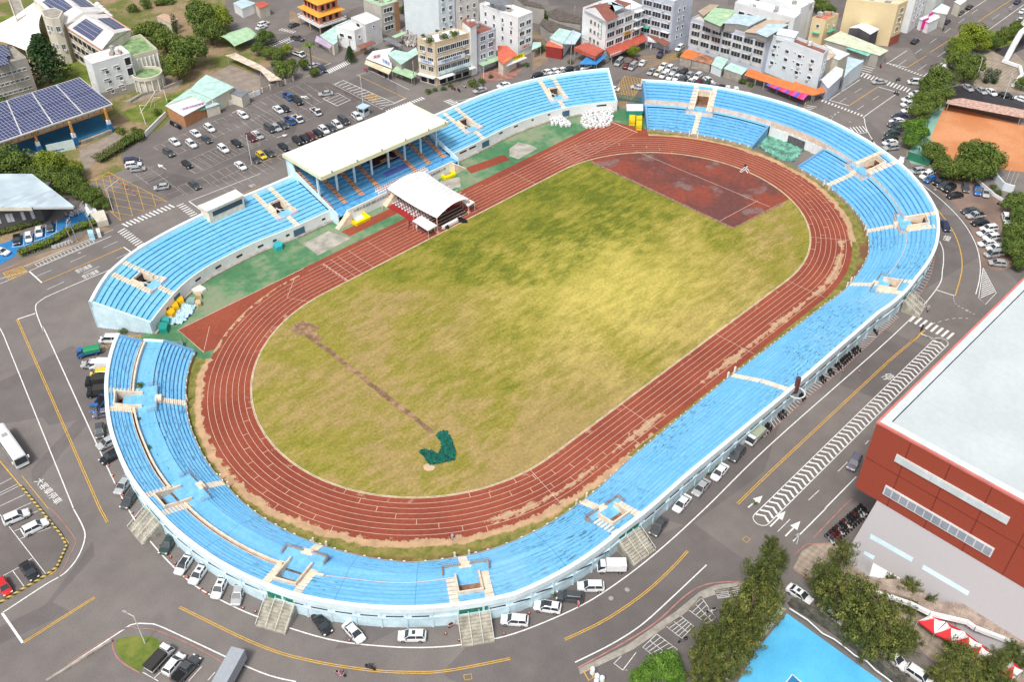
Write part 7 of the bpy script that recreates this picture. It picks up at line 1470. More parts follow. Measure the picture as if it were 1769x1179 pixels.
# blue court walls
T = thing('retaining_wall', 'dark stone retaining wall with a white cable along the right side of the blue court', 'wall', tuple(xy(P(*px('D4 500,900')[0], 0)))); b = MB(); q = pp('D4 170,660 390,800 620,960 870,1179 1000,1290', 0); ro = pp('D4 215,650 430,790 660,950 900,1150 1060,1270', 0)
for i in range(4): b.hexa([q[i], q[i+1], ro[i+1], ro[i]], [v+Vector((0,0,1.9)) for v in (q[i], q[i+1], ro[i+1], ro[i])])
b.build('stone_wall', M((.11,.105,.085), var=.4, sc=.8, fine=.3, name='dark_stone'), T)
b = MB(); q = pp('D4 175,680 300,760 400,850 480,890 560,950 620,1000 700,1040 760,1100 830,1150 880,1190', 1.95)
for i in range(len(q)-1): b.tube(q[i]+Vector((0,0,.05)), q[i+1]+Vector((0,0,.05)), .12, 5)
b.build('white_cable', m_white, T)
T = thing('bleachers', 'weathered pale yellow green concrete bleachers with rotten slats left of the blue court', 'bleachers', tuple(xy(P(*px('D4 40,870')[0], 0)))); a, c_ = pp('D4 150,690 D3 1490,1179', 0); t = (c_-a).normalized(); n_ = Vector((-t.y,t.x,0)); n_ = n_ if n_.dot(pp('D4 0,750')[0]-a) > 0 else -n_
for i in range(4): MB().hexa([v for v in (a+n_*i*.8, c_+n_*i*.8, c_+n_*(i+1)*.8, a+n_*(i+1)*.8)], [v+Vector((0,0,.3+.35*i)) for v in (a+n_*i*.8, c_+n_*i*.8, c_+n_*(i+1)*.8, a+n_*(i+1)*.8)]).build('step', M((.50,.55,.40), var=.25, sc=.6, fine=.25, name='mossy_yellow_concrete'), T)
b = MB(); rr2 = random.Random(4)
for i in range(60):
    if rr2.random() < .7: p = a.lerp(c_, i/60)+n_*3.3; b.box((p.x,p.y,1.5), (1.4,.12,.08), math.atan2(n_.y,n_.x))
b.build('slats', M((.2,.14,.1), name='dark_slats'), T)
# clay court building with tile roof, fence wall, monument
T = slab('long_shelter', 'long low shelter with faded red tile ridge above the clay court', 'A4 1250,675 1350,665 1768,745 1768,800 1240,700', 3.2, M((.55,.36,.30), var=.3, sc=1.2, name='faded_red_tiles'), 'shelter'); q = pp('A4 1235,720 1768,835', 0); panel(T, 'back_wall', q[0], q[1], q[0]+(q[0]-CAMP), 0, 1, 0, 2.2, 0, M((.13,.12,.11), sc=1, name='dark_wall'))
p0 = pp('A4 1640,410 1700,390 1768,440', 3); T = thing('monument', 'white arched concrete monument with curved legs standing in the park', 'monument', tuple(xy(P(*px('A4 1740,450')[0], 0))))
q = pp('A4 1620,420 1735,460 1750,520 1690,590', .3); b = MB()
for i in range(3): a, c_ = q[i], q[i+1]; t = (c_-a).normalized(); n_ = Vector((-t.y,t.x,0))*.5; b.hexa([a-n_,c_-n_,c_+n_,a+n_], [v+Vector((0,0,.9)) for v in (a-n_,c_-n_,c_+n_,a+n_)])
b.build('base_curb', m_white, T); b = MB(); q = pp('A4 1640,420 1700,350 1768,320', 0); pr = [(q[0],.5),(q[0].lerp(q[1],.5),4),(q[1],6.5),(q[2],8.5)]
for (a, za), (c_, zc_) in zip(pr, pr[1:]): b.tube((a.x,a.y,za),(c_.x,c_.y,zc_),1.0,8)
b.build('arch', m_white, T, smooth=True); a = q[2]; MB().lathe((a.x+2,a.y,7.5), [(4.2,0),(3.6,1.0),(1.,1.8)], 16).build('dome', M((.7,.62,.6), name='pinkish_dome'), T)
T = thing('garden_wall', 'white arched garden wall with flag poles beside the earth lot', 'wall', tuple(xy(P(*px('B4 1600,120')[0], 0)))); b = MB(); q = pp('B4 1550,45 1575,100 1620,150 1690,170', 0)
for i in range(3): a, c_ = q[i], q[i+1]; t = (c_-a).normalized(); n_ = Vector((-t.y,t.x,0))*.2; b.hexa([a-n_,c_-n_,c_+n_,a+n_], [v+Vector((0,0,2.2)) for v in (a-n_,c_-n_,c_+n_,a+n_)])
b.build('wall_panel', w_wb, T)
for s_ in ('B4 1640,110','B4 1665,130','B4 1690,145'): p = P(*px(s_)[0], 0); MB().tube((p.x,p.y,0),(p.x,p.y,5),.06,5).build('flag_pole', w_cream, T)
# --- guard booth and stair-side sheds at the gates
T = thing('guard_booth', 'small pale blue guard booth with windows at the car park entrance', 'booth', tuple(xy(P(*px('A2 740,780')[0], 0)))); p = P(*px('A2 742,778')[0], 0); rz = .2
MB().box((p.x,p.y,1.3),(2.6,2.4,2.6),rz).build('wall', w_wb, T); MB().box((p.x,p.y,2.7),(3.2,3.,.25),rz).build('roof', M((.45,.62,.70), name='pale_blue_roof'), T)
for dx, dy, sx_, sy_ in ((0,-1.22,1.9,.06),(-1.32,0,.06,1.8)): c_ = Matrix.Rotation(rz, 3, 'Z') @ Vector((dx,dy,0)); MB().box((p.x+c_.x,p.y+c_.y,1.75),(sx_,sy_,.9),rz).build('window', m_glass, T)
slab('gate_shed', 'pale blue flat roofed gate shed with green sides in the northern gap', 'U8 1120,365 1335,365 1335,450 1125,450', 2.8, w_wb, 'shed', wall=M((.03,.28,.22), name='green_shed_wall'))
q = pp('U8 930,310 1135,330 1335,360', 0); T = thing('gate_fence', 'dark green mesh fence across the northern gap', 'fence', tuple(q[1])); b = MB()
for i in range(2): a, c_ = q[i], q[i+1]; b.tube(a+Vector((0,0,1.9)), c_+Vector((0,0,1.9)), .06, 4); 
for i in range(41): u = i/20; p = q[0].lerp(q[1], u) if u <= 1 else q[1].lerp(q[2], u-1); b.tube(p, p+Vector((0,0,1.9)), .055, 4)
b.build('mesh', M((.02,.22,.17), name='green_fence'), T)
q = pp('V5 1050,230 1290,210 1320,420 1200,390 1040,330', 1.2); T = thing('throwing_cage', 'grey netting covered cage roof behind the lower end of the ring stand', 'cage', tuple(xy(sum(q, Vector())/5))); MB().hexa([v-Vector((0,0,.1)) for v in q], q).build('net_roof', M((.17,.24,.24), var=.25, sc=1.5, name='grey_green_net'), T)
for v in q: MB().tube((v.x,v.y,0), (v.x,v.y,2.2), .07, 5).build('post', m_rust, T)
# ================================================================ VEGETATION
def leafmat(name, a, b_, olive=0.):
    n = N(name); oi = n.n('ShaderNodeObjectInfo'); f = n.noise(1.6, 4); c_ = n.mix(n.step(f, .3, .7), a, b_); c_ = n.vary(c_, .3, 5, 2)
    t = n.mix(oi.outputs['Random'], (.78,.85,.8), (1.2,1.12,1.0)); c_ = n.mix(1., c_, t, 'MULTIPLY'); m_ = n.done(c_, .7, .2)
    return m_
lm_b = leafmat('leaves', (.060,.105,.022), (.150,.205,.045)); lm_y = leafmat('yellow_green_leaves', (.13,.20,.02), (.26,.30,.04)); lm_o = leafmat('olive_leaves', (.055,.085,.022), (.21,.235,.065)); lm_d = leafmat('dark_needles', (.018,.055,.022), (.05,.10,.03)); lm_g = leafmat('bright_leaves', (.06,.14,.02), (.13,.25,.04))
m_bark = M((.16,.12,.09), var=.3, sc=2, name='bark')
def leaves(mb, c_, r, n, rnd, size, flat=1.):
    for _ in range(n):
        while True:
            v = Vector((rnd.uniform(-1,1), rnd.uniform(-1,1), rnd.uniform(-1,1)))
            if .15 < v.length < 1: break
        v = v.normalized()*(v.length**.35); p = Vector(c_)+Vector((v.x*r, v.y*r, v.z*r*flat))
        nr = (v+Vector((rnd.uniform(-.8,.8), rnd.uniform(-.8,.8), rnd.uniform(-.3,1.)))).normalized(); x = nr.orthogonal().normalized(); y = nr.cross(x); a = rnd.random()*6.28; x, y = x*math.cos(a)+y*math.sin(a), y*math.cos(a)-x*math.sin(a); s_ = size*rnd.uniform(.6,1.3)
        mb.quad(p-x*s_*.5, p-y*s_*.28, p+x*s_*.5, p+y*s_*.28)
TR = {}
def mk_tree(kind, seed):
    """unit tree: crown radius about 1, total height about h"""
    r = random.Random(seed); T = thing('tree', 'x', 'tree', (0,0,0)); cr = MB(); tk = MB()
    if kind in ('broad','yellow','bright'):
        tk.tube((0,0,0), (.05,0,.7), .09, 7, .06)
        for i in range(15):
            a = i*2.4+r.random(); d = math.sqrt((i+.5)/15)*.68*r.uniform(.8,1.2); z = 1.12-.6*d*d+r.uniform(-.22,.2); c_ = (d*math.cos(a), d*math.sin(a), z); leaves(cr, c_, r.uniform(.26,.42), 230, r, .105, .8)
            if i % 3 == 0: tk.tube((.05,0,.6), c_, .04, 5, .012)
        leaves(cr, (0,0,.8), .8, 420, r, .12, .6)
    elif kind == 'olive':      # open, ragged, upswept branches with leaf tufts
        tk.tube((0,0,0), (.05,.03,1.7), .075, 7, .02)
        for i in range(26):
            z0 = .35+1.25*i/26; a = i*2.4+r.random(); l = (1.05-.5*i/26)*r.uniform(.55,1.25); e = Vector((l*math.cos(a), l*math.sin(a), z0+l*.35)); tk.tube((.03,0,z0), e, .02, 4, .006)
            for k in range(4): q = Vector((.03,0,z0)).lerp(e, .38+.2*k); leaves(cr, q+Vector((r.uniform(-.08,.08),)*3), r.uniform(.10,.20), 52, r, .08, .9)
        leaves(cr, (0,0,1.), .4, 90, r, .085, 1.1)
    elif kind == 'conifer':
        tk.tube((0,0,0), (0,0,2.6), .08, 6, .02)
        for i in range(20):
            z = .5+2.1*i/20; rad = .95*(1-i/21)**.8
            for k in range(5): a = k*1.256+i; leaves(cr, (rad*.55*math.cos(a), rad*.55*math.sin(a), z), rad*.45+.06, 40, r, .12, .5)
    elif kind == 'cypress':
        tk.tube((0,0,0), (0,0,.5), .08, 6)
        for i in range(16): z = .25+3.4*i/16; leaves(cr, (r.uniform(-.12,.12), r.uniform(-.12,.12), z), .55*math.sin(math.pi*(.18+.75*(1-i/17)))+.1, 110, r, .15, .9)
    elif kind == 'shrub':
        tk.tube((0,0,0), (0,0,.3), .06, 5)
        for i in range(8): a = i*2.4; d = .55*math.sqrt(i/8); leaves(cr, (d*math.cos(a), d*math.sin(a), .5+r.uniform(-.15,.15)), r.uniform(.3,.45), 90, r, .15, .8)
    elif kind == 'palm':
        tk.tube((0,0,0), (.1,0,2.6), .09, 7, .06)
        for i in range(15):
            a = i*2.4; pv = Vector((.1,0,2.6)); w_ = .0
            for k in range(6):
                t = (k+1)/6; nx = Vector((.1+math.cos(a)*1.1*t, math.sin(a)*1.1*t, 2.6+.45*math.sin(math.pi*t*.9)-.5*t*t)); sd = Vector((-math.sin(a), math.cos(a), 0))*.13*(1.1-t); cr.quad(pv-sd*1.1, pv+sd*1.1-Vector((0,0,.03)), nx+sd-Vector((0,0,.03)), nx-sd); pv = nx
    mats = dict(broad=lm_b, yellow=lm_y, bright=lm_g, olive=lm_o, conifer=lm_d, cypress=lm_d, shrub=lm_b, palm=lm_b)
    cr.build('crown', mats[kind], T); tk.build('trunk', m_bark, T); reg_tree(T); TR.setdefault(kind, []).append(T); return T
for k in ('broad','olive'): [mk_tree(k, s) for s in (1,2,3)]
for k in ('yellow','bright','conifer','cypress','shrub','palm'): mk_tree(k, 5)
HT = dict(broad=1.5, yellow=1.5, bright=1.5, olive=2.0, conifer=2.7, cypress=3.8, shrub=.9, palm=2.7)
rt_ = random.Random(21)
def trees(spec, kind, rpx, where, group, name='tree', cat='tree', h=None, rs=1.):
    g = None; it = []
    for t in spec.split():
        if ',' not in t: g = REG[t]; continue
        a = [float(v) for v in t.split(',')]; it.append((g[0]+a[0]/g[2], g[1]+a[1]/g[2], (a[2] if len(a) > 2 else rpx)/g[2]))
    ix = sorted(range(len(it)), key=lambda i: it[i][0]); rk = {i: r for r, i in enumerate(ix)}
    for i, (X, Y, rp) in enumerate(it):
        p = P(X, Y, 0); R = rp/(F_/(p-CAMP).length)*1.02*rs; hh = HT[kind]*R*(h or 1.); p = P(X, Y, hh*.62 if kind != 'shrub' else hh*.4)
        T = TR[kind][i % len(TR[kind])]; o = copy_tree(T); o.location = (p.x, p.y, 0); vz = rt_.uniform(.8,1.35) if kind == 'olive' else rt_.uniform(.9,1.15); vr = rt_.uniform(.82,1.12) if kind == 'olive' else 1.; o.scale = (R*vr, R*vr, R*(h or 1.)*vz); o.rotation_euler = (0,0,rt_.random()*6.28); o.name = name
        tag(o, (f'{where[0]}, {nth(rk[i])} from the left {where[1]}') if len(it) > 1 else f'{where[0]} {where[1]}', cat, group)
trees('A1 1015,195,115 1120,270,95 1280,320,135 1195,440,105 1370,110,120 1420,190,110 1330,60,80', 'broad', 0, ('round green tree', 'of the school grove'), 'trees in the school grove')
trees('A1 1490,120,95 A2 210,330,50', 'yellow', 0, ('yellow green tree', 'near the green carport'), 'trees by the street'); trees('A1 1180,155,28', 'cypress', 0, ('slim dark cypress', 'beside the small tiled house'), None)
trees('A1 290,370,135', 'conifer', 0, ('large layered dark conifer', 'between the grey school block and the stair tower'), None, h=.7)
trees('A1 50,1070,140 250,1110,70', 'broad', 0, ('dense dark green tree', 'before the solar pavilion'), 'trees by the pavilion'); trees('A1 340,1110,105 490,1130,75', 'yellow', 0, ('yellow green tree', 'by the pavilion yard'), 'trees by the pavilion')
trees('A1 1070,760,45 1150,690,22 910,880,32 820,890,45 920,935,62 860,960,55 960,905,45', 'shrub', 0, ('green shrub', 'along the school wall'), 'shrubs by the school wall', 'shrub', 'shrub')
trees('A1 20,690,45 1100,15,45 1150,10,40 900,60,50 1000,40,40 980,15,45', 'shrub', 0, ('green shrub', 'behind the school'), 'shrubs behind the school', 'shrub', 'shrub')
trees('A2 70,240,65 20,330,50 100,340,60 160,370,50 200,470,80 250,420,40 150,430,50 330,430,45 400,480,40', 'broad', 0, ('leafy tree', 'of the green street strip'), 'trees in the green strip')
trees('A2 375,380,60 1010,30,40', 'palm', 0, ('palm tree', 'near the street crossing'), 'palms', h=1.)
trees('A2 645,350,42', 'conifer', 0, ('small dark street tree', 'on the corner before the walled lane'), None)
trees('B1 40,0,80 140,-30,80 250,30,85 330,60,90 420,80,95 350,-10,70 500,110,90 560,160,80 620,190,75 670,225,55 480,40,70 720,260,30', 'broad', 0, ('tree', 'beside the weathered hall roof'), 'trees beside the hall')
trees('T3 380,500,70 570,450,70 690,415,80 480,380,35 300,440,40', 'shrub', 0, ('potted bush', 'on the tan block roof'), 'roof garden bushes', 'bush', 'bush')
for o in [o for o in bpy.data.objects if o.get('group') == 'roof garden bushes']:
    z = 14.0; d = (o.location-CAMP); o.location = CAMP+d*((z+.5-CAMP.z)/(d.z)) if d.z else o.location; o.location.z = z
trees('A2 1180,620,35 1225,610,25 1280,600,30 1330,580,25 1480,570,50 1540,550,35 1510,600,30 1600,520,25', 'shrub', 0, ('potted plant', 'round the tan block'), 'pavement plants', 'plant', 'plant')
trees('A3 840,345,48', 'yellow', 0, ('small yellow green tree', 'on the forecourt under the red canopy'), None); trees('A3 120,440,28 415,420,30 225,330,45 210,90,50 250,120,40', 'shrub', 0, ('bush', 'near the dark tiled houses'), 'bushes by the houses', 'bush', 'bush')
trees('A3 1160,375,35 1360,465,35 1300,440,30 1440,490,38 1580,555,35 1640,575,30 A4 445,640,18', 'shrub', 0, ('potted bush', 'along the lavender terrace'), 'shop front plants', 'bush', 'bush')
trees('A4 410,30,60 450,60,50 360,10,50 A2 1000,60,30', 'broad', 0, ('green tree', 'behind the white and yellow houses'), 'trees behind the houses')
trees('A4 1430,235,95 1350,280,80 1480,280,70 1340,340,70', 'yellow', 0, ('large yellow green tree', 'in the avenue park'), 'park trees'); trees('A4 1330,390,85 1420,420,95 1380,480,80 1300,330,60', 'broad', 0, ('dark green tree', 'in the avenue park'), 'park trees')
trees('A4 1570,275,55 1620,240,50 1665,215,50 1710,185,45 1750,160,45', 'broad', 0, ('small street tree', 'in the avenue hedge line'), 'avenue street trees'); trees('A4 1525,500,40 1580,500,42', 'cypress', 0, ('cone shaped dark green conifer', 'on the chequered plaza'), 'plaza conifers', h=.6)
trees('A4 1200,530,100 1130,560,80 1190,620,95 1090,650,75 1130,700,90 1060,740,80', 'broad', 0, ('dense street tree', 'beside the clay court'), 'trees beside the clay court'); trees('A4 1030,870,90 1000,950,60 1080,900,50', 'bright', 0, ('bright green tree', 'beside the clay court'), 'trees beside the clay court')
trees('A4 1150,1000,95 1200,1060,70 1430,1040,120 1540,1060,110 1490,1120,100 1380,1100,80 1290,1130,70 1760,560,50', 'broad', 0, ('spreading green tree', 'at the clay court edge'), 'trees at the court edge')
trees('B4 1330,10,90 1430,30,80 1230,-10,80 1520,20,60', 'broad', 0, ('dark tree', 'shading the black cars'), 'trees at the bend'); trees('B4 1720,220,90 1768,330,90 1740,430,110 1690,530,80 1760,560,90 1740,640,60', 'broad', 0, ('tree', 'beside the earth lot'), 'trees at the right edge'); trees('B4 1590,170,35 1560,130,30', 'shrub', 0, ('low shrub', 'by the white garden wall'), 'garden shrubs', 'shrub', 'shrub')
trees('D3 1050,1060,120 960,1120,100 1120,1110,100 870,1160,75', 'bright', 0, ('bright green leafy tree', 'at the bottom edge '), 'bright trees at the bottom')
trees('D3 1700,500,110 1640,600,100 1560,700,95 1480,790,80 1620,760,115 1700,690,120 1740,590,100 1420,950,100 1330,900,70 1470,1050,110 1300,1080,90 1380,1140,90 1550,900,100 1640,850,70 D4 50,250,55', 'olive', 0, ('tall feathery olive green tree', 'left of the blue court'), 'olive trees left of the court', h=1.6, rs=1.3)
trees('D4 110,330,55 30,400,80 530,330,80 440,420,80 400,510,90 500,560,100 620,640,115 700,620,100 740,720,130 640,760,90 800,820,130 880,780,110 900,900,90 700,880,90 990,540,55 1000,640,50 870,470,40 1120,640,45 1000,880,70', 'olive', 0, ('feathery olive green tree', 'before the gymnasium'), 'olive trees before the gymnasium', h=1.5, rs=1.22)
trees('D4 1330,1010,110 1240,1090,110 1400,1110,120 1500,1060,90 1180,1140,80 1260,900,45 1690,950,85 1620,1010,70 1560,1110,110 1740,1050,60 1480,960,50 1660,1150,70', 'olive', 0, ('olive green tree', 'in the bottom right corner'), 'olive trees in the corner', h=.95, rs=.92)
trees('C1 948,330,34 1005,755,24 940,560,18 1060,900,18 860,275,0.1', 'shrub', 0, ('weed bush', 'in the stand gutter'), 'weeds on the stand', 'weed', 'weed')
for o in [o for o in bpy.data.objects if o.get('group') == 'weeds on the stand']:
    d = (o.location+Vector((0,0,.4))-CAMP); q = CAMP+d*((3.9-CAMP.z)/d.z); o.location = (q.x, q.y, 3.3)
    if o.scale.x < .05: [bpy.data.objects.remove(x) for x in list(o.children)+[o]]
trees('D2 880,760,38 800,758,14 1270,375,30 D3 295,580,38 C3 1345,935,30 1400,890,28 1665,1140,20 D1 1690,535,25 B1 835,1110,38 A3 1195,720,20', 'shrub', 0, ('self-sown bush', 'at the foot of the stands'), 'self-sown bushes', 'bush', 'bush')
for L in list(TR.values()):
    for T in L:
        for ch in list(T.children)+[T]: bpy.data.objects.remove(ch)
def hedge(label, s_, w_, h_, mat, seed=1, dens=60, name='hedge'):
    q = pp(s_, 0); r = random.Random(seed); b = MB()
    for i in range(len(q)-1):
        a, c_ = q[i], q[i+1]; L = (c_-a).length; t = (c_-a)/L; n_ = Vector((-t.y,t.x,0))
        for k in range(int(L*dens)):
            p = a+t*r.random()*L+n_*(r.random()-.5)*w_; z = h_*(1-.25*r.random()**2) if r.random() < .65 else r.random()*h_; 
            p.z = z; nr = Vector((r.uniform(-1,1), r.uniform(-1,1), r.uniform(.1,1.2))).normalized(); x = nr.orthogonal().normalized()*.2; y = nr.cross(x.normalized())*.14; b.quad(p-x, p-y, p+x, p+y)
    o = b.build('leaves', mat, None); T = thing(name, label, 'hedge', (q[0].x,q[0].y,0)); o.data.transform(Matrix.Translation(-T.location)); o.parent = T
    b = MB(); b.strip(q, w_*.7, h_*.7); b.build('stems', m_bark, T); return T
hedge('clipped yellow green hedge between the blue parking bays and the road', 'B1 130,600 350,520 480,440 660,385', 2.6, 1.4, lm_y, 1, 110)
hedge('long clipped dark hedge with pale flowers along the paved yard', 'A1 660,1110 780,1040 900,960 970,930', 4., 1.8, lm_b, 2, 110); hedge('low dark hedge under the windows of the weathered hall', 'B1 -100,480 60,440 310,365', 2., 1., lm_b, 3, 70); hedge('dark hedge strip at the top of the school grounds', 'A1 1050,40 1150,25 1180,10', 3, 1.5, lm_b, 4, 80); hedge('flowering low hedge beside the avenue pavement', 'A4 1500,320 1620,290 1768,215', 1.6, .8, lm_y, 5, 60)
# grass and weeds beside the outer wall foot
# ================================================================ STREET FURNITURE AND SMALL THINGS
def lamp(s_, d, h_, label, arm=2.5, rg=None):
    p = P(*px(s_)[0], 0); q = P(px(s_)[0][0]+d[0]*.3, px(s_)[0][1]+d[1]*.3, 0); t = (q-p).normalized(); T = thing('street_lamp', label, 'street lamp', (p.x,p.y,0)); MB().tube(p, p+Vector((0,0,h_)), .12, 8, .07).build('pole', m_steelw, T); e = p+t*arm+Vector((0,0,h_+.5)); MB().tube(p+Vector((0,0,h_)), e, .06, 6).build('arm', m_steelw, T); MB().box(e, (.8,.35,.18), math.atan2(t.y,t.x)).build('lamp_head', m_metal, T)
lamp('D1 985,915', (-60,-20), 7.2, 'grey street lamp leaning over the road from the small grass island', 1.5); lamp('B1 770,300', (60,-35), 7, 'street lamp reaching over the yellow hatched car park entrance', 4); lamp('A2 735,700', (-10,-30), 8, 'slim lamp post beside the hatched traffic island', 1); lamp('A4 1430,575', (-10,-60), 8, 'tall pale lamp post on the chequered plaza', 1); lamp('A4 1630,670', (10,-60), 8, 'lamp post in front of the black car by the long shelter', 1); lamp('D4 225,240', (-20,10), 2.2, 'short white lamp post at the kerb corner by the gymnasium', .4); lamp('A1 1710,1120', (-5,-40), 8, 'lamp post between rows at the edge of the big car park', 1.2); lamp('A2 1555,560', (-5,-40), 8, 'lamp post before the lavender block', 1.)
def pole(s_, h_, label, tilt=(0,0), cross=True):
    p = P(*px(s_)[0], 0); T = thing('utility_pole', label, 'utility pole', (p.x,p.y,0)); t = p+Vector((tilt[0],tilt[1],h_)); MB().tube(p, t, .17, 8, .11).build('pole', m_conc, T)
    if cross:
        b = MB()
        for k in range(2): b.box(t-Vector((0,0,.4+k*.9)), (2.2,.12,.12), .8)
        b.build('crossarm', m_metal, T)
        b = MB()
        for k in range(4): b.lathe(t+Vector(((k-1.5)*.45,(k-1.5)*.45,-.3)), [(.07,0),(.09,.12),(.03,.22)], 6)
        b.build('insulators', m_cream, T)
pole('B1 645,440', 9, 'leaning concrete utility pole with crossarms at the hedge end', (-.8,.4)); pole('B1 528,498', 6.5, 'concrete pole with transformer arm by the yellow green hedge', (-.5,.4)); pole('B1 495,510', 4.5, 'short leaning pole left of the transformer pole', (-.4,.3), False); pole('A3 415,440', 8, 'utility pole on the vacant corner by the red roofed shop'); pole('T2 1590,1080', 8, 'utility pole between the green awning and the tan block'); pole('T2 790,770', 7, 'utility pole at the corner of the small white house', (0,0)); pole('A3 690,430', 4, 'short concrete post at the blue awning corner', (0,0), False); pole('A3 440,150', 6, 'utility pole among the dark tile roofs')
T = thing('flood_light_mast', 'rusty brown cylinder on a white ring at the head of the lone aisle', 'mast', tuple(pos(4.6, rdb(4)+.2))); MB().tube(pos(4.4, rdb(4)+.3, 3.5), pos(4.4, rdb(4)+.3, 7.4), .5, 10).build('shaft', M((.12,.05,.05), name='dark_rusty_shaft'), T); b = MB()
for i in range(16): a, e = 6.2832*i/16, 6.2832*(i+1)/16; c_ = pos(4.6, rdb(4)+.5, 3.4); b.tube(c_+Vector((1.7*math.cos(a),1.7*math.sin(a),0)), c_+Vector((1.7*math.cos(e),1.7*math.sin(e),0)), .14, 5)
b.build('ring', m_white, T)
def walls(label, s_, h_, mat, th=.3, name='boundary_wall', posts=0):
    q = pp(s_, 0); T = thing(name, label, 'wall', tuple(q[0])); b = MB()
    for i in range(len(q)-1): a, c_ = q[i], q[i+1]; t = (c_-a).normalized(); n_ = Vector((-t.y,t.x,0))*th/2; b.hexa([a-n_,c_-n_,c_+n_,a+n_], [v+Vector((0,0,h_)) for v in (a-n_,c_-n_,c_+n_,a+n_)])
    b.build('wall_panel', mat, T)
    if posts:
        b = MB(); 
        for i in range(len(q)-1):
            L = (q[i+1]-q[i]).length
            for k in range(int(L/posts)+1): p = q[i].lerp(q[i+1], k*posts/L) if k*posts < L else q[i+1]; b.box((p.x,p.y,h_/2+.1),(.4,.4,h_+.2))
        b.build('posts', m_cream, T)
    return T
walls('grey boundary wall with cream posts at the far side of the car park', 'A2 0,650 270,545', 1.5, m_conc, .2, posts=3); walls('white and rusty wall between the shrubs and the car park', 'A1 990,930 1060,860 1130,790', 1.6, w_white); walls('pale wall along the shop yard at the end of the cafe', 'A1 1560,715 1768,640', 1.6, w_wb, .2, posts=3); walls('concrete kerb wall of the planted strip', 'A2 330,530 450,500 480,470', .4, m_conc); walls('brown stone lane wall', 'A2 660,390 760,350', 1.6, w_blk, .5); walls('low stone terrace wall round the round hall', 'A1 880,700 960,650 1130,600 1240,555', .8, m_conc, .8); walls('concrete kerb wall between the road and the striped scooter lot', 'D1 320,1179 760,905', .5, m_conc, .4); walls('green fence wall at the clay court corner', 'A4 970,1080 1120,1130', 2.4, M((.04,.20,.12), name='dark_green_board'), .2); walls('pale wall edging the earth lot', 'B4 1440,85 1560,190 1600,215 1700,290', .8, w_white, .3)
walls('yellow and black kerb along the bottom left car park', 'V8 190,0 560,450 620,560 530,760 430,835 0,1090', .35, N('striped_kerb').m, .35, 'striped_kerb')
sk = bpy.data.materials['striped_kerb']; nn = N('striped_kerb_paint'); wv = nn.n('ShaderNodeTexWave', i_Vector=nn.co, i_Scale=.55, bands_direction='DIAGONAL'); cc_ = nn.mix(nn.math('GREATER_THAN', wv.outputs[1], .5), (.62,.48,.12), (.10,.09,.07)); mk_ = nn.done(cc_, .8)
for o in bpy.data.objects:
    if o.type == 'MESH' and o.data.materials and o.data.materials[0] == sk: o.data.materials[0] = mk_
# goal frame and pole arch on the school lawn
q = pp('A1 950,715 1060,610 1095,650 1130,700', 0); T = thing('goal_frame', 'white tubular frame of poles on the school lawn', 'goal frame', tuple(pp('A1 1040,740')[0])); b = MB()
for a, c_ in (('A1 990,845','A1 945,715'),('A1 950,770','A1 1060,612'),('A1 1020,730','A1 1040,665'),('A1 1050,725','A1 1045,660')): g0, g1_ = P(*px(a)[0], 0), P(*px(c_)[0], 3.2); b.tube(g0, g1_, .09, 5)
for a, c_ in (('A1 945,715','A1 1000,712'),('A1 1060,612','A1 1110,610'),('A1 1040,665','A1 1090,660')): b.tube(P(*px(a)[0], 3.2), P(*px(c_)[0], 3.2), .09, 5)
b.tube(P(*px('A1 1110,610')[0], 3.2), P(*px('A1 1135,695')[0], 0), .09, 5); b.build('poles', w_cream, T)
t = thing('wheel_dolly', 'pile of stacked wooden frames at the tree foot by the grey school block', 'crate stack', tuple(pp('S1 590,770')[0]))
b = MB(); p0 = pp('S1 590,770')[0]; r = random.Random(2)
for i in range(24): b.box((p0.x+r.uniform(-2.4,2.4), p0.y+r.uniform(-1.8,1.8), .3+r.random()*1.0), (1.1,.8,.7), .5)
b.build('frames', M((.45,.30,.26), var=.4, sc=1, name='faded_red_wood'), t)
# white drums heaped by the northern gap: two heaps, each drum a thing
t = thing('white_drum', 'white plastic drum in the two heaps on the green apron by the northern gap', 'drum', (0,0,0), 'white drums heaped by the northern gap')
MB().lathe((0,0,0), [(.40,0),(.46,.25),(.44,.8),(.30,.95)], 12).build('drum_body', M((.80,.81,.80), .4, name='white_plastic'), t); MB().lathe((0,0,.95), [(.18,0),(.18,.08)], 8).build('cap', m_metal, t); MB().lathe((0,0,.5), [(.475,0),(.475,.07)], 12).build('band', M((.45,.46,.47), name='grey_band'), t); reg_tree(t); first = True; r = random.Random(6)
for poly, cnt in (('U8 530,590 620,470 720,440 800,460 900,430 945,480 930,640 820,680 600,680', 95), ('U8 125,560 180,520 290,530 350,590 420,640 370,665 300,660 180,640', 34)):
    q = pp(poly); k = 0; plc = []
    while k < cnt:
        x, y = r.uniform(min(p.x for p in q), max(p.x for p in q)), r.uniform(min(p.y for p in q), max(p.y for p in q)); ins = False
        for i in range(len(q)):
            a, c_ = q[i], q[i-1]
            if (a.y > y) != (c_.y > y) and x < (c_.x-a.x)*(y-a.y)/(c_.y-a.y)+a.x: ins = not ins
        k += .004 if not ins or any((x-u)**2+(y-v)**2 < .72 for u, v in plc) else 0
        if not ins or any((x-u)**2+(y-v)**2 < .72 for u, v in plc): continue
        plc.append((x,y)); k += 1; o = t if first else copy_tree(t); first = False; o.location = (x,y,.02); o.rotation_euler = (r.uniform(-.12,.12), r.uniform(-.12,.12), r.random()*6); s_ = r.uniform(.95,1.2); o.scale = (s_,s_,s_)
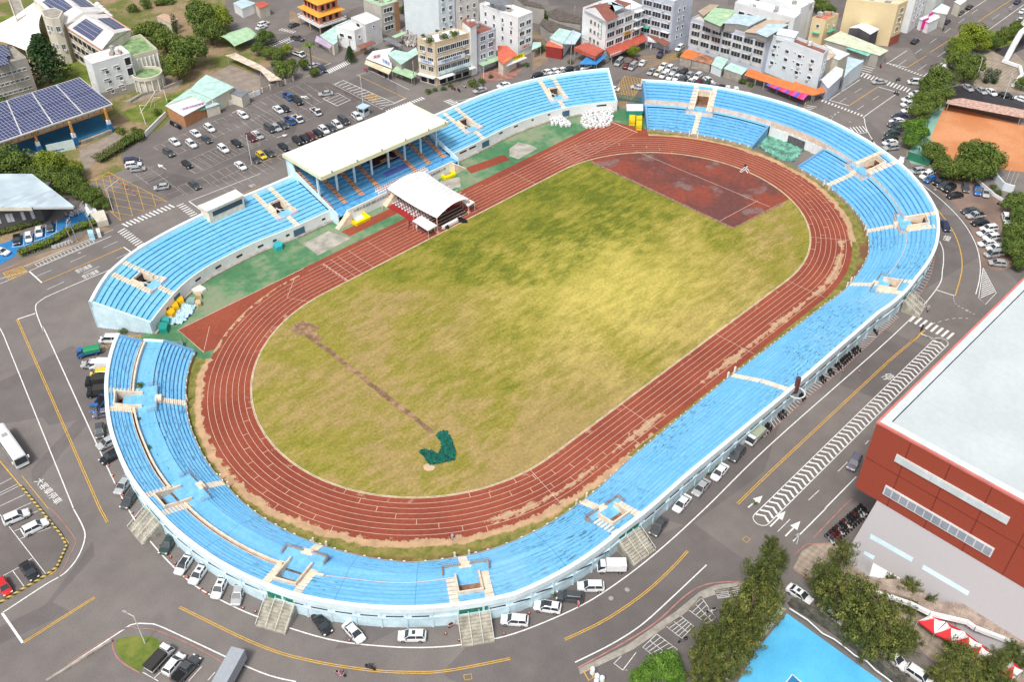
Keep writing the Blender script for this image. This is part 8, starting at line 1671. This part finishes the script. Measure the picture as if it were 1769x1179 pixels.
# foam mats, crates, tarp at the lower end of the west stand
def block(name, label, s_, z, col, cat, part='block', mname='foam', z0=.02):
    q = pp(s_, z); c_ = sum(q, Vector())/len(q); T = thing(name, label, cat, (c_.x,c_.y,0)); a = sum(q[i].x*q[(i+1) % len(q)].y-q[(i+1) % len(q)].x*q[i].y for i in range(len(q)))
    if a < 0: q = q[::-1]
    MB().hexa([(p.x,p.y,z0) for p in q], [(c_.x+(p.x-c_.x)*.94, c_.y+(p.y-c_.y)*.94, z) for p in q]).build(part, M(col, var=.08, name=mname), T); MB().hexa([(c_.x+(p.x-c_.x)*1.01, c_.y+(p.y-c_.y)*1.01, z*.5) for p in q], [(c_.x+(p.x-c_.x)*1.01, c_.y+(p.y-c_.y)*1.01, z*.56) for p in q]).build('seam', M(tuple(v*.6 for v in col), name='seam'), T); return T
yl = (.80,.46,.01)
block('foam_block', 'yellow foam block nearest the brown figure, top of the stack of three by the stand', 'V7 470,345 520,300 640,310 665,380 570,410', 1.4, yl, 'foam block'); block('foam_block', 'middle yellow foam block of the three by the stand', 'V7 380,440 440,390 550,395 580,480 500,510', 1.4, yl, 'foam block'); block('foam_block', 'lowest yellow foam block of the three by the stand', 'V7 325,570 380,510 490,510 520,570 460,625', 1.3, yl, 'foam block')
block('crate', 'teal green crate furthest from the track', 'V7 255,715 320,650 420,665 410,750', 1.2, (.04,.36,.32), 'crate'); block('crate', 'darker teal green crate at the end of the stand', 'V7 220,820 265,745 395,765 370,870 240,880', 1.3, (.02,.30,.26), 'crate')
block('crate', 'grey green machine box beside the cream carton', 'V7 690,400 760,320 860,330 840,420', 1.1, (.25,.38,.36), 'machine box'); block('carton', 'cream carton next to the grey green box', 'V7 840,410 870,365 945,370 955,430 900,460', 1., (.62,.47,.26), 'carton'); block('carton', 'cream carton above the grey green box', 'V7 845,290 870,240 950,250 960,310', 1., (.58,.42,.24), 'carton'); block('mattress_stack', 'white mattresses stacked against the stand front', 'V7 780,190 940,110 1050,180 970,230 850,250', .7, (.70,.70,.66), 'mattresses')
block('foam_block', 'yellow foam cube left of the stack of two in the northern gap', 'U8 1155,500 1240,500 1235,580 1160,580', 1.6, (.74,.56,.02), 'foam block'); block('foam_block', 'upper yellow foam cube of the stack of two in the northern gap', 'U8 1245,510 1325,510 1325,560 1245,560', 1.7, (.74,.56,.02), 'foam block'); block('foam_block', 'lower yellow foam cube of the stack of two in the northern gap', 'U8 1245,575 1325,575 1320,640 1248,640', 1.6, (.74,.56,.02), 'foam block'); block('crate', 'teal crate on the apron by the southern wing wall', 'B2 120,520 150,495 195,505 185,530 145,545', 1.2, (.04,.42,.45), 'crate')
block('utility_cabinet', 'pale blue cabinet beside the leaning utility pole', 'V4 1105,790 1180,785 1190,840 1120,845', 1.8, (.40,.66,.78), 'cabinet'); block('utility_cabinet', 'white cabinet by the crossing at the leaning pole', 'V4 1215,770 1265,765 1275,820 1230,825', 1.5, (.75,.78,.78), 'cabinet')
tag(crumple(pp('V7 430,690 480,600 600,510 670,460 880,485 830,600 720,720 640,790 480,820 420,800'), .05, .9, 8, 22).build('pale_blue_tarpaulin', M((.50,.68,.80), .6, var=.1, name='pale_blue_sheet')), 'pale blue tarpaulin heap by the yellow foam blocks', 'tarpaulin')
tag(crumple(pp('V4 1080,560 1130,480 1230,560 1220,620 1110,640'), .1, 2.2, 9, 16).build('white_junk_heap', M((.78,.80,.80), name='white_plastic_sheet')), 'tall heap of white bags at the end of the blue parking yard', 'rubbish heap'); tag(crumple(pp('V4 840,620 1080,510 1100,560 920,640'), .1, 1.4, 10, 22).build('junk_heap', M((.42,.42,.46), var=.5, sc=1.2, fine=.4, name='mixed_scrap')), 'grey and white scrap spread behind the blue bays', 'rubbish heap'); tag(crumple(pp('T2 1420,440 1560,420 1620,500 1610,600 1480,600 1430,520'), .1, 2.2, 12, 26).build('junk_heap', M((.45,.42,.40), var=.6, sc=1.2, fine=.4, name='mixed_scrap2')), 'junk yard of stacked scrap behind the tan corner block', 'rubbish heap')
t = thing('road_barrier', 'x', 'barrier', (0,0,0)); MB().hexa([(-.6,-.3,0),(.6,-.3,0),(.6,.3,0),(-.6,.3,0)], [(-.55,-.12,.9),(.55,-.12,.9),(.55,.12,.9),(-.55,.12,.9)]).build('barrier_body', M((.42,.43,.44), name='grey_barrier'), t); MB().bx(-.62,.62,-.35,.35,0,.1).build('foot', m_black, t); reg_tree(t)
for i in range(6):
    p = P(*px(f'V4 {690+i*42},{1010-i*14}')[0], .4); o = t if i == 0 else copy_tree(t); o.location = (p.x,p.y,0); o.rotation_euler = (0,0,-.55); tag(o, f'grey plastic road barrier, {nth(i)} from the left in the row by the hedge', None, 'grey barriers by the hedge'); o['category'] = 'barrier'
# starting-block trolley / hurdles on the red apron
q = P(*px('V2 640,1000')[0], 0); T = thing('hurdle_trolley', 'white wheeled trolley with black bag on the red apron', 'trolley', tuple(q)); b = MB()
for a, c_ in (((-1.6,0,.3),(1.2,.2,.9)),((-1.6,.6,.3),(1.2,.6,.9)),((-1.6,0,.3),(-1.6,.6,.3)),((.2,0,.6),(-.4,-1.2,0)),((1.2,.2,.9),(1.2,.6,.9)),((.6,.2,.8),(.9,-.8,0))): b.tube(q+Vector(a), q+Vector(c_), .09, 5)
b.build('frame', m_white, T); b = MB(); b.box(q+Vector((1.3,.9,.6)), (1.2,.6,.8), .5); b.build('bag', m_black, T)
q = P(*px('D3 590,1110')[0], 0); T = thing('statue_group', 'white gas bottles and boxes on the pavement at the bottom edge', 'boxes', tuple(q)); b = MB()
for i, (s_, h_) in enumerate((('D3 565,1100',1.8),('D3 595,1140',1.2),('D3 630,1155',1.3),('D3 590,1175',1.))): p = P(*px(s_)[0], h_/2); b.lathe((p.x,p.y,0), [(.35,0),(.42,.2),(.38,h_*.8),(.15,h_)], 10)
b.build('bottles', m_white, T)
q = pp('D3 505,1110 550,1090 570,1150 540,1170', .1); MB_ = MB().strip(q+[q[0]], .15); struct(MB_, 'yellow_frame_marking', m_yline)
